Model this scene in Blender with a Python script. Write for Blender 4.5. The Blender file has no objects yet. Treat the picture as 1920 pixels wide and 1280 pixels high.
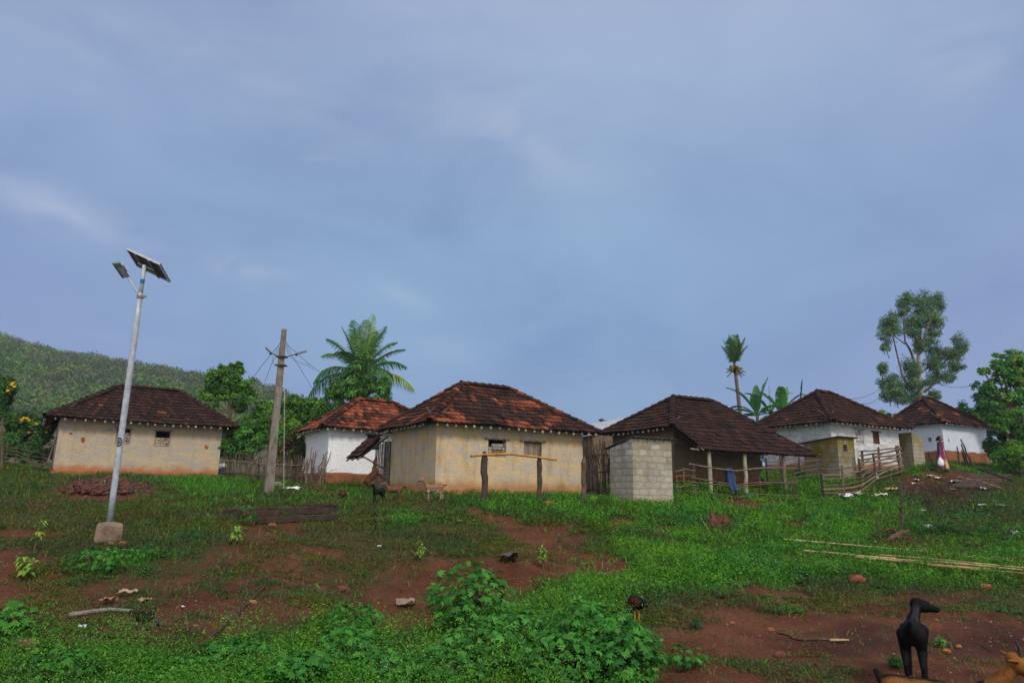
import bpy, math, random
import numpy as np
from mathutils import Vector, Matrix
random.seed(7); RNG = np.random.default_rng(11)
SC = bpy.context.scene; COL = SC.collection
R_ = math.radians

# ---------------------------------------------------------------- camera
FPX, PITCH, ROLL = 1291.0, R_(12.39), R_(0.824)
Fw = np.array([0, math.cos(PITCH), math.sin(PITCH)]); U0 = np.array([0, -math.sin(PITCH), math.cos(PITCH)]); R0 = np.array([1., 0, 0])
Rt = math.cos(ROLL)*R0 + math.sin(ROLL)*U0
Up = -math.sin(ROLL)*R0 + math.cos(ROLL)*U0
cam = bpy.data.cameras.new('camera'); camo = bpy.data.objects.new('camera', cam); COL.objects.link(camo)
cam.sensor_width = 36; cam.lens = FPX/1920*36; cam.clip_end = 8000; cam.clip_start = .1
camo.matrix_world = Matrix(((Rt[0], Up[0], -Fw[0], 0), (Rt[1], Up[1], -Fw[1], 0), (Rt[2], Up[2], -Fw[2], 0), (0, 0, 0, 1)))
SC.camera = camo

# ---------------------------------------------------------------- points of the place
def ray(px, py):
    d = Fw + Rt*(px-960)/FPX - Up*(py-640)/FPX
    return d/d[1]
def at(px, py, Y): return ray(px, py)*Y
# ---------------------------------------------------------------- light and sky
SC.view_settings.view_transform = 'Standard'; SC.view_settings.look = 'None'
SC.view_settings.exposure = 0.2; SC.view_settings.gamma = 1
SUN_EL, SUN_AZ = R_(42), R_(152)      # azimuth from +Y clockwise: behind the viewer and to the right
SKY_STRENGTH = 0.12
sd = bpy.data.lights.new('sun', 'SUN'); sd.energy = 2.1; sd.angle = R_(14); sd.color = (1, .93, .82)
so = bpy.data.objects.new('sun', sd); COL.objects.link(so)
sdir = Vector((math.sin(SUN_AZ)*math.cos(SUN_EL), math.cos(SUN_AZ)*math.cos(SUN_EL), math.sin(SUN_EL)))
so.rotation_euler = sdir.to_track_quat('Z', 'Y').to_euler()

W = bpy.data.worlds.new('World'); SC.world = W; W.use_nodes = True
nt = W.node_tree; nt.nodes.clear()
def N(t, typ, **kw):
    n = t.nodes.new(typ)
    for k, v in kw.items():
        if k.startswith('i_'): n.inputs[k[2:].replace('_', ' ')].default_value = v
        else: setattr(n, k, v)
    return n
def ramp(t, pts, interp='LINEAR'):
    n = t.nodes.new('ShaderNodeValToRGB'); n.color_ramp.interpolation = interp
    e = n.color_ramp.elements
    while len(e) < len(pts): e.new(.5)
    for k, (p, c) in enumerate(pts):
        e[k].position = p; e[k].color = (*c, 1) if len(c) == 3 else c
    return n
def build_sky():
    L = nt.links.new
    sky = N(nt, 'ShaderNodeTexSky', sky_type='NISHITA'); sky.sun_disc = False
    sky.sun_elevation = SUN_EL; sky.sun_rotation = SUN_AZ
    tc = N(nt, 'ShaderNodeTexCoord'); sep = N(nt, 'ShaderNodeSeparateXYZ'); L(tc.outputs['Generated'], sep.inputs[0])
    # storm cloud deck: colour by elevation, in world directions
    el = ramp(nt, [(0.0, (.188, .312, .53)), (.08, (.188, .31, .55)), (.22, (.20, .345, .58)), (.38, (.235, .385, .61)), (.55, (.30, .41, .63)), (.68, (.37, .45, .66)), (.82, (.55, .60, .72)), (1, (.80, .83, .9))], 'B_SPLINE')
    L(sep.outputs['Z'], el.inputs[0])
    # violet tint away from the middle
    mp = N(nt, 'ShaderNodeMapping'); mp.inputs['Scale'].default_value = (1.3, 1.3, 2.6); mp.inputs['Location'].default_value = (.35, .2, .1)
    L(tc.outputs['Generated'], mp.inputs[0])
    n1 = N(nt, 'ShaderNodeTexNoise', i_Scale=2.1, i_Detail=6.0, i_Roughness=.52, i_Distortion=.35); L(mp.outputs[0], n1.inputs['Vector'])
    r1 = ramp(nt, [(.30, (0, 0, 0)), (.70, (1, 1, 1))]); L(n1.outputs['Fac'], r1.inputs[0])
    ab = N(nt, 'ShaderNodeMath', operation='ABSOLUTE'); L(sep.outputs['X'], ab.inputs[0])
    az = N(nt, 'ShaderNodeMapRange'); az.inputs['From Min'].default_value = .15; az.inputs['From Max'].default_value = .62; L(ab.outputs[0], az.inputs['Value'])
    lowr = N(nt, 'ShaderNodeMapRange'); lowr.inputs['From Min'].default_value = .0; lowr.inputs['From Max'].default_value = .5; lowr.inputs['To Min'].default_value = 1; lowr.inputs['To Max'].default_value = .35; L(sep.outputs['Z'], lowr.inputs['Value'])
    az2 = N(nt, 'ShaderNodeMath', operation='MULTIPLY'); L(az.outputs[0], az2.inputs[0]); L(lowr.outputs[0], az2.inputs[1])
    mA = N(nt, 'ShaderNodeMixRGB', blend_type='MIX'); mA.inputs['Color2'].default_value = (.205, .275, .53, 1)
    L(az2.outputs[0], mA.inputs['Fac']); L(el.outputs[0], mA.inputs['Color1'])
    mB = N(nt, 'ShaderNodeMixRGB', blend_type='MULTIPLY'); mB.inputs['Fac'].default_value = .85
    rB = ramp(nt, [(0, (.80, .83, .92)), (.5, (1.04, 1.05, 1.06)), (1, (1.22, 1.19, 1.13))]); L(r1.outputs[0], rB.inputs[0])
    L(mA.outputs[0], mB.inputs['Color1']); L(rB.outputs[0], mB.inputs['Color2'])
    # thin pale wisps
    acc = None
    for (wx, wy, rx, ry, rot, amp) in WISPS:
        c = ray(wx, wy); c = c/np.linalg.norm(c); e = ray(wx+100*math.cos(R_(rot)), wy+100*math.sin(R_(rot))); e = e/np.linalg.norm(e)-c; e = e/np.linalg.norm(e); f = np.cross(c, e); f = f/np.linalg.norm(f)
        sub_ = N(nt, 'ShaderNodeVectorMath', operation='SUBTRACT'); L(tc.outputs['Generated'], sub_.inputs[0]); sub_.inputs[1].default_value = tuple(c)
        qs = []
        for ax_, rr in ((e, rx), (f, ry)):
            d_ = N(nt, 'ShaderNodeVectorMath', operation='DOT_PRODUCT'); d_.inputs[1].default_value = tuple(ax_/(rr/FPX)); L(sub_.outputs[0], d_.inputs[0])
            m_ = N(nt, 'ShaderNodeMath', operation='MULTIPLY'); L(d_.outputs['Value'], m_.inputs[0]); L(d_.outputs['Value'], m_.inputs[1]); qs.append(m_)
        s_ = N(nt, 'ShaderNodeMath', operation='ADD'); L(qs[0].outputs[0], s_.inputs[0]); L(qs[1].outputs[0], s_.inputs[1])
        g_ = N(nt, 'ShaderNodeMath', operation='MULTIPLY'); g_.inputs[1].default_value = -1.; L(s_.outputs[0], g_.inputs[0]); x_ = N(nt, 'ShaderNodeMath', operation='EXPONENT'); L(g_.outputs[0], x_.inputs[0])
        y_ = N(nt, 'ShaderNodeMath', operation='MULTIPLY_ADD'); y_.inputs[1].default_value = amp*1.05; L(x_.outputs[0], y_.inputs[0])
        if acc is None: y_.inputs[2].default_value = 0
        else: L(acc.outputs[0], y_.inputs[2])
        acc = y_
    mp2 = N(nt, 'ShaderNodeMapping'); mp2.inputs['Scale'].default_value = (2.2, 2.2, 6.5); mp2.inputs['Rotation'].default_value = (.0, .35, .0); mp2.inputs['Location'].default_value = (2.1, .7, .3)
    L(tc.outputs['Generated'], mp2.inputs[0])
    n2 = N(nt, 'ShaderNodeTexNoise', i_Scale=2.4, i_Detail=7.0, i_Roughness=.55, i_Distortion=.9); L(mp2.outputs[0], n2.inputs['Vector'])
    r2 = ramp(nt, [(.30, (0, 0, 0)), (.72, (1, 1, 1))], 'EASE'); L(n2.outputs['Fac'], r2.inputs[0])
    w2 = N(nt, 'ShaderNodeMath', operation='MULTIPLY'); L(acc.outputs[0], w2.inputs[1]); w2.use_clamp = True; L(r2.outputs[0], w2.inputs[0])
    mC = N(nt, 'ShaderNodeMixRGB', blend_type='MIX'); mC.inputs['Color2'].default_value = (.50, .57, .74, 1)
    L(w2.outputs[0], mC.inputs['Fac']); L(mB.outputs[0], mC.inputs['Color1'])
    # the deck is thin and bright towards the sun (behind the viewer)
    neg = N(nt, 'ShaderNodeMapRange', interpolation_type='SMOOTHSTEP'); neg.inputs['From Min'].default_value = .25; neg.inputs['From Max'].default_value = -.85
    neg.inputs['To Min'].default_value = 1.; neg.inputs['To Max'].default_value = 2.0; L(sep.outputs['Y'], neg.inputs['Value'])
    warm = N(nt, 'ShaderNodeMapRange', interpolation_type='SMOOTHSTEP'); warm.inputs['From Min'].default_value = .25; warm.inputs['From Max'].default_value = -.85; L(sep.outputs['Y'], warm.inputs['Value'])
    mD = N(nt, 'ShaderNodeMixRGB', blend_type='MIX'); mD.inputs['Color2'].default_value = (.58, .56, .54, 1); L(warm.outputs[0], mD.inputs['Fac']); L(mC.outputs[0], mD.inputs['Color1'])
    hs = N(nt, 'ShaderNodeHueSaturation'); hs.inputs['Saturation'].default_value = .92; hs.inputs['Value'].default_value = .84; L(mD.outputs[0], hs.inputs['Color']); mD = hs
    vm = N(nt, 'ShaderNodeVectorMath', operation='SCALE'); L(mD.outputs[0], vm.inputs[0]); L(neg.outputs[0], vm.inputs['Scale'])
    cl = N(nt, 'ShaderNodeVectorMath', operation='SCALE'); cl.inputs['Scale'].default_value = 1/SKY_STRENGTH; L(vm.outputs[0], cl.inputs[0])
    mE = N(nt, 'ShaderNodeMixRGB', blend_type='MIX'); mE.inputs['Fac'].default_value = .93
    L(sky.outputs[0], mE.inputs['Color1']); L(cl.outputs[0], mE.inputs['Color2'])
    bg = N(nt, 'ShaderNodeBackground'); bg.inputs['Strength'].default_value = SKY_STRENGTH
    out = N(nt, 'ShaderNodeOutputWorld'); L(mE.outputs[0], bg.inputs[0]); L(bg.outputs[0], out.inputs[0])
WISPS = [(70, 375, 130, 34, 18, .40), (190, 430, 100, 22, 20, .36), (450, 500, 110, 22, 6, .42), (640, 522, 40, 14, 12, .3), (750, 552, 55, 12, 24, .32), (520, 150, 120, 50, 38, .42), (920, 210, 130, 70, 12, .34), (1010, 290, 70, 30, 30, .3), (1800, 110, 80, 60, 0, .4), (100, 60, 300, 90, 8, .22), (840, 655, 60, 22, 10, .2), (590, 297, 30, 6, 0, .2), (1130, 340, 160, 40, -6, .16), (250, 640, 120, 8, 8, .12)]
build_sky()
SC.cycles.max_bounces = 6; SC.cycles.diffuse_bounces = 3; SC.cycles.glossy_bounces = 2; SC.cycles.transparent_max_bounces = 4
SC.cycles.use_adaptive_sampling = True; SC.cycles.use_denoising = True

# ---------------------------------------------------------------- projections
def project(P):
    P = np.asarray(P, float); d = P@Fw
    d = np.where(np.abs(d) < 1e-3, 1e-3, d)
    return 960+FPX*(P@Rt)/d, 640-FPX*(P@Up)/d
def hsh(a, b, s):
    v = np.sin(a*127.1+b*311.7+s*74.7)*43758.5453
    return v-np.floor(v)
def vnoise(x, y, s=0):
    xi, yi = np.floor(x), np.floor(y); fx, fy = x-xi, y-yi
    fx = fx*fx*(3-2*fx); fy = fy*fy*(3-2*fy)
    return (hsh(xi, yi, s)*(1-fx)+hsh(xi+1, yi, s)*fx)*(1-fy)+(hsh(xi, yi+1, s)*(1-fx)+hsh(xi+1, yi+1, s)*fx)*fy
def fbm(x, y, s=0, o=4):
    t = 0; a = .5; n = 0
    for k in range(o):
        t = t+a*vnoise(x*2**k, y*2**k, s+k*3.7); n += a; a *= .5
    return t/n

# houses: X, Y, yaw, L, D, base z, wall height, overhang, drop, rise, hip insets
HS = {
 1: (-19.79, 30.35, .60, 6.75, 4.2, .46, 2.44, .58, -.05, 1.86, 2.25, 1.78),
 2: (-7.95, 30.34, .55, 5.62, 3.83, .24, 2.45, .45, 0, 1.57, 1.86, 2.01),
 3: (-2.59, 24.27, .54, 6.35, 4.27, -.13, 2.44, .5, -.06, 1.82, 1.96, 2.16),
 4: (6.58, 28.0, .49, 4.8, 4.1, .39, 2.4, .45, .1, 1.58, 1.87, .56),
 5: (16.28, 35.12, .51, 5.7, 4.3, 1.23, 2.47, .53, -.04, 2.0, 2.05, 2.4),
 6: (28.51, 45.59, .53, 5.47, 3.6, 2.4, 2.41, .42, -.10, 1.99, 1.48, 2.9)}
def hq(h, s, t, z):
    X, Y, a = h[:3]
    return np.array([X+s*math.cos(a)-t*math.sin(a), Y+s*math.sin(a)+t*math.cos(a), h[5]+z])
def face_hit(h, px, py, side='front', off=0.):
    d = ray(px, py); a = h[2]; u = np.array([math.cos(a), math.sin(a)]); v = np.array([-math.sin(a), math.cos(a)])
    o = np.array(h[:2]); n = v if side == 'front' else u
    k = ((o-(n*off))@n)/(d[:2]@n); p = d*k
    return (float((p[:2]-o)@(u if side == 'front' else v)), float(p[2]-h[5]))

# ---------------------------------------------------------------- terrain height
CP = [(px, py, Y) for py, row in {
  1330: [(-700, 6), (-100, 5.9), (500, 6), (960, 6.2), (1400, 6.5), (1900, 6.6), (2600, 6.8)],
  1200: [(-300, 8.2), (200, 8.1), (600, 8.4), (960, 8.8), (1300, 9), (1700, 9.1), (2300, 9.2)],
  1120: [(-100, 10), (300, 10.2), (650, 10.8), (1150, 11.2), (1450, 11.9), (1800, 12.2), (2200, 12.4)],
  1050: [(-60, 12.3), (420, 12.8), (700, 13.8), (1150, 14.2), (1400, 15.6), (1650, 16.2), (1900, 16.5), (2200, 16.8)],
  1010: [(-200, 13.9), (203, 14), (560, 15.6), (800, 16.6), (1100, 17.4), (1400, 19), (1700, 19.6), (1900, 20)],
  970: [(-100, 17.5), (200, 17.8), (520, 18.4), (900, 19.2), (1250, 20.6), (1500, 23), (1700, 24)],
  945: [(100, 20.8), (400, 20.8), (700, 21.8), (1100, 22.2), (1350, 24.4), (1500, 26.2)]}.items() for px, Y in row]
CP += [(px, 1098, 12.3) for px in (790, 870, 950, 1040)]+[(px, py, 13.25) for px, py in ((790, 1062), (870, 1050), (950, 1052), (1030, 1062))]
CPW = [at(*c) for c in CP]
for k, dz in ((1, 0), (2, 0), (3, -.02), (4, 0), (5, 0), (6, 0)):
    h = HS[k]
    for s, t in ((0, 0), (h[3], 0), (0, h[4]), (h[3], h[4])): CPW.append(hq(h, s, t, dz))
CPW += [at(1870, 925, 30), at(1760, 884, 42.2), at(1580, 899, 31), at(1905, 880, 44), at(2100, 870, 46), at(20, 868, 33), at(-200, 868, 34), at(1720, 915, 30),
        at(480, 903, 29), at(1300, 930, 25.5), at(1960, 1000, 21)]
CPW += [np.array(p) for p in ((-45, 20, -.2), (-50, 45, 1.5), (-20, 55, 1.2), (0, 55, 1.0), (20, 58, 2.4), (45, 60, 3.4), (45, 30, 1.0), (35, 20, -.6), (-30, 12, -1.2), (30, 8, -1.7))]
CPW = np.array(CPW)
def _rbf():
    P = CPW[:, :2]/10.; z = CPW[:, 2]; n = len(P)
    d = np.linalg.norm(P[:, None]-P[None], axis=2); K = np.where(d > 0, d*d*np.log(d+1e-9), 0)+np.eye(n)*.004
    A = np.zeros((n+3, n+3)); A[:n, :n] = K; A[:n, n] = 1; A[:n, n+1:] = P; A[n, :n] = 1; A[n+1:, :n] = P.T
    return P, np.linalg.solve(A, np.concatenate([z, [0, 0, 0]]))
RP, RW = _rbf()
def smooth_h(x, y):
    xc = np.clip(x, -48, 48)/10.; yc = np.clip(y, 4.5, 58)/10.
    out = RW[-3]+RW[-2]*xc+RW[-1]*yc
    for k in range(len(RP)):
        d2 = (xc-RP[k, 0])**2+(yc-RP[k, 1])**2
        out = out+RW[k]*.5*d2*np.log(d2+1e-9)
    return out
GX = np.linspace(-48, 48, 385); GY = np.linspace(4.5, 58, 430)
_gx, _gy = np.meshgrid(GX, GY); GZ = smooth_h(_gx, _gy)
MAPX0, MAPDX, MAPY0, MAPDY = 40, 80, 880, 34
DENS = ["888888633777788888888888", "843698647888999999996435", "667888788889999985899866", "678885577885888998999887", "668885456788467999999888",
        "367764556555559999999988", "255643456411189986799999", "244533455322799632344335", "443333444288999523443234", "544444686289999422312322",
        "666557898599999221111211", "788889999999999321011111", "899999999999999421000111"]
LUSH = ["444455634655555777665555", "322486547767888888876434", "223444445556777788677544", "222333344544566788777544", "224553222344445678777666",
        "336632223433356888876666", "235522225522388888877777", "234322233343788532333334", "433322234377888422332233", "433333576378888433333422",
        "555446788688998433333322", "677777888888998333333322", "788888888888998333333322"]
DM = np.array([[int(c) for c in r] for r in DENS], float)/9; LM = np.array([[int(c) for c in r] for r in LUSH], float)/9; DM[3:10, :11] *= .9; LM[3:9, :11] *= .88
def sample_map(M, px, py):
    u = np.clip((px-MAPX0)/MAPDX, 0, M.shape[1]-1.001); v = np.clip((py-MAPY0)/MAPDY, 0, M.shape[0]-1.001)
    i, j = u.astype(int), v.astype(int); fu, fv = u-i, v-j
    return (M[j, i]*(1-fu)+M[j, i+1]*fu)*(1-fv)+(M[j+1, i]*(1-fu)+M[j+1, i+1]*fu)*fv
PATH = [(880, 958), (930, 973), (985, 1000), (1040, 1035), (1090, 1058), (1140, 1066)]
BARE = [(1400, 944, 48, 9), (1352, 978, 20, 12), (1770, 905, 85, 20), (1600, 920, 30, 8), (1500, 1195, 120, 30), (930, 1080, 110, 24), (760, 1150, 70, 40), (205, 918, 80, 16), (60, 1000, 50, 6), (500, 990, 60, 12), (1035, 993, 42, 10), (1078, 1012, 16, 12), (1165, 980, 30, 7), (1245, 992, 24, 5), (1255, 1068, 30, 6), (600, 1040, 50, 8), (1500, 985, 24, 6), (1130, 1045, 26, 6)]
def bareness(px, py):
    b = np.zeros_like(px)
    for (x0, y0), (x1, y1) in zip(PATH[:-1], PATH[1:]):
        dx, dy = x1-x0, (y1-y0)*2; t = np.clip(((px-x0)*dx+(py-y0)*2*dy)/(dx*dx+dy*dy), 0, 1)
        d = np.hypot(px-x0-t*dx, (py-y0)*2-t*dy); w = 15+ (y0-950)*.26
        b = np.maximum(b, np.clip(1.5-d/w, 0, 1))
    for x, y, rx, ry in BARE:
        b = np.maximum(b, np.clip(1.6-1.1*np.hypot((px-x)/rx, (py-y)/ry), 0, 1))
    return b
def bumps(x, y):
    n = 1/(1+np.exp(-(x*0+30-np.abs(y-8))*.2))
    return ((fbm(x*.5, y*.5, 3)-.5)*.26+(fbm(x*1.7, y*1.7, 9, 3)-.5)*.17+(fbm(x*6, y*6, 5, 3)-.5)*.055)
def H0(x, y):
    x = np.asarray(x, float); y = np.asarray(y, float)
    u = np.clip((x+48)/96*(len(GX)-1), 0, len(GX)-1.001); v = np.clip((y-4.5)/53.5*(len(GY)-1), 0, len(GY)-1.001)
    i, j = u.astype(int), v.astype(int); fu, fv = u-i, v-j
    return (GZ[j, i]*(1-fu)+GZ[j, i+1]*fu)*(1-fv)+(GZ[j+1, i]*(1-fu)+GZ[j+1, i+1]*fu)*fv
def H(x, y):
    x = np.asarray(x, float); y = np.asarray(y, float)
    z = H0(x, y); f = np.clip((y-3)/3, 0, 1)*np.clip((70-y)/15, 0, 1)
    px, py = project(np.stack([x, np.maximum(y, 3), z], -1))
    b = bareness(px, py); wp = np.clip(1.8-np.hypot((px-1520)/62, (py-1192)/17), 0, 1)
    mound = .85*np.exp(-(((px-1765)/75)**2+((py-905)/17)**2))+.16*np.exp(-(((px-1400)/42)**2+((py-945)/8)**2))+.42*np.exp(-(((px-203)/62)**2+((py-915)/15)**2))
    bf = 1-np.clip(1.7-np.hypot((px-1525)/120, (py-1200)/42), 0, 1); zz = z+bumps(x, y)*f*bf+(mound-.05*b)*np.where(y > 4, 1, 0); return zz*(1-wp)+(POND-.035)*wp
def _pond():
    d = ray(1520, 1192); t = np.linspace(6, 14, 900); z = H0(d[0]*t, t); return float(z[int(np.argmax(z > d[2]*t))])
POND = _pond()
def g(x, y): return float(H(np.array([x]), np.array([y]))[0])
def on(px, py, lo=4.5, hi=70):
    d = ray(px, py); t = np.linspace(lo, hi, 2600); z = H(d[0]*t, t); s = z-d[2]*t
    k = int(np.argmax(s > 0)) if (s > 0).any() else len(t)-1
    if k == 0: k = 1
    tt = t[k-1]+(t[k]-t[k-1])*(-s[k-1])/(s[k]-s[k-1]+1e-12) if s[k] != s[k-1] else t[k]
    return np.array([d[0]*tt, tt, g(d[0]*tt, tt)])

# ---------------------------------------------------------------- mesh helpers
ORG = {}
def tag(o, label=None, cat=None, group=None, kind=None):
    if label: o['label'] = label
    if cat: o['category'] = cat
    if group: o['group'] = group
    if kind: o['kind'] = kind
    return o
def thing(name, label, cat, loc, rz=0, group=None):
    o = bpy.data.objects.new(name, None); COL.objects.link(o); o.location = loc; o.rotation_euler = (0, 0, rz)
    o.empty_display_size = .2; ORG[o.name] = np.array(loc, float) if rz == 0 else np.zeros(3)
    return tag(o, label, cat, group)
def fast_mesh(name, V, F, k, cols=None, st=None, smooth=False):
    me = bpy.data.meshes.new(name); V = np.asarray(V, np.float32); F = np.asarray(F, np.int32)
    me.vertices.add(len(V)); me.vertices.foreach_set('co', V.ravel())
    me.loops.add(F.size); me.loops.foreach_set('vertex_index', F.ravel())
    me.polygons.add(len(F)); me.polygons.foreach_set('loop_start', np.arange(0, F.size, k, dtype=np.int32))
    if smooth: me.polygons.foreach_set('use_smooth', np.ones(len(F), bool))
    me.update(calc_edges=True)
    if cols is not None:
        a = me.attributes.new('Col', 'FLOAT_COLOR', 'POINT'); c = np.ones((len(V), 4), np.float32); c[:, :3] = cols; a.data.foreach_set('color', c.ravel())
    return me
class MB:
    def __init__(s): s.V = []; s.F = []; s.C = []; s.S = []
    def add(s, V, F, col=(1, 1, 1), st=None):
        b = len(s.V); V = [tuple(map(float, v)) for v in V]; s.V += V; s.F += [tuple(b+i for i in f) for f in F]
        if isinstance(col, list): s.C += col
        else: s.C += [col]*len(V)
        s.S += (st if st is not None else [(0, 0, 0)]*len(V))
    def box(s, c, ax, hx, col=(1, 1, 1), jit=0):
        ax = [np.array(a, float) for a in ax]; c = np.array(c, float); V = []; S = []
        for i in (-1, 1):
            for j in (-1, 1):
                for k in (-1, 1):
                    V.append(c+ax[0]*i*hx[0]+ax[1]*j*hx[1]+ax[2]*k*hx[2]+(np.array([random.uniform(-jit, jit) for _ in range(3)]) if jit else 0))
                    S.append((i*hx[0], k*hx[2], j*hx[1]))
        s.add(V, [(0, 1, 3, 2), (4, 6, 7, 5), (0, 4, 5, 1), (2, 3, 7, 6), (0, 2, 6, 4), (1, 5, 7, 3)], col, S)
    def tube(s, P, r, n=8, col=(1, 1, 1), cap=True):
        P = [np.array(p, float) for p in P]; r = [r]*len(P) if not hasattr(r, '__len__') else r
        V = []; F = []; prev = None
        for k, p in enumerate(P):
            d = P[min(k+1, len(P)-1)]-P[max(k-1, 0)]; d = d/(np.linalg.norm(d)+1e-9)
            a = (np.array([0, 0, 1.]) if abs(d[2]) < .9 else np.array([1., 0, 0])) if prev is None else prev
            a = a-d*(a@d); a = a/(np.linalg.norm(a)+1e-9); b = np.cross(d, a); prev = a
            for i in range(n):
                t = 2*math.pi*i/n; V.append(p+r[k]*(a*math.cos(t)+b*math.sin(t)))
        for k in range(len(P)-1):
            for i in range(n): j = (i+1) % n; F.append((k*n+i, k*n+j, k*n+n+j, k*n+n+i))
        if cap: F.append(tuple(range(n))[::-1]); F.append(tuple(range((len(P)-1)*n, len(P)*n)))
        if isinstance(col, list): col = [c for c in col for _ in range(n)]
        s.add(V, F, col)
    def build(s, name, mat, parent=None, smooth=False, org=None, bevel=0):
        if parent is not None: o0 = ORG[parent.name]
        else: o0 = np.array(org if org is not None else (0, 0, 0), float)
        me = bpy.data.meshes.new(name); me.from_pydata([tuple(np.array(v)-o0) for v in s.V], [], s.F); me.update()
        a = me.attributes.new('Col', 'FLOAT_COLOR', 'POINT'); c = np.ones((len(s.V), 4), np.float32); c[:, :3] = np.array(s.C, np.float32).reshape(-1, 3); a.data.foreach_set('color', c.ravel())
        b = me.attributes.new('st', 'FLOAT_VECTOR', 'POINT'); b.data.foreach_set('vector', np.array(s.S, np.float32).ravel())
        if smooth: me.polygons.foreach_set('use_smooth', np.ones(len(me.polygons), bool))
        me.materials.append(mat)
        o = bpy.data.objects.new(name, me); COL.objects.link(o); o.parent = parent; ORG[o.name] = o0
        if parent is None: o.location = o0
        if bevel:
            m = o.modifiers.new('bevel', 'BEVEL'); m.width = bevel; m.segments = 2; m.limit_method = 'ANGLE'
        return o
def link_mesh(name, me, mat, parent=None, loc=(0, 0, 0)):
    me.materials.append(mat); o = bpy.data.objects.new(name, me); COL.objects.link(o); o.parent = parent; o.location = loc; ORG[o.name] = ORG.get(parent.name, np.zeros(3)) if parent else np.zeros(3)
    return o
def wob(a, b, n, w, up=(0, 0, 1)):
    a = np.array(a, float); b = np.array(b, float); P = []
    for k in range(n+1):
        t = k/n; P.append(a+(b-a)*t+(np.array([random.gauss(0, w), random.gauss(0, w), random.gauss(0, w)]) if 0 < k < n else 0))
    return P

# ---------------------------------------------------------------- materials
def mat(name, base=None, var=None, scale=3., detail=5., rough=.85, bump=.0, bscale=None, attr=False, spec=.3, amt=.5, obj=True, lo=.35, hi=.65, stretch=(1, 1, 1)):
    m = bpy.data.materials.new(name); m.use_nodes = True; t = m.node_tree; L = t.links.new; p = t.nodes['Principled BSDF']
    p.inputs['Roughness'].default_value = rough; p.inputs['Specular IOR Level'].default_value = spec
    tc = N(t, 'ShaderNodeTexCoord'); mp = N(t, 'ShaderNodeMapping'); mp.inputs['Scale'].default_value = stretch; L(tc.outputs['Object'], mp.inputs[0])
    n = N(t, 'ShaderNodeTexNoise', i_Scale=scale, i_Detail=detail, i_Roughness=.6); L(mp.outputs[0], n.inputs['Vector'])
    r = ramp(t, [(lo, (0, 0, 0)), (hi, (1, 1, 1))]); L(n.outputs['Fac'], r.inputs[0])
    mx = N(t, 'ShaderNodeMixRGB', blend_type='MIX')
    if attr:
        at_ = N(t, 'ShaderNodeAttribute', attribute_name='Col'); L(at_.outputs['Color'], mx.inputs['Color1'])
        mu = N(t, 'ShaderNodeMixRGB', blend_type='MULTIPLY'); mu.inputs['Fac'].default_value = 1; L(at_.outputs['Color'], mu.inputs['Color1']); mu.inputs['Color2'].default_value = (*(var or (.6, .6, .6)), 1)
        L(mu.outputs[0], mx.inputs['Color2'])
    else:
        mx.inputs['Color1'].default_value = (*base, 1); mx.inputs['Color2'].default_value = (*(var or tuple(c*.6 for c in base)), 1)
    sc = N(t, 'ShaderNodeMath', operation='MULTIPLY'); sc.inputs[1].default_value = amt*2 if amt < .5 else 1; L(r.outputs[0], sc.inputs[0]); L(sc.outputs[0], mx.inputs['Fac'])
    L(mx.outputs[0], p.inputs['Base Color'])
    if bump:
        nb = N(t, 'ShaderNodeTexNoise', i_Scale=bscale or scale*6, i_Detail=4.0); L(mp.outputs[0], nb.inputs['Vector'])
        b = N(t, 'ShaderNodeBump', i_Strength=1.0, i_Distance=bump); L(nb.outputs['Fac'], b.inputs['Height']); L(b.outputs[0], p.inputs['Normal'])
    m['mix'] = 1
    return m
def leaf_mat(name, trans=.25, rough=.8, spec=.08):
    m = bpy.data.materials.new(name); m.use_nodes = True; t = m.node_tree; L = t.links.new; p = t.nodes['Principled BSDF']
    p.inputs['Roughness'].default_value = rough; p.inputs['Specular IOR Level'].default_value = spec
    a = N(t, 'ShaderNodeAttribute', attribute_name='Col'); L(a.outputs['Color'], p.inputs['Base Color'])
    tr = N(t, 'ShaderNodeBsdfTranslucent'); L(a.outputs['Color'], tr.inputs['Color'])
    mx = N(t, 'ShaderNodeMixShader'); mx.inputs[0].default_value = trans; out = t.nodes['Material Output']
    L(p.outputs[0], mx.inputs[1]); L(tr.outputs[0], mx.inputs[2]); L(mx.outputs[0], out.inputs['Surface'])
    return m
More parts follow.
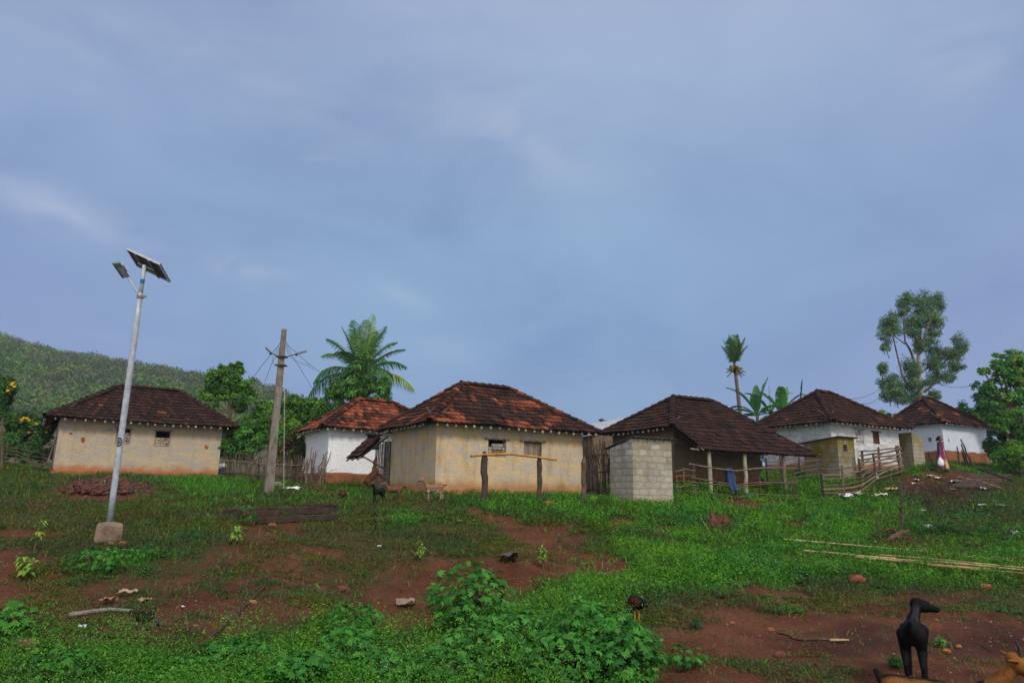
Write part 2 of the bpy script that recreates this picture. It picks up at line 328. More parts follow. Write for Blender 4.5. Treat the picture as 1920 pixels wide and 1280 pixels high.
def wall_mat(name, base, alt, joint, bw, bh, stain, stain_h, mortar=.012, alt_amt=.7, moss=0, white_top=None, noise=2.2, jamt=.6, seed=0., grime=.45, warp=.05):
    """masonry: blocks laid in 'st' (metres along, height), a splash of red earth near the foot, grime and moss"""
    m = bpy.data.materials.new(name); m.use_nodes = True; t = m.node_tree; L = t.links.new; p = t.nodes['Principled BSDF']
    p.inputs['Roughness'].default_value = .9; p.inputs['Specular IOR Level'].default_value = .15
    st = N(t, 'ShaderNodeAttribute', attribute_name='st'); sep = N(t, 'ShaderNodeSeparateXYZ'); L(st.outputs['Vector'], sep.inputs[0])
    def noise_(scale, detail=5, rough=.6, off=0., vs=(1, 1, 1)):
        mp = N(t, 'ShaderNodeMapping'); mp.inputs['Location'].default_value = (off+seed, off*1.7, off); mp.inputs['Scale'].default_value = vs; L(st.outputs['Vector'], mp.inputs[0])
        n = N(t, 'ShaderNodeTexNoise', i_Scale=scale, i_Detail=float(detail), i_Roughness=rough); L(mp.outputs[0], n.inputs['Vector']); return n
    wn = noise_(3.1, 3, .5, 5.); wv = N(t, 'ShaderNodeVectorMath', operation='MULTIPLY_ADD'); wv.inputs[1].default_value = (warp, warp*.8, 0); L(wn.outputs['Color'], wv.inputs[0]); L(st.outputs['Vector'], wv.inputs[2])
    bt = N(t, 'ShaderNodeTexBrick'); L(wv.outputs[0], bt.inputs['Vector']); bt.inputs['Scale'].default_value = 1; bt.inputs['Brick Width'].default_value = bw; bt.inputs['Row Height'].default_value = bh
    bt.inputs['Mortar Size'].default_value = mortar; bt.inputs['Mortar Smooth'].default_value = .6; bt.inputs['Bias'].default_value = 0
    bt.inputs['Color1'].default_value = (0, 0, 0, 1); bt.inputs['Color2'].default_value = (1, 1, 1, 1); bt.inputs['Mortar'].default_value = (.5, .5, .5, 1)
    n1 = noise_(noise, 7, .65, 0., (.7, 2.2, 1))
    ad = N(t, 'ShaderNodeMath', operation='ADD'); L(n1.outputs['Fac'], ad.inputs[0])
    sc = N(t, 'ShaderNodeMath', operation='MULTIPLY_ADD'); sc.inputs[1].default_value = .38; sc.inputs[2].default_value = -.19; L(bt.outputs['Color'], sc.inputs[0]); L(sc.outputs[0], ad.inputs[1])
    r1 = ramp(t, [(.42, (0, 0, 0)), (.62, (1, 1, 1))]); L(ad.outputs[0], r1.inputs[0])
    m1 = N(t, 'ShaderNodeMixRGB'); m1.inputs['Color1'].default_value = (*base, 1); m1.inputs['Color2'].default_value = (*alt, 1)
    s1 = N(t, 'ShaderNodeMath', operation='MULTIPLY'); s1.inputs[1].default_value = alt_amt; L(r1.outputs[0], s1.inputs[0]); L(s1.outputs[0], m1.inputs['Fac'])
    n5 = noise_(14, 6, .7, 3.); r5 = ramp(t, [(.3, (.70, .69, .68)), (.7, (1.14, 1.13, 1.1))]); L(n5.outputs['Fac'], r5.inputs[0])
    m5 = N(t, 'ShaderNodeMixRGB', blend_type='MULTIPLY'); m5.inputs['Fac'].default_value = .85; L(m1.outputs[0], m5.inputs['Color1']); L(r5.outputs[0], m5.inputs['Color2'])
    last = m5
    if white_top:
        zt = N(t, 'ShaderNodeMapRange'); zt.inputs['From Min'].default_value = white_top[0]; zt.inputs['From Max'].default_value = white_top[1]; L(sep.outputs['Y'], zt.inputs['Value'])
        mm = N(t, 'ShaderNodeMath', operation='MULTIPLY'); L(zt.outputs[0], mm.inputs[0]); rr = ramp(t, [(.45, (0, 0, 0)), (.55, (1, 1, 1))]); L(bt.outputs['Color'], rr.inputs[0]); L(rr.outputs[0], mm.inputs[1])
        mw = N(t, 'ShaderNodeMixRGB'); mw.inputs['Color2'].default_value = (.62, .64, .68, 1); L(mm.outputs[0], mw.inputs['Fac']); L(last.outputs[0], mw.inputs['Color1']); last = mw
    mj = N(t, 'ShaderNodeMixRGB'); mj.inputs['Color2'].default_value = (*joint, 1); js = N(t, 'ShaderNodeMath', operation='MULTIPLY'); js.inputs[1].default_value = jamt
    L(bt.outputs['Fac'], js.inputs[0]); L(js.outputs[0], mj.inputs['Fac']); L(last.outputs[0], mj.inputs['Color1']); last = mj
    if moss:
        n6 = noise_(1.6, 6, .6, 9., (1, .55, 1)); zt = N(t, 'ShaderNodeMapRange'); zt.inputs['From Min'].default_value = .0; zt.inputs['From Max'].default_value = 2.4; zt.inputs['To Min'].default_value = -.22; zt.inputs['To Max'].default_value = .24; L(sep.outputs['Y'], zt.inputs['Value'])
        a6 = N(t, 'ShaderNodeMath', operation='ADD'); L(n6.outputs['Fac'], a6.inputs[0]); L(zt.outputs[0], a6.inputs[1])
        r6 = ramp(t, [(.40, (0, 0, 0)), (.62, (1, 1, 1))]); L(a6.outputs[0], r6.inputs[0]); s6 = N(t, 'ShaderNodeMath', operation='MULTIPLY'); s6.inputs[1].default_value = moss; L(r6.outputs[0], s6.inputs[0])
        m6 = N(t, 'ShaderNodeMixRGB'); m6.inputs['Color2'].default_value = (.16, .125, .022, 1); L(s6.outputs[0], m6.inputs['Fac']); L(last.outputs[0], m6.inputs['Color1']); last = m6
    # streaks of grime under the eave
    n7 = noise_(2.2, 5, .6, 13., (1.6, .35, 1)); r7 = ramp(t, [(.5, (0, 0, 0)), (.75, (1, 1, 1))]); L(n7.outputs['Fac'], r7.inputs[0]); s7 = N(t, 'ShaderNodeMath', operation='MULTIPLY'); s7.inputs[1].default_value = grime; L(r7.outputs[0], s7.inputs[0])
    m7 = N(t, 'ShaderNodeMixRGB', blend_type='MULTIPLY'); m7.inputs['Color2'].default_value = (.50, .44, .38, 1); L(s7.outputs[0], m7.inputs['Fac']); L(last.outputs[0], m7.inputs['Color1']); last = m7
    if stain is not None:
        n3 = noise_(1.7, 6, .65, 7.); z3 = N(t, 'ShaderNodeMath', operation='MULTIPLY_ADD'); z3.inputs[1].default_value = -.75; L(n3.outputs['Fac'], z3.inputs[0]); L(sep.outputs['Y'], z3.inputs[2])
        mr = N(t, 'ShaderNodeMapRange', interpolation_type='SMOOTHSTEP'); mr.inputs['From Min'].default_value = stain_h-.375+.2; mr.inputs['From Max'].default_value = stain_h-.375-.2; L(z3.outputs[0], mr.inputs['Value'])
        s3 = N(t, 'ShaderNodeMath', operation='MULTIPLY'); s3.inputs[1].default_value = .92; L(mr.outputs[0], s3.inputs[0])
        m3 = N(t, 'ShaderNodeMixRGB'); m3.inputs['Color2'].default_value = (*stain, 1); L(s3.outputs[0], m3.inputs['Fac']); L(last.outputs[0], m3.inputs['Color1']); last = m3
    L(last.outputs[0], p.inputs['Base Color'])
    b = N(t, 'ShaderNodeBump', i_Strength=.8, i_Distance=.02); hb = N(t, 'ShaderNodeMath', operation='MULTIPLY_ADD'); hb.inputs[1].default_value = -.9*jamt; L(bt.outputs['Fac'], hb.inputs[0]); L(n5.outputs['Fac'], hb.inputs[2]); L(hb.outputs[0], b.inputs['Height']); L(b.outputs[0], p.inputs['Normal'])
    return m
EARTH = (.36, .135, .045)
MT = dict(
 tile=mat('clay_tile', var=(.55, .5, .5), scale=9, attr=True, rough=.8, bump=.006, bscale=40, spec=.12, amt=.4),
 wood=mat('weathered_wood', attr=True, var=(.45, .42, .4), scale=6, rough=.85, bump=.008, bscale=30, stretch=(1, 1, .35)),
 stone=mat('stone', attr=True, var=(.5, .48, .46), scale=5, rough=.9, bump=.012, bscale=25),
 metal=mat('galvanised_metal', (.42, .46, .52), (.27, .30, .35), scale=9, rough=.42, bump=0, spec=.6),
 dark=mat('dark_metal', (.03, .03, .035), (.05, .05, .05), rough=.5),
 cloth=mat('cloth', attr=True, var=(.7, .7, .7), scale=14, rough=.85, bump=.004),
 leaf=leaf_mat('leaf'), leaf2=leaf_mat('glossy_leaf', .2, .5, .25), bark=mat('bark', attr=True, var=(.5, .47, .45), scale=8, rough=.92, bump=.015, bscale=22, stretch=(1, 1, .4)),
 black_fur=mat('black_fur', attr=True, var=(.5, .5, .5), scale=30, rough=.75, bump=.005, bscale=110, spec=.12), fur=mat('fur', attr=True, var=(.62, .6, .58), scale=26, rough=.95, bump=.006, bscale=90, spec=.06), skin=mat('skin', (.16, .07, .04), (.12, .05, .03), rough=.55),
 house1=wall_mat('tan_mud_block', (.47, .37, .25), (.34, .33, .32), (.40, .30, .2), .42, .155, EARTH, .42, jamt=.16, noise=1.5, alt_amt=.7, grime=.3),
 white=wall_mat('whitewash', (.78, .80, .84), (.70, .74, .80), (.68, .71, .76), .42, .16, (.40, .17, .055), .30, alt_amt=.5, jamt=.35, grime=.12),
 house3=wall_mat('ochre_plaster', (.56, .42, .245), (.42, .39, .35), (.46, .33, .18), .44, .16, (.36, .18, .075), .46, jamt=.14, noise=1.3, seed=11., alt_amt=.75, grime=.6),
 house4=wall_mat('brown_mud', (.19, .13, .085), (.13, .10, .08), (.13, .1, .07), .44, .16, (.30, .10, .04), .35, jamt=.4, seed=4.),
 greywhite=wall_mat('old_whitewash', (.64, .65, .68), (.42, .42, .44), (.5, .5, .52), .42, .16, (.30, .15, .07), .5, jamt=.45, seed=21., alt_amt=.8, grime=.6),
 white6=wall_mat('blue_whitewash', (.62, .68, .78), (.55, .62, .74), (.5, .56, .66), .42, .16, (.38, .15, .045), .30, jamt=.2, seed=31., grime=.15),
 block=wall_mat('cement_block', (.40, .37, .32), (.30, .30, .30), (.26, .205, .14), .36, .21, (.27, .2, .12), .02, mortar=.040, jamt=.55, white_top=(1.15, 1.8), moss=.5, warp=.17),
 mossblock=wall_mat('mossy_block', (.30, .265, .2), (.24, .23, .21), (.17, .14, .1), .34, .21, (.2, .15, .09), .02, mortar=.02, jamt=.85, moss=1., seed=3.),
 mossblock2=wall_mat('half_mossy_block', (.36, .31, .24), (.28, .27, .25), (.2, .165, .11), .34, .21, (.2, .15, .09), .02, mortar=.02, jamt=.85, moss=.75, seed=17.),
)

# ---------------------------------------------------------------- ground
def ground_mat():
    m = bpy.data.materials.new('red_soil'); m.use_nodes = True; t = m.node_tree; L = t.links.new; p = t.nodes['Principled BSDF']
    a = N(t, 'ShaderNodeAttribute', attribute_name='Col'); sp = N(t, 'ShaderNodeSeparateColor'); L(a.outputs['Color'], sp.inputs[0])
    tc = N(t, 'ShaderNodeTexCoord')
    def nz(s, d=6, r=.6):
        n = N(t, 'ShaderNodeTexNoise', i_Scale=s, i_Detail=float(d), i_Roughness=r); L(tc.outputs['Object'], n.inputs['Vector']); return n
    n1 = nz(.9); r1 = ramp(t, [(.25, (.07, .026, .014)), (.5, (.135, .052, .028)), (.75, (.20, .083, .043))]); L(n1.outputs['Fac'], r1.inputs[0])
    n2 = nz(22, 7, .7); r2 = ramp(t, [(.3, (.55, .53, .52)), (.55, (1, 1, 1)), (.78, (1.45, 1.4, 1.35))]); L(n2.outputs['Fac'], r2.inputs[0])
    m1 = N(t, 'ShaderNodeMixRGB', blend_type='MULTIPLY'); m1.inputs['Fac'].default_value = .9; L(r1.outputs[0], m1.inputs['Color1']); L(r2.outputs[0], m1.inputs['Color2'])
    # litter of dry stalks and low moss where plants grow
    n3 = nz(6.5, 7, .7); a3 = N(t, 'ShaderNodeMath', operation='MULTIPLY_ADD'); a3.inputs[1].default_value = .75; L(sp.outputs['Red'], a3.inputs[0]); L(n3.outputs['Fac'], a3.inputs[2])
    r3 = ramp(t, [(.78, (0, 0, 0)), (1.0, (1, 1, 1))]); L(a3.outputs[0], r3.inputs[0])
    n4 = nz(35, 5, .7); r4 = ramp(t, [(.3, (.022, .03, .010)), (.6, (.06, .07, .022)), (.8, (.12, .10, .045))]); L(n4.outputs['Fac'], r4.inputs[0])
    m2 = N(t, 'ShaderNodeMixRGB'); L(r3.outputs[0], m2.inputs['Fac']); L(m1.outputs[0], m2.inputs['Color1']); L(r4.outputs[0], m2.inputs['Color2'])
    # black humus of the trash heap
    m2b = N(t, 'ShaderNodeMixRGB', blend_type='MULTIPLY'); m2b.inputs['Color2'].default_value = (.34, .42, .5, 1); L(sp.outputs['Blue'], m2b.inputs['Fac']); L(m2.outputs[0], m2b.inputs['Color1']); m2 = m2b
    # wet mud
    n5 = nz(1.6, 5); a5 = N(t, 'ShaderNodeMath', operation='MULTIPLY_ADD'); a5.inputs[1].default_value = .6; L(sp.outputs['Green'], a5.inputs[0]); L(n5.outputs['Fac'], a5.inputs[2])
    r5 = ramp(t, [(.74, (0, 0, 0)), (.95, (1, 1, 1))]); L(a5.outputs[0], r5.inputs[0])
    m3 = N(t, 'ShaderNodeMixRGB', blend_type='MULTIPLY'); m3.inputs['Color2'].default_value = (.68, .62, .62, 1); L(r5.outputs[0], m3.inputs['Fac']); L(m2.outputs[0], m3.inputs['Color1']); L(m3.outputs[0], p.inputs['Base Color'])
    rg = N(t, 'ShaderNodeMapRange'); rg.inputs['To Min'].default_value = .92; rg.inputs['To Max'].default_value = .6; L(r5.outputs[0], rg.inputs['Value']); L(rg.outputs[0], p.inputs['Roughness']); p.inputs['Specular IOR Level'].default_value = .08
    b = N(t, 'ShaderNodeBump', i_Strength=1., i_Distance=.06); L(n2.outputs['Fac'], b.inputs['Height']); L(b.outputs[0], p.inputs['Normal'])
    return m
def build_ground():
    Y = np.concatenate([[-150, -90, -60, -40, -25, -15, -6, -2, 0, 1, 2, 3], np.arange(3.6, 16, .075), np.geomspace(16, 62, 260), [66, 72, 80, 95, 120, 160, 220, 300, 400, 470]])
    s = np.sign(np.linspace(-1, 1, 521))*np.abs(np.linspace(-1, 1, 521))**1.15
    X = s[None]*(1.15*np.maximum(np.abs(Y), 0)+6)[:, None]; Yg = np.repeat(Y[:, None], len(s), 1)
    Z = H(X, Yg); px, py = project(np.stack([X, np.maximum(Yg, 3), Z], -1))
    d = sample_map(DM, px, py)*(1-bareness(px, py)); 
    wet = np.clip(1.3-np.hypot((px-1640)/260, (py-1205)/42), 0, 1)+np.clip(1.2-np.hypot((px-1860)/90, (py-1195)/60), 0, 1)
    C = np.stack([d, np.clip(wet, 0, 1), np.clip(1.5-np.hypot((px-1800)/115, (py-925)/40), 0, 1)], -1).reshape(-1, 3)
    V = np.stack([X, Yg, Z], -1).reshape(-1, 3); nr, nc = X.shape
    i = np.arange(nr-1)[:, None]*nc+np.arange(nc-1)[None]
    F = np.stack([i, i+1, i+nc+1, i+nc], -1).reshape(-1, 4)
    me = fast_mesh('ground', V, F, 4, C, smooth=True); o = link_mesh('ground', me, ground_mat()); tag(o, 'sloping ground of red soil with patchy low weeds', kind='structure')
build_ground()
# shallow muddy puddle on the red earth
def puddle(px, py, rx, ry, label):
    c = on(px, py); c[2] = POND-.022; m = MB(); n = 40; r0 = on(px+rx, py)[0]-c[0]; ry_ = abs(on(px, py-ry)[1]-c[1]); V = [(c[0], c[1], c[2])]
    for k in range(n):
        t = 2*math.pi*k/n; w = .4+1.1*vnoise(np.array([math.cos(t)*1.7+5]), np.array([math.sin(t)*1.7+px]), 2)[0]; V.append((c[0]+r0*math.cos(t)*w, c[1]+ry_*math.sin(t)*w, c[2]))
    m.add(V, [(0, k+1, (k+1) % n+1) for k in range(n)]); mt = mat('puddle_water', (.10, .045, .028), (.14, .065, .04), rough=.02, spec=1., scale=2)
    o = m.build('puddle', mt, org=c); tag(o, label, 'puddle'); return o
puddle(1520, 1192, 50, 9, 'shallow brown puddle on the bare red earth near the black goat')

# ---------------------------------------------------------------- forested hill
RID = [(x_, y_+(14 if x_ < 120 else 6 if x_ < 300 else -2)) for x_, y_ in [(-1500, 560), (-900, 575), (-400, 590), (-150, 612), (0, 628), (60, 648), (100, 662), (170, 676), (235, 690), (300, 703), (350, 714), (420, 727), (470, 733), (520, 747), (570, 768), (640, 800), (760, 850), (900, 900)]]
def hill_pt(u, v):
    """u along the ridge in pixels of bearing, v 0 foot .. 1 ridge .. >1 back side"""
    xs = [p[0] for p in RID]; yr = np.interp(u, xs, [p[1] for p in RID])
    Yr, Yf = 330., 150.
    top = (Fw[None]+Rt[None]*((u-960)/FPX)[:, None]-Up[None]*((yr-640)/FPX)[:, None]); top = top/top[:, 1:2]
    Y = Yf+(Yr-Yf)*v; X = top[:, 0]*Y
    zr = top[:, 2]*Yr; z = 1+(zr-1)*np.where(v <= 1, np.clip(v, 0, 1)**1.12, np.maximum(1-(v-1)*1.4, 0))
    return np.stack([X, Y, z+(fbm(X*.012, Y*.012, 4)-.5)*9*np.clip(v*2, 0, 1)*np.clip(2*abs(1-v)+.15, 0, 1)], -1)
def build_hill():
    u = np.linspace(-1500, 900, 160); v = np.linspace(0, 1.7, 60); ug, vg = np.meshgrid(u, v); P = hill_pt(ug.ravel(), vg.ravel())
    nc = 160; i = np.arange(59)[:, None]*nc+np.arange(nc-1)[None]; F = np.stack([i, i+1, i+nc+1, i+nc], -1).reshape(-1, 4)
    me = fast_mesh('hill', P, F, 4, smooth=True)
    o = link_mesh('hill', me, mat('hill_earth', (.045, .06, .02), (.09, .065, .04), scale=.06, rough=.95)); tag(o, 'long forested hill sloping down to the right', kind='structure')
    # tree crowns covering the slope: one mass of leaf clumps
    n = 6500; uu = RNG.uniform(-260, 760, n); vv = RNG.uniform(.25, 1.04, n)**.8; C = hill_pt(uu, vv)
    px, py = project(C); rad = RNG.uniform(2., 4.8, n)*np.where(vv > .9, .85, 1); K = 84
    th = RNG.uniform(0, 2*np.pi, (n, K)); cz = RNG.uniform(-.15, 1, (n, K)); sr = np.sqrt(1-cz**2); rr = RNG.uniform(.72, 1.08, (n, K))
    off = np.stack([sr*np.cos(th), sr*np.sin(th), cz*.85], -1)*rr[..., None]*rad[:, None, None]
    P = C[:, None]+off+np.array([0, 0, 1.2])*rad[:, None, None]*.6
    hue = RNG.random(n); pal = np.array([(.05, .10, .035), (.07, .14, .03), (.11, .19, .03), (.06, .10, .045), (.13, .14, .05), (.13, .11, .08), (.045, .09, .045)])
    patch = fbm(C[:, 0]*.03, C[:, 1]*.03, 8); idx = np.clip((hue*.55+patch*1.1-.33)*7, 0, 6.99).astype(int); base = pal[idx]*np.array([.92, 1.08, .9])*RNG.uniform(.65, 1.35, n)[:, None]
    cols = base[:, None]*RNG.uniform(.8, 1.2, (n, K))[..., None]
    s = rad[:, None]*RNG.uniform(.14, .26, (n, K)); leaves_mesh('forest', P.reshape(-1, 3), s.ravel(), s.ravel()*.9, cols.reshape(-1, 3), MT['leaf'], nrm=off.reshape(-1, 3), label='mixed green and brown woodland covering the hillside', stuff=True)
def leaves_mesh(name, P, ln, wd, cols, m, nrm=None, dirs=None, parent=None, label=None, stuff=False, bend=.25, org=None, jit=.8):
    """one quad (kite) per leaf; nrm biases which way the blades face"""
    n = len(P); P = np.asarray(P, float)
    r = RNG.normal(size=(n, 3))
    if nrm is None: nrm = np.tile([0, 0, 1.], (n, 1))
    nn = nrm/(np.linalg.norm(nrm, axis=1, keepdims=True)+1e-9)+r*jit*.55; nn /= np.linalg.norm(nn, axis=1, keepdims=True)
    d = RNG.normal(size=(n, 3)) if dirs is None else dirs+RNG.normal(size=(n, 3))*.15
    d = d-nn*(d*nn).sum(1, keepdims=True); d /= np.linalg.norm(d, axis=1, keepdims=True)+1e-9; s = np.cross(nn, d)
    ln = np.broadcast_to(ln, (n,))[:, None]; wd = np.broadcast_to(wd, (n,))[:, None]
    V = np.stack([P, P+d*ln*.45+s*wd*.5+nn*ln*bend*.3, P+d*ln-nn*ln*bend*.2, P+d*ln*.45-s*wd*.5+nn*ln*bend*.3], 1).reshape(-1, 3)
    o0 = ORG[parent.name] if parent is not None else (np.zeros(3) if org is None else np.array(org, float))
    me = fast_mesh(name, V-o0, np.arange(4*n).reshape(-1, 4), 4, np.repeat(cols, 4, 0))
    o = link_mesh(name, me, m, parent, tuple(o0) if parent is None else (0, 0, 0)); ORG[o.name] = o0
    if stuff: tag(o, label, kind='stuff')
    return o
build_hill()

# ---------------------------------------------------------------- houses
DK = [(.030, .017, .014), (.038, .020, .016), (.022, .013, .012), (.046, .022, .016), (.056, .024, .016)]
ORA = [(.24, .066, .028), (.19, .052, .024), (.30, .095, .042), (.14, .04, .022)]
def tile_col(x, y, po, seed):
    c = float(fbm(np.array([x*.9]), np.array([y*1.6]), seed, 3)[0]); r = random.random()
    t = min(1, max(0, (c+.26*(r-.5)-(1-po))/.16+.5)); k = random.uniform(.75, 1.25); a = random.choice(DK); b = random.choice(ORA)
    return tuple((x_*(1-t)+y_*t)*k for x_, y_ in zip(a, b))
def tiled(mb, E0, E1, T0, T1, po, seed, tw=.195, tl=.30, sag=.05):
    """courses of interlocking tiles over the slope from eave E0-E1 up to T0-T1; each course laps the one below"""
    E0, E1, T0, T1 = [np.array(p, float) for p in (E0, E1, T0, T1)]
    u = E1-E0; Lw = np.linalg.norm(u); u = u/Lw; up = (T0-E0)-u*((T0-E0)@u); S = np.linalg.norm(up); up = up/S; nrm = np.cross(u, up)
    a0, a1 = (T0-E0)@u, (T1-E0)@u
    n = max(1, round(S/tl)); tl = S/n
    for i in range(n):
        v0, v1 = i*tl-.05, (i+1)*tl+.02
        f = lambda v: (a0*np.clip(v/S, 0, 1), Lw+(a1-Lw)*np.clip(v/S, 0, 1))
        l0, r0 = f(v0); l1, r1 = f(v1); lo, hi = min(l0, l1), max(r0, r1)
        k0 = math.floor((lo-(i % 2)*tw*.5)/tw); x = k0*tw+(i % 2)*tw*.5
        while x < hi:
            lift = random.uniform(0, .012)+(.03 if random.random() < .012 else 0); dv = random.gauss(0, .008); col = tile_col(x, i*tl, po, seed); V = []; 
            prof = [(0, .022), (.12, .034), (.26, .008), (.5, .016), (.74, .006), (.93, .012), (1, .020)]
            for (vv, l, r, base) in ((v0+dv, l0, r0, .050+lift), (v1, l1, r1, .004+lift)):
                for q, z in prof:
                    xx = min(max(x+q*tw*1.0, l), r); sg = -sag*math.sin(math.pi*np.clip(xx/Lw, 0, 1))*math.sin(math.pi*(.15+.7*np.clip(vv/S, 0, 1)))+.018*math.sin(xx*1.9+seed)+.012*math.sin(vv*3+xx)
                    V.append(E0+u*xx+up*vv+nrm*(base+z+sg))
            m_ = len(prof)
            if np.linalg.norm(V[0]-V[m_-1]) < .01 and np.linalg.norm(V[m_]-V[2*m_-1]) < .01: x += tw; continue
            V += [v-nrm*.046 for v in V[:m_]]
            F = [(j, j+1, m_+j+1, m_+j) for j in range(m_-1)]+[(2*m_+j, 2*m_+j+1, j+1, j) for j in range(m_-1)]
            mb.add(V, F, col); x += tw
    # battens and sheathing below the tiles
    V = [E0+nrm*-.03, E1+nrm*-.03, T1+nrm*-.03, T0+nrm*-.03]; V += [v-nrm*.03 for v in V]
    mb.add(V, [(0, 1, 2, 3), (7, 6, 5, 4), (0, 4, 5, 1), (1, 5, 6, 2), (2, 6, 7, 3), (3, 7, 4, 0)], (.02, .014, .011))
def caps(mb, A, B, po, seed, w=.145, step=.34):
    A, B = np.array(A, float), np.array(B, float); d = B-A; Ln = np.linalg.norm(d); d /= Ln; s = np.cross(d, (0, 0, 1)); s /= np.linalg.norm(s); n = np.cross(s, d); k = max(1, round(Ln/step))
    for i in range(k):
        a = A+d*(i*Ln/k-.02); b = A+d*((i+1)*Ln/k+.03); j = random.uniform(-.015, .015); V = []
        for P, ww, h in ((a, w*1.1, .052), (b, w*.9, .028)):
            for t in range(7):
                th = math.pi*t/6; V.append(P+s*(math.cos(th)*ww+j)+n*(math.sin(th)*ww*.8+h-.035))
        V += [V[t]-(V[t]-(a+s*j))*.16 for t in range(7)]
        col = tile_col(i*.5, seed, po, seed+3) if random.random() < .6 else tuple(v*random.uniform(.8, 1.3) for v in DK[3])
        mb.add(V, [(t, t+1, 8+t, 7+t) for t in range(6)]+[(14+t, 15+t, t+1, t) for t in range(6)], col)
def wall_faces(mb, h, holes, hw, foot=.6, thick=.28):
    """four wall faces with real openings; each opening has its reveals"""
    Lh, D = h[3], h[4]
    faces = {'front': ((0, 0), (1, 0), Lh), 'right': ((Lh, 0), (0, 1), D), 'back': ((Lh, D), (-1, 0), Lh), 'left': ((0, D), (0, -1), D)}
    for nm, (o, d, ln) in faces.items():
        hs = [q for q in holes if q[0] == nm]
        if nm == 'left': hs = [(q[0], D-q[2], D-q[1], q[3], q[4]) for q in hs]
        P = lambda s, z, dep=0.: hq(h, o[0]+d[0]*s-d[1]*dep, o[1]+d[1]*s+d[0]*dep, z)
        xs = sorted({0., ln}|{q[1] for q in hs}|{q[2] for q in hs}); zs = sorted({-foot, 0., hw}|{q[3] for q in hs}|{q[4] for q in hs})
        for a, b in zip(xs[:-1], xs[1:]):
            for c, e in zip(zs[:-1], zs[1:]):
                if any(q[1] <= a+1e-6 and q[2] >= b-1e-6 and q[3] <= c+1e-6 and q[4] >= e-1e-6 for q in hs): continue
                mb.add([P(a, c), P(b, c), P(b, e), P(a, e)], [(0, 1, 2, 3)], (1, 1, 1), [(a, c, 0), (b, c, 0), (b, e, 0), (a, e, 0)])
        for q in hs:
            _, a, b, c, e = q
            for (p1, p2) in (((a, c), (b, c)), ((b, c), (b, e)), ((b, e), (a, e)), ((a, e), (a, c))):
                mb.add([P(*p1), P(*p2), P(*p2, thick), P(*p1, thick)], [(3, 2, 1, 0)], (1, 1, 1), [(p1[0], p1[1], 0), (p2[0], p2[1], 0), (p2[0]+.1, p2[1], 0), (p1[0]+.1, p1[1], 0)])
    return faces
def px_hole(h, x0, y0, x1, y1, side='front'):
    a = face_hit(h, x0, (y0+y1)/2, side); b = face_hit(h, x1, (y0+y1)/2, side); c = face_hit(h, (x0+x1)/2, y1, side)[1]; e = face_hit(h, (x0+x1)/2, y0, side)[1]
    return (side, min(a[0], b[0]), max(a[0], b[0]), c, e)
def ax_of(h, side='front'):
    a = h[2]; u = np.array([math.cos(a), math.sin(a), 0]); v = np.array([-math.sin(a), math.cos(a), 0])
    return (u, v) if side == 'front' else (v, u)
def loc(h, side, s, z, out=0.):
    return hq(h, s, -out, z) if side == 'front' else hq(h, -out, s, z)
def bricks_in(h, hole, parent, cols, rows=4, fill=1., white=False):
    side, a, b, c, e = hole; u, n = ax_of(h, side); mb = MB(); z = c; hh = (e-c)/rows*.98
    for r in range(int(rows*fill+.5)):
        x = a+.01; k = 0
        while x < b-.05:
            w = min(random.uniform(.16, .30), b-x-.01); 
            if r == int(rows*fill+.5)-1 and fill < 1 and random.random() < .3: x += w; continue
            col = random.choice(cols); cc = loc(h, side, x+w/2, z+hh/2, -.10+random.uniform(-.02, .02)); mb.box(cc, (u, n, (0, 0, 1)), (w/2-.008, .07, hh/2-.008), col, .010); x += w
        z += hh
    return mb.build('brick_infill', MT['stone'], parent, bevel=.012)
def window_frame(h, hole, parent, col, lintel=.1, bars=0, shut=False, extra=.12, fw=.035):
    side, a, b, c, e = hole; u, n = ax_of(h, side); mb = MB(); z_ = (0, 0, 1)
    mb.box(loc(h, side, (a+b)/2, e+.025, .015), (u, n, z_), ((b-a)/2+extra, .05, .028), col, .004)
    o = mb.build('window', MT['wood'], parent); f = MB()
    for s in (a+fw/2+.005, b-fw/2-.005): f.box(loc(h, side, s, (c+e)/2, -.06), (u, n, z_), (fw/2, .04, (e-c)/2-.002), col)
    f.box(loc(h, side, (a+b)/2, c+fw/2, -.06), (u, n, z_), ((b-a)/2-fw-.006, .039, fw/2), col); f.build('frame', MT['wood'], o)
    for k in range(bars):
        q = MB(); zz = c+(e-c)*(k+1)/(bars+1); q.tube([loc(h, side, a+.01, zz, -.08), loc(h, side, b-.01, zz, -.08)], .012, 6, (.04, .035, .03)); q.build('bar', MT['wood'], o)
    if shut:
        q = MB(); n_ = 7; w = (b-a-2*fw-.03)/n_
        for k in range(n_): q.box(loc(h, side, a+fw+.015+(k+.5)*w, (c+e)/2, -.07-.006*(k % 2)), (u, n, z_), (w/2-.004, .012, (e-c)/2-.03), tuple(v*random.uniform(.8, 1.2) for v in shut))
        q.build('shutter', MT['wood'], o)
    return o
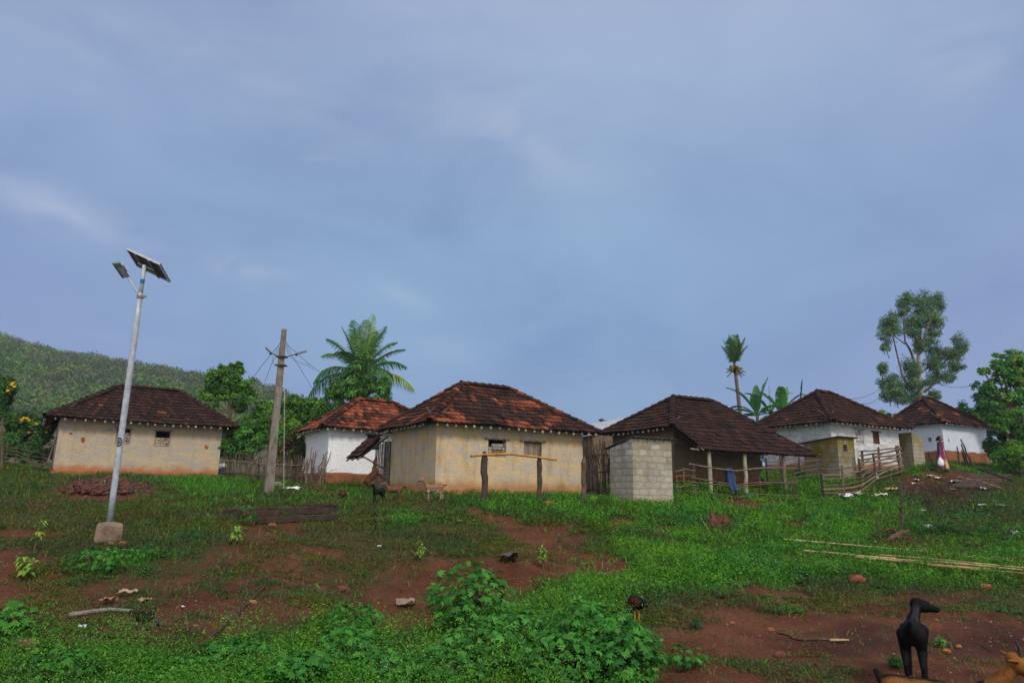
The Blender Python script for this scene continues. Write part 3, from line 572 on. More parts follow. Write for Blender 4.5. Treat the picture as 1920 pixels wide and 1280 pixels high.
def house(key, label, wmat, po, plinth=None, holes=(), rafters=('front', 'left'), hw_front=None, veranda=0., tilew=.195, ragged=0, rcol=(.75, .72, .66)):
    h = HS[key]; X, Y, a, L_, D, zb, hw, ov, drop, rise, hl, hr = h
    root = thing('house', label, 'house', hq(h, 0, 0, 0))
    mb = MB(); wall_faces(mb, h, holes, hw+.08); mb.build('wall', MT[wmat], root)
    ez = hw-drop; sl = rise/(D/2+ov)
    eFL, eFR, eBL, eBR = [hq(h, s, t, ez) for s, t in ((-ov, -ov), (L_+ov, -ov), (-ov, D+ov), (L_+ov, D+ov))]
    rL, rR = hq(h, hl, D/2, ez+rise), hq(h, L_-hr, D/2, ez+rise)
    rb = MB(); sd_ = key*7.3
    tiled(rb, eFL, eFR, rL, rR, po, sd_, tilew); tiled(rb, eBR, eBL, rR, rL, po, sd_+1, tilew)
    tiled(rb, eBL, eFL, rL, rL, po, sd_+2, tilew); tiled(rb, eFR, eBR, rR, rR, po, sd_+3, tilew)
    if veranda:
        k = veranda; vL = hq(h, -ov, -ov-k, ez-k*sl); vR = hq(h, L_+ov+k*.42, -ov-k, ez-k*sl); tiled(rb, vL, vR, eFL, eFR, po*.8, sd_+4, tilew, sag=.02)
        sr = hq(h, L_+ov+k*.42, -ov-k, ez-k*sl); tiled(rb, sr, hq(h, L_+ov+.02, -ov+.02, ez), eFR, eFR, po, sd_+5, tilew)
    roof = rb.build('roof', MT['tile'], root)
    cb = MB()
    for A, B in ((eFL, rL), (eFR, rR), (eBL, rL), (eBR, rR)): caps(cb, A, B, po, sd_)
    caps(cb, rL+np.array([0, 0, .01]), rR+np.array([0, 0, .01]), po, sd_+1, w=.15); cb.build('ridge_tiles', MT['tile'], roof)
    # rafters poking out under the eaves
    def raf(s0, t0, ds, dt, inner=.5):
        f = random.uniform(-.03, .03); q = MB(); p1 = hq(h, s0-ds*inner, t0-dt*inner, ez+sl*inner-.075+f*.3); p2 = hq(h, s0+ds*(ov-.05), t0+dt*(ov-.05), ez-sl*(-ov*0)-.085-.0*ov+f); p2 = hq(h, s0+ds*(ov+.01+f), t0+dt*(ov+.01+f), ez-.118+f*.4)
        p1 = hq(h, s0-ds*inner, t0-dt*inner, ez+sl*(ov+inner)-.12); r = random.uniform(.036, .055); rk = random.uniform(.45, .95)
        q.tube([p1, p1+(p2-p1)*.93, p2], [r, r, r*.95], 8, [(.10, .075, .055), (.10, .075, .055), tuple(v*rk for v in rcol)]); q.build('rafter', MT['wood'], root, smooth=False)
    if 'front' in rafters and not veranda:
        s = -.2
        while s < L_+.3: raf(s, 0, 0, -1); s += random.uniform(.30, .42)
    if 'left' in rafters:
        t = .1
        while t < D+.3: raf(0, t, -1, 0); t += random.uniform(.28, .38)
    if 'right' in rafters:
        t = .2
        while t < D: raf(L_, t, 1, 0); t += .4
    if plinth:
        ph, po_, pc = plinth; pm = MB(); n = 26
        for (o, d, ln) in (((0, 0), (1, 0), L_), ((0, D), (0, -1), D), ((L_, 0), (0, 1), D)):
            nv = []
            for k in range(n+1):
                s = -po_+(ln+2*po_)*k/n; zt = ph+.05*(vnoise(np.array([s*2.2]), np.array([key*3.]), 3)[0]-.5)*2; oo = po_+.03*(vnoise(np.array([s*3]), np.array([key*5.]), 6)[0]-.5)
                out = (d[1], -d[0])
                for dz, w in ((-.7, oo+.05), (zt-.06, oo+.012), (zt, oo-.03), (zt+.012, -.04)):
                    nv.append(hq(h, o[0]+d[0]*s+out[0]*w, o[1]+d[1]*s+out[1]*w, dz))
            F = [(4*k+j, 4*k+4+j, 4*k+5+j, 4*k+1+j) for k in range(n) for j in range(3)]; pm.add(nv, F, pc)
        pm.build('plinth', MT['earth_plaster'], root, smooth=False)
    return root, h
MT['earth_plaster'] = mat('earth_plaster', attr=True, var=(.55, .5, .46), scale=3.2, rough=.92, bump=.02, bscale=14, lo=.3, hi=.7)
BR = [(.42, .34, .25), (.36, .29, .21), (.46, .40, .31), (.33, .22, .15)]
WD = (.24, .20, .16); WDK = (.10, .075, .055)

h1 = HS[1]; A1 = px_hole(h1, 217, 804, 245, 832); A2 = px_hole(h1, 290, 808, 319, 837); m1 = px_hole(h1, 152, 820, 158, 829); m2 = px_hole(h1, 384, 833, 391, 841)
r1, _ = house(1, 'tan mud block house with a dark tiled hip roof behind the solar street lamp', 'house1', .12, (.24, .07, (.30, .12, .055)), [A1, A2])
w = window_frame(h1, A1, r1, WD, extra=.06); bricks_in(h1, A1, r1, BR, 5, .75); w = window_frame(h1, A2, r1, WD, extra=.06); bricks_in(h1, A2, r1, BR, 5, .6)
def rust_mark(h, root, hole):
    side, a, b, c, e = hole; u, n = ax_of(h, side); q = MB(); q.box(loc(h, side, (a+b)/2, (c+e)/2, .004), (u, n, (0, 0, 1)), ((b-a)/2, .012, (e-c)/2), (.32, .10, .035), .02); q.build('clay_patch', MT['stone'], root)
rust_mark(h1, r1, m1); rust_mark(h1, r1, m2); rust_mark(h1, r1, px_hole(h1, 130, 811, 136, 814))

h2 = HS[2]; B1 = px_hole(h2, 688, 816, 712, 843)
r2, _ = house(2, 'small white house with an orange tiled roof and a brown plinth', 'white', .56, (.50, .06, (.27, .105, .045)), [B1])
window_frame(h2, B1, r2, WDK, bars=4, extra=.1)
h3 = HS[3]; C1 = px_hole(h3, 915, 824, 949, 856); C2 = px_hole(h3, 982, 828, 1016, 854)
r3, _ = house(3, 'ochre plastered house with patchy orange and dark tiles behind the bamboo pole rail', 'house3', .33, (.26, .03, (.34, .15, .06)), [C1, C2])
window_frame(h3, C1, r3, WD, extra=.13); bricks_in(h3, C1, r3, [(.36, .33, .30), (.30, .29, .28), (.34, .16, .08)], 5, .85); window_frame(h3, C2, r3, WD, shut=(.24, .18, .14), extra=.15)
h4 = HS[4]
r4, _ = house(4, 'brown house whose dark tiled roof runs low over an open veranda on posts', 'house4', .05, (.3, .1, (.26, .085, .035)), [], ('left',), veranda=1.6)
h5 = HS[5]; E1 = px_hole(h5, 1604, 805, 1619, 832); E2 = px_hole(h5, 1637, 810, 1649, 832)
r5, _ = house(5, 'weathered white house with a peaked dark red tile roof behind the mossy outhouses', 'greywhite', .26, (.42, .05, (.25, .12, .06)), [E1, E2])
window_frame(h5, E1, r5, (.4, .38, .36)); bricks_in(h5, E1, r5, [(.55, .54, .53), (.42, .40, .38), (.5, .49, .48)], 5, .96); window_frame(h5, E2, r5, (.12, .05, .03), shut=(.13, .055, .035))
h6 = HS[6]; G1 = px_hole(h6, 1740, 820, 1746, 828, 'left')
r6, _ = house(6, 'bluish white house with an orange brown base behind the walking woman', 'white6', .30, (.72, .05, (.29, .125, .052)), [px_hole(h6, 1778, 822, 1780, 829), px_hole(h6, 1841, 829, 1843, 835), G1])
# veranda posts, side by side with the slope
def post_part(root, px, py_top, py_bot, Yd=None, col=(.40, .35, .27), r=.075):
    b = on(px, py_bot) if Yd is None else np.array([*(ray(px, py_bot)*Yd)[:2], g(*(ray(px, py_bot)*Yd)[:2])])
    t = ray(px-2, py_top)*b[1]; q = MB(); q.tube(wob(b-np.array([0, 0, .2]), (b[0]+random.uniform(-.03, .03), b[1], t[2]), 4, .012), [r*1.1, r, r, r*.95, r*.9], 9, col); return q.build('post', MT['bark'], root)
def veranda_posts():
    h = h4; sl = h[9]/(h[4]/2+h[7]); ez = h[6]-h[8]; k = 1.6
    for s, c in ((.1, (.42, .37, .29)), (1.95, (.42, .37, .29)), (4.1, (.2, .16, .12))):
        p = hq(h, s, -h[7]-k+.2, 0); zt = hq(h, 0, 0, ez-(k-.2)*sl-.1)[2]; zg = g(p[0], p[1]); q = MB(); q.tube(wob((p[0], p[1], zg-.25), (p[0], p[1], zt), 4, .012), [.088, .08, .078, .075, .072], 9, c); q.build('post', MT['bark'], r4)
    q = MB(); q.tube(wob(hq(h, -.5, -h[7]-k+.2, ez-(k-.2)*sl-.07), hq(h, 5.6, -h[7]-k+.2, ez-(k-.2)*sl-.07), 6, .01), .05, 7, (.10, .07, .05)); q.build('beam', MT['wood'], r4)
    for i in range(11):
        s = -.3+i*.56; q = MB(); q.tube([hq(h, s, -.1, ez+.35*sl-.12), hq(h, s, -h[7]-k+.06, ez-(k-.06)*sl-.10)], .035, 6, (.10, .07, .05)); q.build('rafter', MT['wood'], r4)
    # little bracket of sticks at the cut corner
    q = MB(); q.tube([hq(h, -.9, -h[7]-k+.1, ez-k*sl+.02), hq(h, .4, -h[7]-k+.25, ez-k*sl-.06)], .03, 6, (.3, .25, .2)); q.tube([hq(h, -.5, -h[7]-k-.15, ez-k*sl-.02), hq(h, -.1, -h[7]-k+.9, ez-.55*k*sl-.1)], .03, 6, (.28, .24, .2)); q.build('tie_stick', MT['wood'], r4)
veranda_posts()
# broken tiled awning and woven screen on the left end of the ochre house
def awning(h, root, t0, t1, z1, z0, out, seed, po=.1):
    P = [hq(h, -out, t1, z0), hq(h, -out, t0, z0), hq(h, -.35, t0, z1), hq(h, -.35, t1, z1)]
    mb = MB(); tiled(mb, P[0], P[1], P[3], P[2], po, seed, sag=.0); mb.build('awning', MT['tile'], root)
    for t in (t0+.15, (t0+t1)/2, t1-.15):
        q = MB(); q.tube([hq(h, -out-.1, t, z0-.13), hq(h, -.0, t, z1+.06)], .04, 7, (.26, .22, .17)); q.build('awning_strut', MT['wood'], root)
    q = MB(); q.tube([hq(h, -out+.1, t0-.1, z0-.02), hq(h, -out+.1, t1+.1, z0-.02)], .04, 7, (.2, .17, .13)); q.build('awning_beam', MT['wood'], root)
    q = MB(); q.tube([hq(h, 0, t0+.1, .95), hq(h, -out+.2, t0+.1, z0-.03)], .035, 7, (.24, .2, .16)); q.build('awning_strut', MT['wood'], root)
h3e = HS[3]
awning(h3e, r3, h3e[4]+.25, h3e[4]+1.9, 2.25, 1.45, 1.15, 5.5)
def woven(root, A, B, z0, z1, col=(.42, .40, .36)):
    A = np.array(A, float); B = np.array(B, float); d = B-A; n = max(3, int(np.linalg.norm(d)/.16)); mb = MB(); side = np.array([-d[1], d[0], 0]); side /= np.linalg.norm(side)
    for k in range(n+1):
        p = A+d*k/n; mb.tube([p+(0, 0, z0), p+(random.uniform(-.02, .02), 0, z1+random.uniform(-.1, .1))], .018, 6, tuple(c*.6 for c in col))
    z = z0+.1; j = 0
    while z < z1:
        P = [A+d*k/n+side*.028*(1 if (k+j) % 2 else -1)+np.array([0, 0, z+random.uniform(-.015, .015)]) for k in range(n+1)]; mb.tube(P, .014, 5, tuple(c*random.uniform(.6, 1.1) for c in col)); z += .055; j += 1
    return mb.build('woven_screen', MT['wood'], root)
pA = hq(h3e, -.05, h3e[4]+.05, 0); pB = hq(h3e, -.05, h3e[4]+1.6, 0); woven(r3, pA*[1, 1, 0]+[0, 0, 0], pB*[1, 1, 0], h3e[5]-.1, h3e[5]+2.1, (.40, .38, .34))
q = MB(); u_, v_ = ax_of(h3e); q.box(hq(h3e, .35, h3e[4]+.85, 1.0), (u_, v_, (0, 0, 1)), (.03, .8, 1.15), (.05, .04, .03)); q.build('interior_shade_panel', MT['wood'], r3)  # added dark panel: its colour stands for the shaded lean-to interior behind the screen
h2e = HS[2]; pA = hq(h2e, -.02, h2e[4]+.05, 0); pB = hq(h2e, -.1, h2e[4]+1.5, 0); woven(r2, pA*[1, 1, 0], pB*[1, 1, 0], h2e[5]-.1, h2e[5]+2.1, (.16, .12, .09))
awning(h2e, r2, h2e[4]+.2, h2e[4]+1.6, 2.3, 1.5, 1.0, 2.5, .5)

# ---------------------------------------------------------------- block outhouses
def outhouse(corner_px, Y, wr, wl, ht_f, ht_b, matn, label, yaw, roofcol=None, hole=None, roof='sheet', ht_r=None):
    """corner_px: foot of the near corner; wr wide along the front, wl deep; height at the front edge and at the back"""
    c = at(*corner_px, Y); c[2] = min(c[2], g(c[0], c[1])+.02) if abs(c[2]-g(c[0], c[1])) < .8 else c[2]; c0 = at(*corner_px, Y)
    h = (c0[0], c0[1], yaw, wr, wl, c0[2], ht_f); root = thing('outhouse', label, 'outhouse', hq(h, 0, 0, 0))
    ht_r = ht_r or ht_f; mb = MB()
    def quad(s0, t0, s1, t1, z0, z1, ln, off=0):
        mb.add([hq(h, s0, t0, -.6), hq(h, s1, t1, -.6), hq(h, s1, t1, z1), hq(h, s0, t0, z0)], [(0, 1, 2, 3)], (1, 1, 1), [(off, -.6, 0), (off+ln, -.6, 0), (off+ln, z1, 0), (off, z0, 0)])
    if hole:
        a, b, z0, z1 = hole
        for (x0, x1, y0, y1) in ((0, a, -.6, ht_f), (b, wr, -.6, ht_f), (a, b, -.6, z0), (a, b, z1, ht_f)):
            f = lambda s: ht_f+(ht_r-ht_f)*s/wr if y1 == ht_f else y1
            mb.add([hq(h, x0, 0, y0), hq(h, x1, 0, y0), hq(h, x1, 0, f(x1)), hq(h, x0, 0, f(x0))], [(0, 1, 2, 3)], (1, 1, 1), [(x0, y0, 0), (x1, y0, 0), (x1, y1, 0), (x0, y1, 0)])
        for p1, p2 in (((a, z0), (b, z0)), ((b, z0), (b, z1)), ((b, z1), (a, z1)), ((a, z1), (a, z0))):
            mb.add([hq(h, p1[0], 0, p1[1]), hq(h, p2[0], 0, p2[1]), hq(h, p2[0], .2, p2[1]), hq(h, p1[0], .2, p1[1])], [(3, 2, 1, 0)], (1, 1, 1), [(0, 0, 0)]*4)
    else: quad(0, 0, wr, 0, ht_f, ht_r, wr)
    quad(wr, 0, wr, wl, ht_r, ht_b, wl, 7); quad(wr, wl, 0, wl, ht_b, ht_b, wr, 3); quad(0, wl, 0, 0, ht_b, ht_f, wl, 11)
    # wall tops
    t = .15
    for (s0, t0, s1, t1, za, zb_) in ((0, 0, wr, t, ht_f, ht_r), (0, wl-t, wr, wl, ht_b, ht_b)):
        mb.add([hq(h, s0, t0, za), hq(h, s1, t0, zb_), hq(h, s1, t1, zb_), hq(h, s0, t1, za)], [(0, 1, 2, 3)])
    for s0 in (0, wr-t):
        zz = ht_f if s0 == 0 else ht_r
        mb.add([hq(h, s0, 0, zz+.001), hq(h, s0+t, 0, zz+.001), hq(h, s0+t, wl, ht_b+.001), hq(h, s0, wl, ht_b+.001)], [(0, 1, 2, 3)])
    mb.build('wall', MT[matn], root)
    if roof:
        rb = MB(); o = .16; n = 40; V = []
        for k in range(n+1):
            s = -o*.6+(wr+o*1.2)*k/n; zw = .022*math.sin(k*math.pi/2*1.0) if roof == 'sheet' else 0
            for (tt, z) in ((-o, ht_f+(ht_r-ht_f)*max(0, min(1, s/wr))+.05), (wl+o*1.6, ht_b+.05-(ht_f-ht_b)/wl*o)):
                V.append(hq(h, s, tt, z+zw)); V.append(hq(h, s, tt, z+zw-.02))
        F = [(4*k, 4*k+4, 4*k+6, 4*k+2) for k in range(n)]+[(4*k+3, 4*k+7, 4*k+5, 4*k+1) for k in range(n)]+[(4*k+1, 4*k+5, 4*k+4, 4*k) for k in range(n)]+[(4*k+2, 4*k+6, 4*k+7, 4*k+3) for k in range(n)]
        rb.add(V, F+[(0, 2, 3, 1), (4*n+1, 4*n+3, 4*n+2, 4*n)], roofcol or (.07, .065, .05)); rb.build('roof', MT['stone'], root)
    return root, h
ya = .54
oA, hA = outhouse((1188, 937), 22.6, 1.72, 1.15, 1.97, 1.68, 'block', 'pale cement block outhouse at the left corner of the dark veranda roof', ya, roofcol=(.08, .075, .045))
oB, hB = outhouse((1576, 901), 31.2, 1.25, 1.75, 1.92, 1.72, 'mossblock', 'small mossy outhouse with a corrugated lid and one tiny square opening', .54, roofcol=(.09, .08, .07), hole=(.42, .72, 1.30, 1.62))
oC, hC = outhouse((1716, 879), 38., 1.0, 2.5, 1.98, 1.98, 'mossblock2', 'roofless block outhouse with a moss stained left side beside the white houses', .5, roof=None, ht_r=1.75)
# grey sheet-roofed shed far behind, a short pole beside it
def shed():
    # gable end faces the viewer's left
    root = thing('shed', 'far pale shed with a grey sheet roof between the ochre house and the dark roof', 'shed', at(1095, 900, 42)); P = lambda px, py, Y: at(px, py, Y)
    a, b = P(1050, 930, 46), P(1112, 930, 42); mb = MB(); q = b-a; u = q/np.linalg.norm(q); v = np.array([-u[1], u[0], 0]); z = lambda py, Y: at(1100, py, Y)[2]
    ez = z(812, 42); rz = z(780, 44); b0 = np.array([b[0], b[1], 0]); a0 = b0-u*6; w = 3.0
    c = [a0, b0, b0+v*w*2, a0+v*w*2]
    for i in range(4):
        p, r = c[i], c[(i+1) % 4]; mb.add([p+(0, 0, 0.2), r+(0, 0, .2), r+(0, 0, ez), p+(0, 0, ez)], [(0, 1, 2, 3)], (1, 1, 1), [(0, 0, 0), (5, 0, 0), (5, 2, 0), (0, 2, 0)])
    mb.add([b0+(0, 0, ez), b0+v*w*2+(0, 0, ez), b0+v*w+(0, 0, rz)], [(0, 1, 2)], (1, 1, 1), [(0, 2, 0), (4, 2, 0), (2, 4, 0)])
    mb.build('wall', MT['house4'], root)
    rb = MB(); o = .3
    for sgn in (0, 1):
        e = -o*v if sgn == 0 else v*(2*w+o); dz = (rz-ez)/w*o; V = []
        for (p, s) in ((a0-u*o, 0), (b0+u*o, 1)):
            V += [p+e+(0, 0, ez-dz), p+v*w+(0, 0, rz)]
        V += [x-np.array([0, 0, .04]) for x in V]
        rb.add(V, [(0, 2, 3, 1), (5, 7, 6, 4), (0, 4, 6, 2), (1, 3, 7, 5), (2, 6, 7, 3), (0, 1, 5, 4)], (.52, .56, .60))
    rb.build('roof', MT['stone'], root)
shed()

# ---------------------------------------------------------------- trees
def crown(parent, lobes, n, ll, lw, pal, Y, dz=None, sub=10, droop=0., name='crown', m='leaf', tight=.30, hollow=.55, dscale=1., odd=None):
    """lobes: (px, py, rx, ry[, depth offset]) with sizes in photo pixels, turned into metres at distance Y"""
    P = []; Nn = []; Cc = []; tot = sum(l[2]*l[3] for l in lobes); k = Y/FPX*1.02; cents = []
    for l in lobes:
        px, py, rx, ry = l[:4]; dy = l[4] if len(l) > 4 else 0.; c = at(px, py, Y+dy); R3 = np.array([rx*k, min(rx, ry)*k*1.0*dscale, ry*k]); cents.append((c, R3))
        nn = max(20, int(n*rx*ry/tot)); ns = max(4, int(sub*(rx*ry/(tot/len(lobes)))**.6))
        d = RNG.normal(size=(ns, 3)); d /= np.linalg.norm(d, axis=1, keepdims=True); sc = c+d*R3*(hollow+(1-hollow)*RNG.random((ns, 1))**.5)*.86
        tone = RNG.uniform(.7, 1.3, ns); w = RNG.integers(0, ns, nn); q = RNG.normal(size=(nn, 3)); q = q/np.linalg.norm(q, axis=1, keepdims=True)*RNG.random((nn, 1))**.45
        pt = sc[w]+q*R3*tight*RNG.uniform(.7, 1.3, (ns, 1))[w]
        P.append(pt); Nn.append(q*.9+(pt-c)/R3*.5+np.array([0, 0, .45])); ci = RNG.integers(0, len(pal), ns); base = np.array(pal)[ci][w]; Cc.append(base*tone[w][:, None]*RNG.uniform(.8, 1.2, (nn, 1)))
    P = np.concatenate(P); Nn = np.concatenate(Nn); Cc = np.concatenate(Cc); dirs = None
    if odd is not None:
        msk = RNG.random(len(P)) < odd[0]; Cc[msk] = np.array(odd[1])*RNG.uniform(.7, 1.2, (msk.sum(), 1))
    if droop: dirs = np.tile([0, 0, -1.], (len(P), 1))*droop+RNG.normal(size=P.shape)*.6
    o = leaves_mesh(name, P, RNG.uniform(.7, 1.25, len(P))*ll, RNG.uniform(.7, 1.2, len(P))*lw, Cc, MT[m], nrm=Nn, dirs=dirs, parent=parent)
    return o, cents
def trunk(parent, base, fork, cents, r0, col=(.12, .09, .06), twigs=3, sag=.15):
    mb = MB(); base = np.array(base, float); fork = np.array(fork, float)
    mb.tube(wob(base-np.array([0, 0, .3]), fork, 5, r0*.25), [r0*1.15, r0, r0*.92, r0*.85, r0*.8, r0*.7], 9, col)
    for c, R3 in cents:
        e = c-np.array([0, 0, R3[2]*.25]); d = e-fork; mid = fork+d*.5+np.array([0, 0, -sag*np.linalg.norm(d)*.3]); r = r0*.42
        mb.tube([fork-(fork-base)*.04, fork+(mid-fork)*.5, mid, e], [r, r*.8, r*.6, r*.3], 6, col)
        for _ in range(twigs):
            t = c+RNG.normal(size=3)*R3*.45; s0 = mid+(e-mid)*random.uniform(.1, 1); mb.tube([s0, (s0+t)/2+RNG.normal(size=3)*R3*.06, t], [r*.28, r*.2, r*.08], 5, col, cap=False)
    return mb.build('trunk', MT['bark'], parent)
def tree(label, name, Y, foot_px, lobes, n, ll, lw, pal, r0, fork_px, cat='tree', col=(.12, .09, .06), twigs=3, group=None, **kw):
    b = at(foot_px, 900, Y); b[2] = g(b[0], b[1]); root = thing(name, label, cat, b, group=group); o, cents = crown(root, lobes, n, ll, lw, pal, Y, **kw)
    trunk(root, b, at(*fork_px, Y), cents, r0, col, twigs); return root
G1p = [(.075, .20, .025), (.10, .24, .03), (.05, .14, .025), (.13, .27, .035)]
G2p = [(.055, .17, .03), (.075, .22, .035), (.04, .12, .025), (.10, .26, .045)]
tree('airy light green tree rising behind the left house, its crown against the hill', 'feathery_tree', 46, 432,
     [(432, 702, 24, 18), (405, 712, 22, 20), (455, 716, 24, 18), (392, 738, 20, 16), (428, 736, 26, 16), (462, 742, 20, 16), (445, 690, 16, 12), (418, 694, 14, 12), (448, 765, 16, 11), (400, 760, 14, 9)], 9000, .22, .10, G1p, .13, (432, 775), sub=16, tight=.34)
tree('dense round green tree standing behind the stick fence and the utility pole', 'bushy_tree', 40, 545,
     [(505, 775, 34, 22), (545, 762, 34, 18), (580, 768, 30, 20), (470, 800, 34, 22), (520, 800, 38, 24), (560, 800, 34, 26), (600, 790, 22, 24), (500, 760, 20, 12), (590, 753, 18, 10)], 11000, .19, .09, G1p, .16, (540, 830), sub=15, tight=.36, dscale=1.2)
tree('leafy dark green shrub filling the gap right of the left house', 'garden_shrub', 34.5, 470,
     [(440, 820, 28, 24), (470, 812, 28, 24), (500, 826, 28, 24), (455, 845, 36, 18), (425, 842, 16, 18), (525, 835, 20, 26)], 8000, .15, .09, G2p, .09, (462, 868), cat='shrub', sub=14, tight=.4)
tree('thin straggly bush with bare reed stems just right of the utility pole', 'reed_bush', 33.5, 545,
     [(540, 838, 16, 30), (562, 850, 14, 24), (520, 862, 16, 18)], 2600, .17, .05, [(.07, .12, .03), (.10, .11, .04), (.05, .09, .025)], .05, (545, 880), cat='bush', sub=10, twigs=8)
tree('dense dark mango tree in front of the coconut palm behind the orange roof', 'mango_tree', 38, 668,
     [(672, 690, 26, 20), (650, 716, 30, 22), (690, 712, 28, 24), (634, 735, 26, 18), (668, 738, 34, 22), (708, 735, 28, 24), (722, 722, 16, 18), (622, 752, 22, 14), (700, 755, 34, 16), (605, 762, 16, 12), (683, 672, 16, 12)], 11000, .25, .062, G2p, .17, (668, 775), sub=15, tight=.36, droop=.8, m='leaf2', odd=(.02, (.40, .26, .06)))
def frond(mb, b, d0, L, droop, wl, col, n=30, fold=.5, stiff=1.):
    wl = wl*1.3
    """coconut frond: curved rachis with two rows of narrow drooping leaflets"""
    b = np.array(b, float); d = np.array(d0, float); d /= np.linalg.norm(d); P = [b]; cur = d.copy(); st = L/n
    for k in range(n):
        cur = cur+np.array([0, 0, -droop*(.3+k/n)*st/L*1.6]); cur /= np.linalg.norm(cur); P.append(P[-1]+cur*st)
    mb.tube(P[::2]+[P[-1]], list(np.linspace(.045, .008, len(P[::2])+1)), 5, (.13, .15, .04))
    for k in range(3, n+1):
        f = k/n; t = P[k]-P[k-1]; t /= np.linalg.norm(t); s = np.cross(t, (0, 0, 1)); s = s/(np.linalg.norm(s)+1e-6); u = np.cross(s, t)
        ln = wl*(math.sin(math.pi*min(1, .12+f*.86))**.6)*random.uniform(.85, 1.1)
        for sg in (-1, 1):
            for q in (random.random()*.4, .5+random.random()*.4):
                p = P[k]-t*st*q; dd = s*sg*.9*stiff+t*random.uniform(.35, .6)+u*(.16-fold*.3); dd /= np.linalg.norm(dd); m = p+dd*ln*.5; e = p+dd*ln*.9+np.array([0, 0, -ln*fold*.55]); w = t*.020+u*.014
                c = tuple(v*random.uniform(.75, 1.25) for v in col); mb.add([p-w*.7, p+w*.7, m+w, m-w, e], [(0, 1, 2, 3), (3, 2, 4)], c)
def palm(name, label, Y, foot_px, crown_px, fronds, r0, nuts=None, trunk_col=(.22, .19, .16), lean=0):
    b = at(foot_px, 880, Y); b[2] = g(b[0], b[1]); c = at(*crown_px, Y); root = thing(name, label, 'palm tree', b)
    q = MB(); P = [b+(c-b)*t+np.array([lean*math.sin(math.pi*t), 0, 0]) for t in np.linspace(0, 1, 26)]; P[0] = P[0]-np.array([0, 0, .3]); q.tube(P, [r0*(1.25-.45*t)*(1.05 if k % 2 else .95) for k, t in enumerate(np.linspace(0, 1, 26))], 9, trunk_col); q.build('trunk', MT['bark'], root)
    for (dx, dz, dy, L, dr, wl, col, fold) in fronds:
        m = MB(); frond(m, c, np.array([dx, dy, dz]), L, dr, wl, col, fold=fold); m.build('frond', MT['leaf'], root)
    if nuts: nuts(root, c)
PG = (.09, .23, .055); PD = (.05, .14, .045); PY = (.20, .32, .05)
palm('coconut_palm', 'coconut palm with arching fronds rising behind the mango tree', 41, 676, (676, 702),
     [(-.35, 1, 0, 3.2, .45, .75, PD, .3), (.02, 1, .1, 3.5, .2, .8, PG, .3), (.16, 1, -.1, 3.7, .22, .85, PY, .3), (.55, 1, 0, 3.0, .9, .7, PG, .5), (.75, .9, .2, 3.2, .7, .75, PD, .5), (-.75, 1, .1, 3.0, 1.2, .75, PG, .7), (-.95, .62, 0, 3.3, 1.7, .85, PD, 1.), (-1, .25, .1, 3.7, 1.4, .8, PD, 1.1),
      (1, .28, .05, 3.6, 1.1, .8, PY, 1.1), (.15, 1, .3, 3.2, .35, .8, PG, .4), (-1, -.05, .2, 3.2, 1.5, .8, PD, 1.1), (.3, .9, .7, 2.9, .9, .7, PG, .6), (-.3, .8, -.7, 2.7, 1.0, .7, PD, .6), (.8, .5, -.5, 2.8, 1.4, .7, PG, .9), (-.1, 1, -.3, 3.3, .4, .8, PG, .3), (.35, 1, -.1, 3.3, .6, .8, PG, .5), (-.18, 1, .2, 3.1, .3, .75, PD, .3), (.9, .75, 0, 3.0, 1.1, .75, PD, .8), (-.55, 1, -.3, 3.0, .8, .75, PG, .6)], .16)
def stubs(root, c):
    m = MB()
    for k in range(34):
        a = random.uniform(0, 6.28); r = random.uniform(.45, .95); d = np.array([math.cos(a), math.sin(a), random.uniform(-.6, .35)]); m.tube([c+(0, 0, random.uniform(-.75, -.15)), c+d*r+(0, 0, -.5)], [.05, .035], 5, random.choice([(.24, .19, .05), (.13, .10, .04), (.07, .055, .03)]))
    for k in range(12):
        a = random.uniform(0, 6.28); p = c+np.array([math.cos(a)*.28, math.sin(a)*.28, random.uniform(-.6, -.25)]); m.tube([p, p+(0, 0, .24)], [.12, .10], 7, random.choice([(.22, .2, .04), (.12, .16, .04)]))
    m.build('coconut_cluster', MT['bark'], root)
palm('lopped_palm', 'tall thin palm with a lopped upright tuft above a ring of cut stubs', 52, 1393, (1377, 683),
     [(-.12, 1, 0, 2.35, .1, .62, PG, .5), (.14, 1, .05, 2.4, .1, .62, PD, .5), (0, 1, -.1, 2.3, .05, .6, PG, .5), (-.28, 1, .1, 2.2, .35, .6, PG, .6), (.34, 1, 0, 2.3, .4, .6, PY, .6), (.22, 1, .25, 2.1, .3, .6, PD, .6), (-.2, 1, -.25, 2.1, .3, .6, PD, .6), (-.42, 1, .1, 1.7, .5, .5, PG, .7), (.48, 1, -.1, 1.8, .6, .5, PG, .7)], .15, nuts=stubs, trunk_col=(.17, .12, .10), lean=.12)
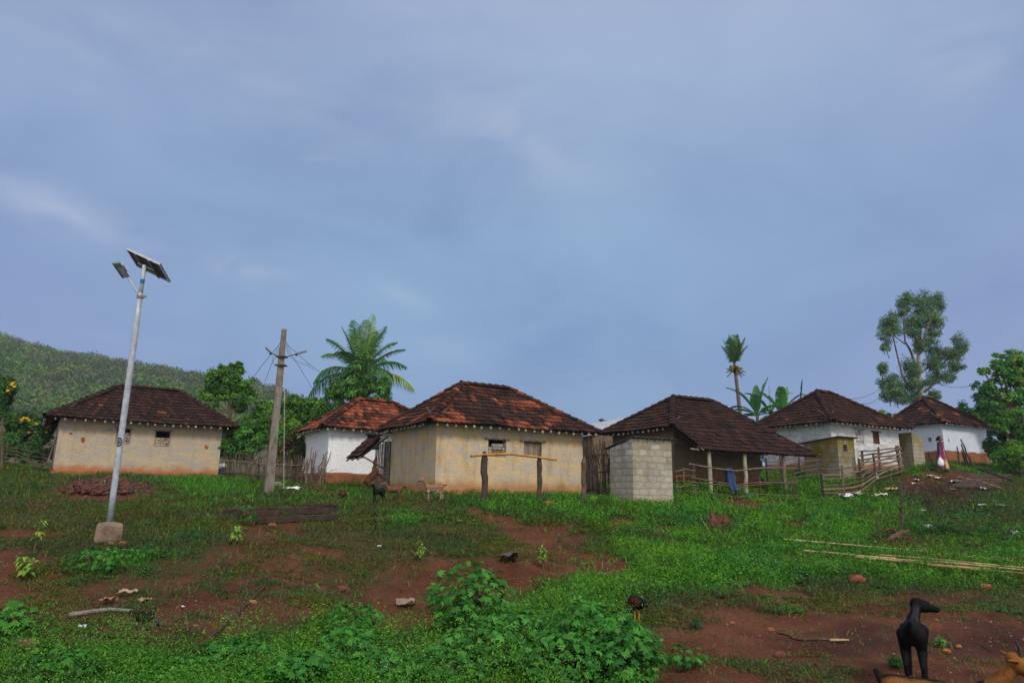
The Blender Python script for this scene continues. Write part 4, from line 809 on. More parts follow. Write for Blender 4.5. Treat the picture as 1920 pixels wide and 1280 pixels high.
# banana plants
def banana_leaf(mb, b, d0, L, droop, w, col, torn=.35):
    n = 16; b = np.array(b, float); d = np.array(d0, float); d /= np.linalg.norm(d); P = [b]; cur = d
    for k in range(n): cur = cur+np.array([0, 0, -droop*(.3+k/n)/n*1.7]); cur = cur/np.linalg.norm(cur); P.append(P[-1]+cur*L/n)
    mb.tube(P, list(np.linspace(.035, .008, n+1)), 5, (.10, .17, .05))
    for k in range(2, n):
        t = P[k+1]-P[k]; t /= np.linalg.norm(t); s = np.cross(t, (0, 0, 1)); s /= np.linalg.norm(s)+1e-6; u = np.cross(s, t)
        f0, f1 = k/n, (k+1)/n; W_ = lambda f: w*math.sin(math.pi*min(1, max(0, (f-.08)/.94)))**.55
        for sg in (-1, 1):
            gap = .12*L/n if random.random() < torn else 0.; dr = random.uniform(-.25, -.02) if gap else -.06; c = tuple(v*random.uniform(.85, 1.15) for v in col)
            a, e = P[k], P[k+1]; o1 = s*sg*W_(f0)+u*(W_(f0)*.25+dr*W_(f0))+t*.06; o2 = s*sg*W_(f1)+u*(W_(f1)*.25+dr*W_(f1))+t*.06
            mb.add([a, e, e+o2-t*gap, a+o1+t*gap], [(0, 1, 2, 3)], c)
def banana(label, Y, foot_px, py_c, leaves, name='banana_plant'):
    b = at(foot_px, 850, Y); b[2] = g(b[0], b[1]); c = at(foot_px, py_c, Y); root = thing(name, label, 'banana plant', b, group='banana plants behind the dark roof')
    q = MB(); q.tube([b-np.array([0, 0, .2]), (b+c)/2, c], [.16, .13, .08], 9, (.10, .13, .05)); q.build('stem', MT['bark'], root)
    for dx, dz, dy, L, dr, w, col in leaves: m = MB(); banana_leaf(m, c, (dx, dy, dz), L*1.2, dr, w*1.25, col); m.build('leaf', MT['leaf2'], root)
BG = (.07, .24, .06); BL = (.12, .31, .05); BD = (.045, .15, .05)
BSC = 1.25
banana('banana plant with broad leaves reaching left towards the palm trunk', 40, 1420, 779,
       [(-1, .55, 0, 2.0, 1.2, .26, BG), (-.5, 1, .1, 2.0, .9, .28, BD), (-.9, .2, -.2, 1.7, 1.1, .26, BG), (.25, 1, 0, 2.0, .5, .26, BG), (.05, 1, .1, 1.5, .3, .2, BD), (.7, .8, .1, 1.5, 1.2, .26, BG), (-.2, .9, -.4, 1.3, .9, .24, BG), (-1, .1, .3, 1.6, .8, .24, BG), (.9, .35, .1, 1.6, 1.0, .26, BG), (.5, .6, -.4, 1.5, 1.2, .24, BL), (-.7, .8, .4, 1.6, 1.2, .25, BG)])
banana('yellow green banana plant hard against the peaked roof', 41, 1466, 780,
       [(-.5, 1, 0, 1.7, .9, .25, BL), (.2, 1, .2, 1.7, .8, .26, BL), (.8, .8, 0, 1.5, 1.3, .25, BL), (-.1, 1, -.3, 1.6, .9, .26, BG), (.5, 1, -.2, 1.6, .9, .25, BL), (-.8, .6, .2, 1.3, 1.2, .24, BG), (1, .3, .2, 1.4, 1., .24, BL), (-1, .25, -.2, 1.3, 1., .24, BL), (.3, .9, .5, 1.5, 1.1, .25, BG)])
banana('banana plant half hidden between the broad one and the yellow green one', 42, 1445, 776, [(-.6, 1, 0, 1.7, .9, .25, BD), (.5, .9, .1, 1.8, .9, .25, BG), (0, 1, 0, 1.5, .6, .22, BL), (-1, .3, 0, 1.6, 1., .25, BG), (1, .3, .1, 1.6, 1., .25, BD), (.1, .7, .8, 1.4, 1., .24, BG)])
banana('single dark furled banana leaf standing above the left slope of the peaked roof', 42, 1500, 776, [(.14, 1, 0, 1.8, .05, .12, (.03, .06, .035)), (.9, .4, .2, 1.0, 1.2, .2, BG)])
# eucalyptus
EP = [(.10, .20, .09), (.13, .25, .11), (.07, .15, .08), (.16, .25, .08)]
euc_l = [(1700, 560, 16, 16), (1693, 580, 14, 14), (1730, 566, 20, 20), (1726, 596, 26, 18), (1757, 568, 12, 20), (1755, 600, 13, 20), (1668, 600, 15, 18), (1664, 624, 22, 16), (1708, 612, 18, 18), (1748, 622, 16, 12), (1660, 650, 10, 10), (1737, 640, 18, 12), (1722, 650, 12, 14),
         (1760, 660, 18, 14), (1800, 645, 11, 20), (1788, 664, 18, 16), (1752, 684, 18, 16), (1790, 685, 15, 13), (1770, 704, 20, 12), (1655, 690, 12, 13), (1708, 690, 16, 22), (1668, 715, 20, 16), (1712, 722, 22, 18), (1685, 740, 30, 16), (1745, 712, 14, 10), (1750, 738, 14, 10), (1662, 738, 12, 12), (1722, 745, 16, 10)]
def euc():
    Y = 66.; b = at(1729, 880, Y); b[2] = g(b[0], b[1])-.3; root = thing('eucalyptus_tree', 'tall eucalyptus with a pale trunk and several separate leaf masses behind the last house', 'tree', b)
    o, cents = crown(root, [(x, y, rx*1.2, ry*1.15) for x, y, rx, ry in euc_l], 36000, .27, .07, EP, Y, sub=22, droop=.6, tight=.42, hollow=.1)
    mb = MB(); A = lambda x, y, dy=0: at(x, y, Y+dy); pale = (.42, .38, .31); br = (.15, .11, .09)
    mb.tube([b, A(1727, 745), A(1724, 700), A(1722, 672), A(1722, 640), A(1728, 600), A(1731, 572)], [.30, .26, .18, .15, .12, .08, .04], 9, [pale, pale, pale, (.3, .26, .2), br, br, br])
    for pts, r in (([(1724, 705), (1706, 655), (1697, 640), (1694, 600), (1700, 565)], .14), ([(1712, 735), (1692, 705), (1681, 660), (1675, 634), (1668, 610)], .12), ([(1722, 668), (1735, 625), (1748, 590), (1757, 565)], .11), ([(1727, 738), (1745, 725), (1762, 690), (1785, 660), (1800, 640)], .13), ([(1722, 660), (1714, 620), (1711, 590)], .08),
                   ([(1726, 700), (1750, 680), (1762, 660)], .09), ([(1699, 712), (1675, 700), (1658, 690)], .06), ([(1697, 645), (1680, 632), (1665, 625)], .06), ([(1725, 650), (1728, 610), (1732, 580)], .06), ([(1722, 690), (1712, 710), (1700, 735)], .05), ([(1745, 725), (1756, 738), (1764, 742)], .05)):
        mb.tube([A(x, y, random.uniform(-.8, .8) if k else 0) for k, (x, y) in enumerate(pts)], list(np.linspace(r, r*.25, len(pts))), 6, br)
    for c, R3 in cents:
        for _ in range(2): mb.tube([c-np.array([0, 0, R3[2]*1.1])+RNG.normal(size=3)*.2, c+RNG.normal(size=3)*R3*.4], [.045, .02], 5, br, cap=False)
    mb.build('trunk', MT['bark'], root)
euc()
G3p = [(.04, .125, .03), (.055, .165, .035), (.03, .09, .025), (.07, .20, .035)]; G4p = [(.08, .23, .03), (.11, .27, .035), (.055, .16, .03)]
tree('dark tree with a small palm tuft close behind the right end of the last roof', 'dark_tree', 54, 1835, [(1825, 760, 26, 24), (1848, 742, 22, 26), (1802, 778, 22, 14), (1850, 785, 30, 22), (1838, 725, 14, 14), (1775, 775, 16, 9), (1870, 770, 20, 26)], 9000, .26, .10, G3p, .18, (1835, 800), sub=13, tight=.38)
tree('tall broadleaf tree with twisted twigs at the right edge', 'broadleaf_tree', 46, 1900, [(1873, 665, 10, 9), (1865, 684, 18, 10), (1890, 680, 16, 14), (1905, 668, 20, 14), (1846, 697, 14, 8), (1885, 705, 26, 18), (1912, 705, 26, 24), (1935, 690, 26, 30), (1868, 722, 20, 14), (1905, 745, 28, 22), (1935, 740, 28, 30), (1870, 750, 22, 16)], 12000, .20, .12, [(.07, .22, .05), (.10, .27, .055), (.05, .15, .035), (.14, .27, .05)], .20, (1900, 790), sub=14, tight=.36, odd=(.012, (.3, .25, .06)))
tree('bright green shrubby tree below the broadleaf tree at the right edge', 'leafy_tree', 42, 1905, [(1890, 785, 28, 16), (1915, 775, 26, 20), (1885, 805, 20, 14), (1918, 805, 30, 18), (1870, 792, 14, 10), (1945, 790, 26, 36)], 8500, .17, .085, G4p, .14, (1905, 835), sub=13, tight=.4)
tree('dark undergrowth bush under the trees right of the last house', 'dark_bush', 43, 1890, [(1875, 830, 18, 20), (1900, 828, 26, 22), (1890, 852, 26, 18), (1925, 845, 26, 26), (1866, 850, 14, 22), (1858, 838, 10, 24), (1880, 812, 24, 12)], 7000, .17, .09, G3p, .1, (1890, 865), cat='bush', sub=12, tight=.42)
tree('light green hedge bush against the right edge below the trees', 'hedge_bush', 40, 1915, [(1905, 850, 30, 24), (1880, 862, 18, 14), (1930, 860, 30, 24), (1945, 830, 26, 30)], 6000, .15, .08, G1p, .06, (1915, 868), cat='bush', sub=12, tight=.42)
tree('bush filling the gap between the veranda end and the peaked-roof house', 'gap_bush', 46, 1428, [(1420, 850, 22, 26), (1445, 845, 20, 26), (1430, 830, 18, 16)], 3000, .17, .09, G2p, .06, (1428, 865), cat='bush', sub=12, tight=.42)
tree('low green tree top peeping over between the two right roofs', 'far_tree', 60, 1652, [(1650, 777, 18, 8), (1672, 782, 14, 8)], 1200, .2, .1, G1p, .1, (1655, 800))
# flowering bush at the left edge
def flowering(label, lobes, Y, n, foot, fork, seedn):
    root = tree(label, 'flowering_shrub', Y, foot, lobes, n, .15, .085, [(.06, .15, .03), (.045, .12, .03), (.08, .17, .035), (.03, .08, .025)], .06, fork, cat='shrub', sub=14, tight=.42)
    m = MB(); k = Y/FPX
    for _ in range(seedn):
        l = random.choice(lobes); c = at(l[0]+random.uniform(-.9, .9)*l[2], l[1]-random.uniform(.1, .9)*l[3], Y-min(l[2], l[3])*k*.9); 
        for p in range(7):
            a = p*.9; d = np.array([math.cos(a), -.3, math.sin(a)*.6]); s = np.array([-math.sin(a), 0, math.cos(a)*.6]); m.add([c, c+d*.06+s*.025, c+d*.11, c+d*.06-s*.025], [(0, 1, 2, 3)], (.75, .42, .02))
    m.build('flower', MT['leaf'], root)
flowering('tall spray of leaves with yellow flowers at the left edge', [(8, 715, 14, 10), (18, 728, 14, 14), (5, 742, 16, 16), (2, 765, 10, 16)], 30, 3200, 2, (4, 790), 5)
tree('dark low hedge standing close behind the left bamboo rail fence', 'hedge_bush', 33.4, 40, [(-15, 840, 26, 24), (15, 842, 26, 24), (45, 845, 26, 22), (75, 848, 26, 20), (98, 850, 12, 16)], 6500, .14, .08, G3p, .05, (40, 862), cat='bush', sub=13, tight=.42)
flowering('leafy hedge bush with many yellow flowers behind the rail fence', [(12, 790, 22, 18), (40, 795, 20, 18), (65, 800, 22, 18), (88, 806, 16, 14), (30, 815, 30, 14), (75, 820, 28, 12), (5, 770, 12, 14)], 34, 8500, 45, (45, 835), 16)

# ---------------------------------------------------------------- lamp and poles
def solar_lamp():
    b = on(203, 1012); b[1] = 14; b = np.array([at(203, 1010, 14)[0], 14., g(at(203, 1010, 14)[0], 14.)]); root = thing('street_lamp', 'leaning solar street lamp on a concrete block, its panel tilted up', 'street lamp', b)
    Yl = 14.; zt = at(203, 978, Yl)[2]; m = MB(); a = .5; ax = (np.array([math.cos(a), math.sin(a), 0]), np.array([-math.sin(a), math.cos(a), 0]), np.array([0, 0, 1.])); hh = (zt-b[2]+.3)/2
    c = np.array([b[0], b[1], zt-hh]); cols = (.23, .165, .12)
    V = []; F = []
    for z, w in ((-hh, .25), (hh-.06, .225), (hh-.03, .20), (hh, .06)):
        for sx, sy in ((-1, -1), (1, -1), (1, 1), (-1, 1)): V.append(c+ax[0]*sx*w+ax[1]*sy*w+ax[2]*(z+(random.uniform(-.01, .01))))
    for k in range(3):
        for i in range(4): j = (i+1) % 4; F.append((4*k+i, 4*k+j, 4*k+4+j, 4*k+4+i))
    F.append((12, 13, 14, 15)); m.add(V, F, cols); m.build('base', MT['stone'], root, bevel=.012)
    P0 = at(205, 980, Yl); top = at(271, 497, Yl-.5); q = MB(); P = [P0+(top-P0)*t for t in np.linspace(0, 1, 10)]; j = at(264, 552, Yl); kf = .87
    q.tube(P[:9]+[P0+(top-P0)*kf], [.058]*8+[.05, .05], 16, (1, 1, 1)); q.tube([P0+(top-P0)*(kf-.003), top], [.040, .037], 14); pole = q.build('pole', MT['metal'], root, smooth=True)
    d = (top-P0)/np.linalg.norm(top-P0)
    q = MB(); f = (555-978)/(497-978); f = .955*(978-528)/(978-497)+.04; c0 = P0+(top-P0)*.925; q.tube([c0, c0+d*.09], .0425, 14, (.03, .16, .42)); q.build('blue_band', MT['cloth'], pole)
    q = MB(); c0 = P0+(top-P0)*.868; q.tube([c0, c0+d*.05], .068, 12, (.3, .22, .18)); q.box(c0+d*.025+np.array([.08, 0, 0]), ((1, 0, 0), (0, 1, 0), (0, 0, 1)), (.04, .015, .02), (.3, .22, .18)); q.build('clamp', MT['stone'], root)
    # round emblem sticker
    q = MB(); s0 = P0+(top-P0)*((978-832)/(978-497)); n = np.array([0, -1, 0.]); r = .0595; tt = np.array([d[2], 0, -d[0]]); 
    def pt(u_, v_): return s0+d*v_+np.array([math.sin(u_/r), 0, 0])*r+np.array([0, -math.cos(u_/r), 0])*r
    def ring(r1, r2, col, k=28, a0=0, a1=2*math.pi):
        V = [pt(rr*math.cos(t)*.9, rr*math.sin(t)*1.25) for t in np.linspace(a0, a1, k+1) for rr in (r1, r2)]; q.add(V, [(2*i, 2*i+1, 2*i+3, 2*i+2) for i in range(k)], col)
    ring(.056, .074, (.015, .015, .02)); ring(.036, .044, (.015, .015, .02)); ring(.0, .022, (.015, .015, .02))
    for t in range(8): ring(.024, .056, (.02, .02, .025), 2, t*.785, t*.785+.28)
    q.build('emblem_sticker', MT['cloth'], pole)
    # lamp arm and head
    A0 = P0+(top-P0)*.872; A1 = at(240, 521, Yl-.35); q = MB(); q.tube([A0, A0+(A1-A0)*.5+np.array([0, 0, .01]), A1], [.025, .022, .022], 10); q.build('arm', MT['metal'], root, smooth=True)
    q = MB(); C = [at(211, 494, Yl-.9), at(226, 492.5, Yl-.75), at(244, 519, Yl-.3), at(230, 522, Yl-.4)]; e1 = C[1]-C[0]; e2 = C[3]-C[0]; nn = np.cross(e1, e2); nn /= np.linalg.norm(nn); nn = nn*np.sign(nn[2]); V = C+[p+nn*.05 for p in C]
    q.add(V, [(0, 1, 2, 3), (7, 6, 5, 4), (0, 4, 5, 1), (1, 5, 6, 2), (2, 6, 7, 3), (3, 7, 4, 0)], (.19, .24, .21)); hd = q.build('lamp_head', MT['cloth'], root, bevel=.01)
    q = MB(); cc = sum(C)/4; V = [cc+(p-cc)*.62*1+e2*.12-nn*.006 for p in C]; V = V+[v+nn*.004 for v in V]; q.add(V, [(0, 1, 2, 3), (7, 6, 5, 4), (0, 4, 5, 1), (1, 5, 6, 2), (2, 6, 7, 3), (3, 7, 4, 0)], (.34, .42, .39)); q.build('lens', MT['metal'], hd)
    q = MB(); p = C[2]*.5+C[1]*.5; q.box(p+nn*.10+np.array([.0, 0, 0]), (e2/np.linalg.norm(e2), e1/np.linalg.norm(e1), nn), (.12, .05, .05), (.38, .45, .48)); q.build('battery_box', MT['cloth'], hd, bevel=.008)
    # solar panel: seen from below, its pale upper edge towards the sky
    C = [at(237.5, 466, 13.85), at(300, 495, 13.1), at(313, 521, 13.75), at(258, 499, 14.5)]; e1 = C[1]-C[0]; C[2] = C[1]+(C[3]-C[0]); e2 = C[3]-C[0]; nn = np.cross(e1, e2); nn /= np.linalg.norm(nn); nn = nn*np.sign(nn[2])
    def slab(mb, pts, t0, t1, col): V = [p+nn*t0 for p in pts]+[p+nn*t1 for p in pts]; mb.add(V, [(0, 1, 2, 3), (7, 6, 5, 4), (0, 4, 5, 1), (1, 5, 6, 2), (2, 6, 7, 3), (3, 7, 4, 0)], col)
    q = MB(); slab(q, C, 0, .012, (.06, .06, .06)); pan = q.build('solar_panel', MT['cloth'], root)
    q = MB()
    for i in range(4):
        a, b2 = C[i], C[(i+1) % 4]; cc = sum(C)/4; ia, ib = a+(cc-a)*.05, b2+(cc-b2)*.05; slab(q, [a, b2, ib, ia], -.02, .022, (.55, .57, .6))
    q.build('frame', MT['cloth'], pan)
    q = MB(); 
    for f1 in (.3, .7): a = C[0]+e1*f1; b2 = a+e2; w = e1/np.linalg.norm(e1)*.02; slab(q, [a-w, a+w, b2+w, b2-w], -.045, -.021, (.3, .31, .33))
    m1_ = C[0]+e2*.5; w = e2/np.linalg.norm(e2)*.02; slab(q, [m1_-w+e1*.25, m1_+e1*.75-w, m1_+e1*.75+w, m1_+e1*.25+w], -.07, -.046, (.3, .31, .33)); q.build('mount', MT['cloth'], root)
solar_lamp()
def on_y(px, py): return on(px, py)
def utility_pole():
    b = on(503, 926); Y = b[1]; root = thing('utility_pole', 'weathered concrete utility pole with two small tube lamps near its top', 'utility pole', b)
    A = lambda x, y, dy=0: at(x, y, Y+dy); q = MB(); B0, T0 = b-np.array([0, 0, .2]), A(533, 617); d = T0-B0; ax = (np.array([math.cos(.5), math.sin(.5), 0]), np.array([-math.sin(.5), math.cos(.5), 0]))
    V = []; n = 12
    for k in range(n+1):
        p = B0+d*k/n; w = .155-(.155-.085)*k/n
        for sx, sy in ((-1, -.8), (1, -.8), (1, .8), (-1, .8)): V.append(p+ax[0]*w*sx+ax[1]*w*sy+RNG.normal(size=3)*.004)
    q.add(V, [(4*k+i, 4*k+(i+1) % 4, 4*k+4+(i+1) % 4, 4*k+4+i) for k in range(n) for i in range(4)]+[(4*n, 4*n+1, 4*n+2, 4*n+3)], (.21, .185, .155)); q.build('post', MT['bark'], root, bevel=.015)
    for (x0, y0, x1, y1) in ((520, 668.5, 537, 669.5), (519, 684, 536, 686)):
        q = MB(); q.box((A(x0, y0)+A(x1, y1))/2+np.array([0, -.02, 0]), ((1, 0, 0), (0, 1, 0), (0, 0, 1)), (.17, .16, .018), (.12, .05, .04)); q.build('clamp', MT['metal2'], root)
    for arm, tb in ((((522, 668), (508, 661)), ((508, 661), (498, 651))), (((536, 669), (557, 663)), ((556, 663), (575, 658)))):
        q = MB(); q.tube([A(*arm[0]), A(*arm[1], -.3)], .016, 7, (.10, .06, .055)); q.build('lamp_arm', MT['metal2'], root)
        q = MB(); q.tube([A(*tb[0], -.3), A(*tb[1], -.5)], [.04, .035], 8, (.30, .29, .27)); o = q.build('lamp_fitting', MT['metal2'], root); q = MB(); p = A(*tb[0], -.32); q.tube([p, p-np.array([0, 0, .07])], [.05, .035], 7, (.03, .03, .03)); q.build('connector', MT['metal2'], o)
    q = MB(); q.tube([A(534, 694), A(534, 699)], .035, 8, (.5, .5, .5)); q.build('insulator', MT['metal2'], root)
    def wire(label, pts, r=.009, col=(.03, .03, .035), sag=0, Yo=(0, 0)):
        q = MB(); n = len(pts); P = [A(x, y, Yo[0]+(Yo[1]-Yo[0])*k/(n-1)) for k, (x, y) in enumerate(pts)]; S = []
        for a, b2 in zip(P[:-1], P[1:]):
            for t in np.linspace(0, 1, 6)[:-1]: S.append(a+(b2-a)*t-np.array([0, 0, sag*4*t*(1-t)]))
        S.append(P[-1]); q.tube(S, r, 5, col); o = q.build('wire', MT['metal2'], None, org=P[0]); tag(o, label, 'wire', 'wires on the utility pole')
    wire('dark wire from the pole top down left through the left lamp towards the airy tree', [(527, 640), (508, 663), (492, 683), (470, 712)], Yo=(0, 6), sag=.04)
    wire('thin dark wire hanging steeply left of the pole into the shrubs', [(525, 650), (510, 680), (492, 726)], r=.007, Yo=(0, 4), sag=.05)
    wire('loose loop of wire beside the left face of the pole', [(523, 648), (512, 668), (511, 680), (516, 686), (520, 684)], r=.006, sag=.01)
    wire('dark wire from the pole top down right to the palm', [(536, 641), (553, 658), (600, 697)], Yo=(0, 8), sag=.05)
    wire('long thin wire from the pole down right to the orange roof', [(537, 646), (560, 685), (596, 742)], r=.007, Yo=(0, 6), sag=.05)
    wire('kinked slack wire below the right lamp', [(537, 650), (541, 664), (551, 672), (558, 677), (578, 684), (590, 693)], r=.006, Yo=(0, 3), sag=.03)
    wire('pale stay wire dropping straight down beside the pole to the ground', [(534, 699), (533, 800), (532, 916)], r=.011, col=(.42, .42, .42), Yo=(-.1, -.2))
MT['metal2'] = mat('painted_metal', attr=True, var=(.6, .55, .5), scale=20, rough=.6)
utility_pole()
def far_wires():
    for lab, pts, Y0, Y1 in (('thin wire crossing the sky from the peaked roof to the eucalyptus', [(1560, 749), (1650, 730)], 40, 62), ('thin wire sagging up from the roof gap to the eucalyptus', [(1612, 757), (1655, 737)], 42, 62), ('level wire running right from the eucalyptus to the palm tuft', [(1758, 719), (1830, 720)], 60, 54)):
        q = MB(); a, b = at(*pts[0], Y0), at(*pts[1], Y1); q.tube([a+(b-a)*t-np.array([0, 0, .3*4*t*(1-t)]) for t in np.linspace(0, 1, 8)], .016, 4, (.05, .05, .06)); o = q.build('wire', MT['metal2'], None, org=a); tag(o, lab, 'wire', 'wires at the right')
    b = at(1128, 880, 50); b[2] = g(b[0], b[1]); root = thing('electric_pole', 'short dark far pole seen over the grey shed roof', 'utility pole', b); q = MB(); q.tube([b, at(1128, 785, 50)], .13, 7, (.05, .05, .05)); q.build('post', MT['metal2'], root)
    q = MB(); q.tube([at(1122, 787, 50), at(1136, 790, 50)], .06, 6, (.04, .04, .04)); q.build('cross_arm', MT['metal2'], root)
    for lab, pts in (('upper thin wire from the far pole to the dark roof', [(1128, 786), (1180, 788)]), ('lower thin wire from the far pole to the dark roof', [(1128, 790), (1146, 803)])):
        q = MB(); a, b = at(*pts[0], 50), at(*pts[1], 40); q.tube([a, (a+b)/2-np.array([0, 0, .1]), b], .014, 4, (.05, .05, .06)); o = q.build('wire', MT['metal2'], None, org=a); tag(o, lab, 'wire', 'wires at the far pole')
far_wires()

# ---------------------------------------------------------------- fences
STK = [(.13, .085, .06), (.10, .065, .05), (.17, .12, .085), (.08, .055, .045)]
def picket_fence(label, A, B, h, step, name='stick_fence', rails=2, group=None, r=.02, lean=.08, hj=.25, ends=True):
    A, B = np.array(A, float), np.array(B, float); root = thing(name, label, 'fence', A, group=group); d = B-A; n = int(np.linalg.norm(d[:2])/step); q = MB()
    for k in range(n+1):
        p = A+d*k/n; z = g(p[0], p[1]); s = random.uniform(-.04, .04); hh = h*random.uniform(1-hj, 1+hj*.4); rr = r*random.uniform(.6, 1.3)
        q.tube([(p[0], p[1]+s, z-.1), (p[0]+random.gauss(0, lean)*.5, p[1]+s+random.gauss(0, .03), z+hh*.5), (p[0]+random.gauss(0, lean), p[1]+s+random.gauss(0, .05), z+hh)], [rr, rr*.9, rr*.7], 5, random.choice(STK))
    q.build('sticks', MT['wood'], root)
    for k in range(rails):
        zz = h*(k+.6)/rails*.85; q = MB(); P = []
        for t in np.linspace(0, 1, 9): p = A+d*t; P.append(np.array([p[0], p[1]-.07, g(p[0], p[1])+zz+random.uniform(-.04, .04)]))
        q.tube(P, .025, 6, random.choice(STK)); q.build('rail', MT['wood'], root)
    return root
picket_fence('dense fence of dark upright sticks behind the utility pole', at(416, 900, 29.5), at(575, 897, 29.5), 1.15, .045)
picket_fence('gappy fence of thin dark sticks between the ochre house and the cement block outhouse', at(1099, 930, 25.6), at(1150, 930, 24.6), 2.1, .034, rails=3, r=.022, hj=.2, lean=.12)
def stick_line(label, pts, hs, rz, group=None, col=None, posts=None, name='rail_fence', r=.022):
    """pts: photo columns with ground distance; posts stand there, rails run between them at heights rz"""
    W_ = []; 
    for px, Y in pts: p = at(px, 900, Y); W_.append(np.array([p[0], p[1], g(p[0], p[1])]))
    root = thing(name, label, 'fence', W_[0], group=group)
    for k, p in enumerate(W_):
        q = MB(); h = hs[k] if hasattr(hs, '__len__') else hs*random.uniform(.92, 1.1); q.tube(wob(p-np.array([0, 0, .2]), p+np.array([random.gauss(0, .04), random.gauss(0, .04), h]), 3, .012), [r*1.9, r*1.8, r*1.6, r*1.5], 7, col or random.choice(STK)); q.build('post', MT['wood'], root)
    for z in rz:
        q = MB(); P = [p+np.array([0, -.05, z+random.uniform(-.05, .05)]) for p in W_]; S = [P[0]-(P[1]-P[0])*.12]
        for a, b in zip(P[:-1], P[1:]): S += [a, (a+b)/2+np.array([0, random.uniform(-.03, .03), random.uniform(-.03, .03)])]
        S += [P[-1], P[-1]+(P[-1]-P[-2])*.12]; q.tube(S, r*random.uniform(.8, 1.15), 6, col or random.choice([(.22, .16, .10), (.17, .12, .085), (.14, .10, .075)])); q.build('rail', MT['wood'], root)
    return root
stick_line('bamboo rail fence under the flowering bush left of the tan house', [(-60, 31), (5, 31.3), (24, 31.5), (48, 31.6), (75, 32), (103, 32)], [1.2, 1.15, 1.2, 1.25, 1.0, .9], [.2, .36, .5, .66, .82], col=None, r=.016)
q = MB(); a, b = at(89, 866, 31), at(112, 805, 31.2); q.tube([a, b], .035, 6, (.22, .18, .14)); o = q.build('leaning_pole', MT['wood'], None, org=a); tag(o, 'bare pole propped against the left corner of the tan house', 'pole')
# rails in front of the veranda
stick_line('weathered rail fence of bamboo poles closing the veranda front', [(1302, 25.6), (1380, 25.9), (1424, 26.6), (1486, 27.6)], [1.12, .95, .85, .95], [.12, .48, .58, 1.08], r=.022)
stick_line('low dark rail fence between the cement block outhouse and the veranda fence', [(1268, 25.4), (1284, 25.5), (1302, 25.6)], [.7, .9, 1.0], [.12, .32, .52, .70, .92], r=.018)
stick_line('rail fence behind the veranda in front of the peaked-roof house', [(1440, 31), (1466, 31.2), (1500, 31.6), (1545, 32)], [1.2, 1.35, 1.15, 1.1], [.2, .42, .62, .85, 1.08], r=.024)
stick_line('crooked cattle pen rail fence climbing past the mossy outhouse', [(1545, 27.2), (1577, 27.8), (1613, 28.6), (1640, 30), (1690, 31.5)], [.95, 1.30, 1.45, 1.35, 1.3], [.18, .36, .54, .72, .92, 1.15], r=.032)
stick_line('second cattle pen rail fence with closely laid dark rails in front of the roofless outhouse', [(1620, 31.5), (1652, 32.6), (1690, 34)], [1.3, 1.35, 1.3], [.25, .42, .58, .74, .9, 1.06, 1.22], r=.034)
def sub_post(label, px, pyt, pyb, r, col=(.075, .055, .045), name='wooden_post', group='weathered wooden posts', dx=0):
    b = on(px, pyb); t = at(px+dx, pyt, b[1]); q = MB(); n = 9; P = wob(b-np.array([0, 0, .25]), t, n, .012); P[-1] = t; rr = [r*random.uniform(.88, 1.08) for _ in range(n)]+[r*.45]; q.tube(P, rr, 9, col); o = q.build(name, MT['bark'], None, org=b); tag(o, label, 'post', group); return b, t
pa, ta = sub_post('dark rough post holding the left end of the yellow bamboo pole', 909, 846, 945, .105, dx=-1)
pb, tb_ = sub_post('dark rough post holding the right end of the yellow bamboo pole', 1011, 852, 947, .082, dx=1)
sub_post('brown leaning post standing free beside the ochre house corner', 1093, 856, 943, .085, (.13, .085, .06), dx=2)
def bamboo_pole():
    A = at(881, 855, pa[1]-.12); M1 = at(908, 852, pa[1]-.13); M2 = at(960, 851, (pa[1]+pb[1])/2-.12); B = at(1011, 857, pb[1]-.12); E_ = at(1044, 862, pb[1]-.05)
    P = []; src = [A, M1, M2, B, E_]
    for a, b in zip(src[:-1], src[1:]):
        for t in np.linspace(0, 1, 5)[:-1]: P.append(a+(b-a)*t)
    P.append(E_); q = MB(); q.tube(P, [.045 if k % 2 else .038 for k in range(len(P))], 9, [((.50, .27, .045) if k % 2 else (.40, .19, .035)) for k in range(len(P))]); o = q.build('bamboo_pole', MT['metal2'], None, org=A, smooth=True); tag(o, 'yellow bamboo pole laid across two dark posts in front of the ochre house', 'pole')
bamboo_pole()
# bundle of cut sticks leaning at the white house
def stick_bundle():
    base = on(588, 915); root = thing('stick_bundle', 'bundle of upright cut branches stacked before the small white house', 'stick bundle', base); Y = base[1]+1.5
    segs = [(572, 905, 585, 838), (578, 905, 592, 845), (584, 905, 588, 848), (580, 905, 595, 850), (592, 905, 607, 850), (595, 905, 614, 846), (596, 905, 621, 847), (600, 908, 609, 860), (604, 910, 612, 856), (575, 880, 571, 862), (588, 905, 583, 858), (570, 903, 582, 868)]
    for i, (x0, y0, x1, y1) in enumerate(segs):
        q = MB(); dy = random.uniform(-.3, .3); a, b = at(x0, y0, Y+dy), at(x1, y1, Y+dy+.2); a[2] = g(a[0], a[1])-.05; q.tube(wob(a, b, 4, .03), [.04, .036, .03, .026, .018], 6, random.choice([(.22, .15, .11), (.15, .10, .08), (.27, .2, .15)])); q.build('branch', MT['wood'], root)
    q = MB()
    for i in range(26):
        a = at(random.uniform(560, 612), random.uniform(878, 905), Y+random.uniform(-.8, .1)); b = a+np.array([random.uniform(-.7, .7), random.uniform(-.2, .2), random.uniform(-.25, .35)]); q.tube(wob(a, b, 3, .05), [.016, .014, .012, .008], 5, (.12, .08, .06))
    q.build('brushwood', MT['wood'], root)
stick_bundle()
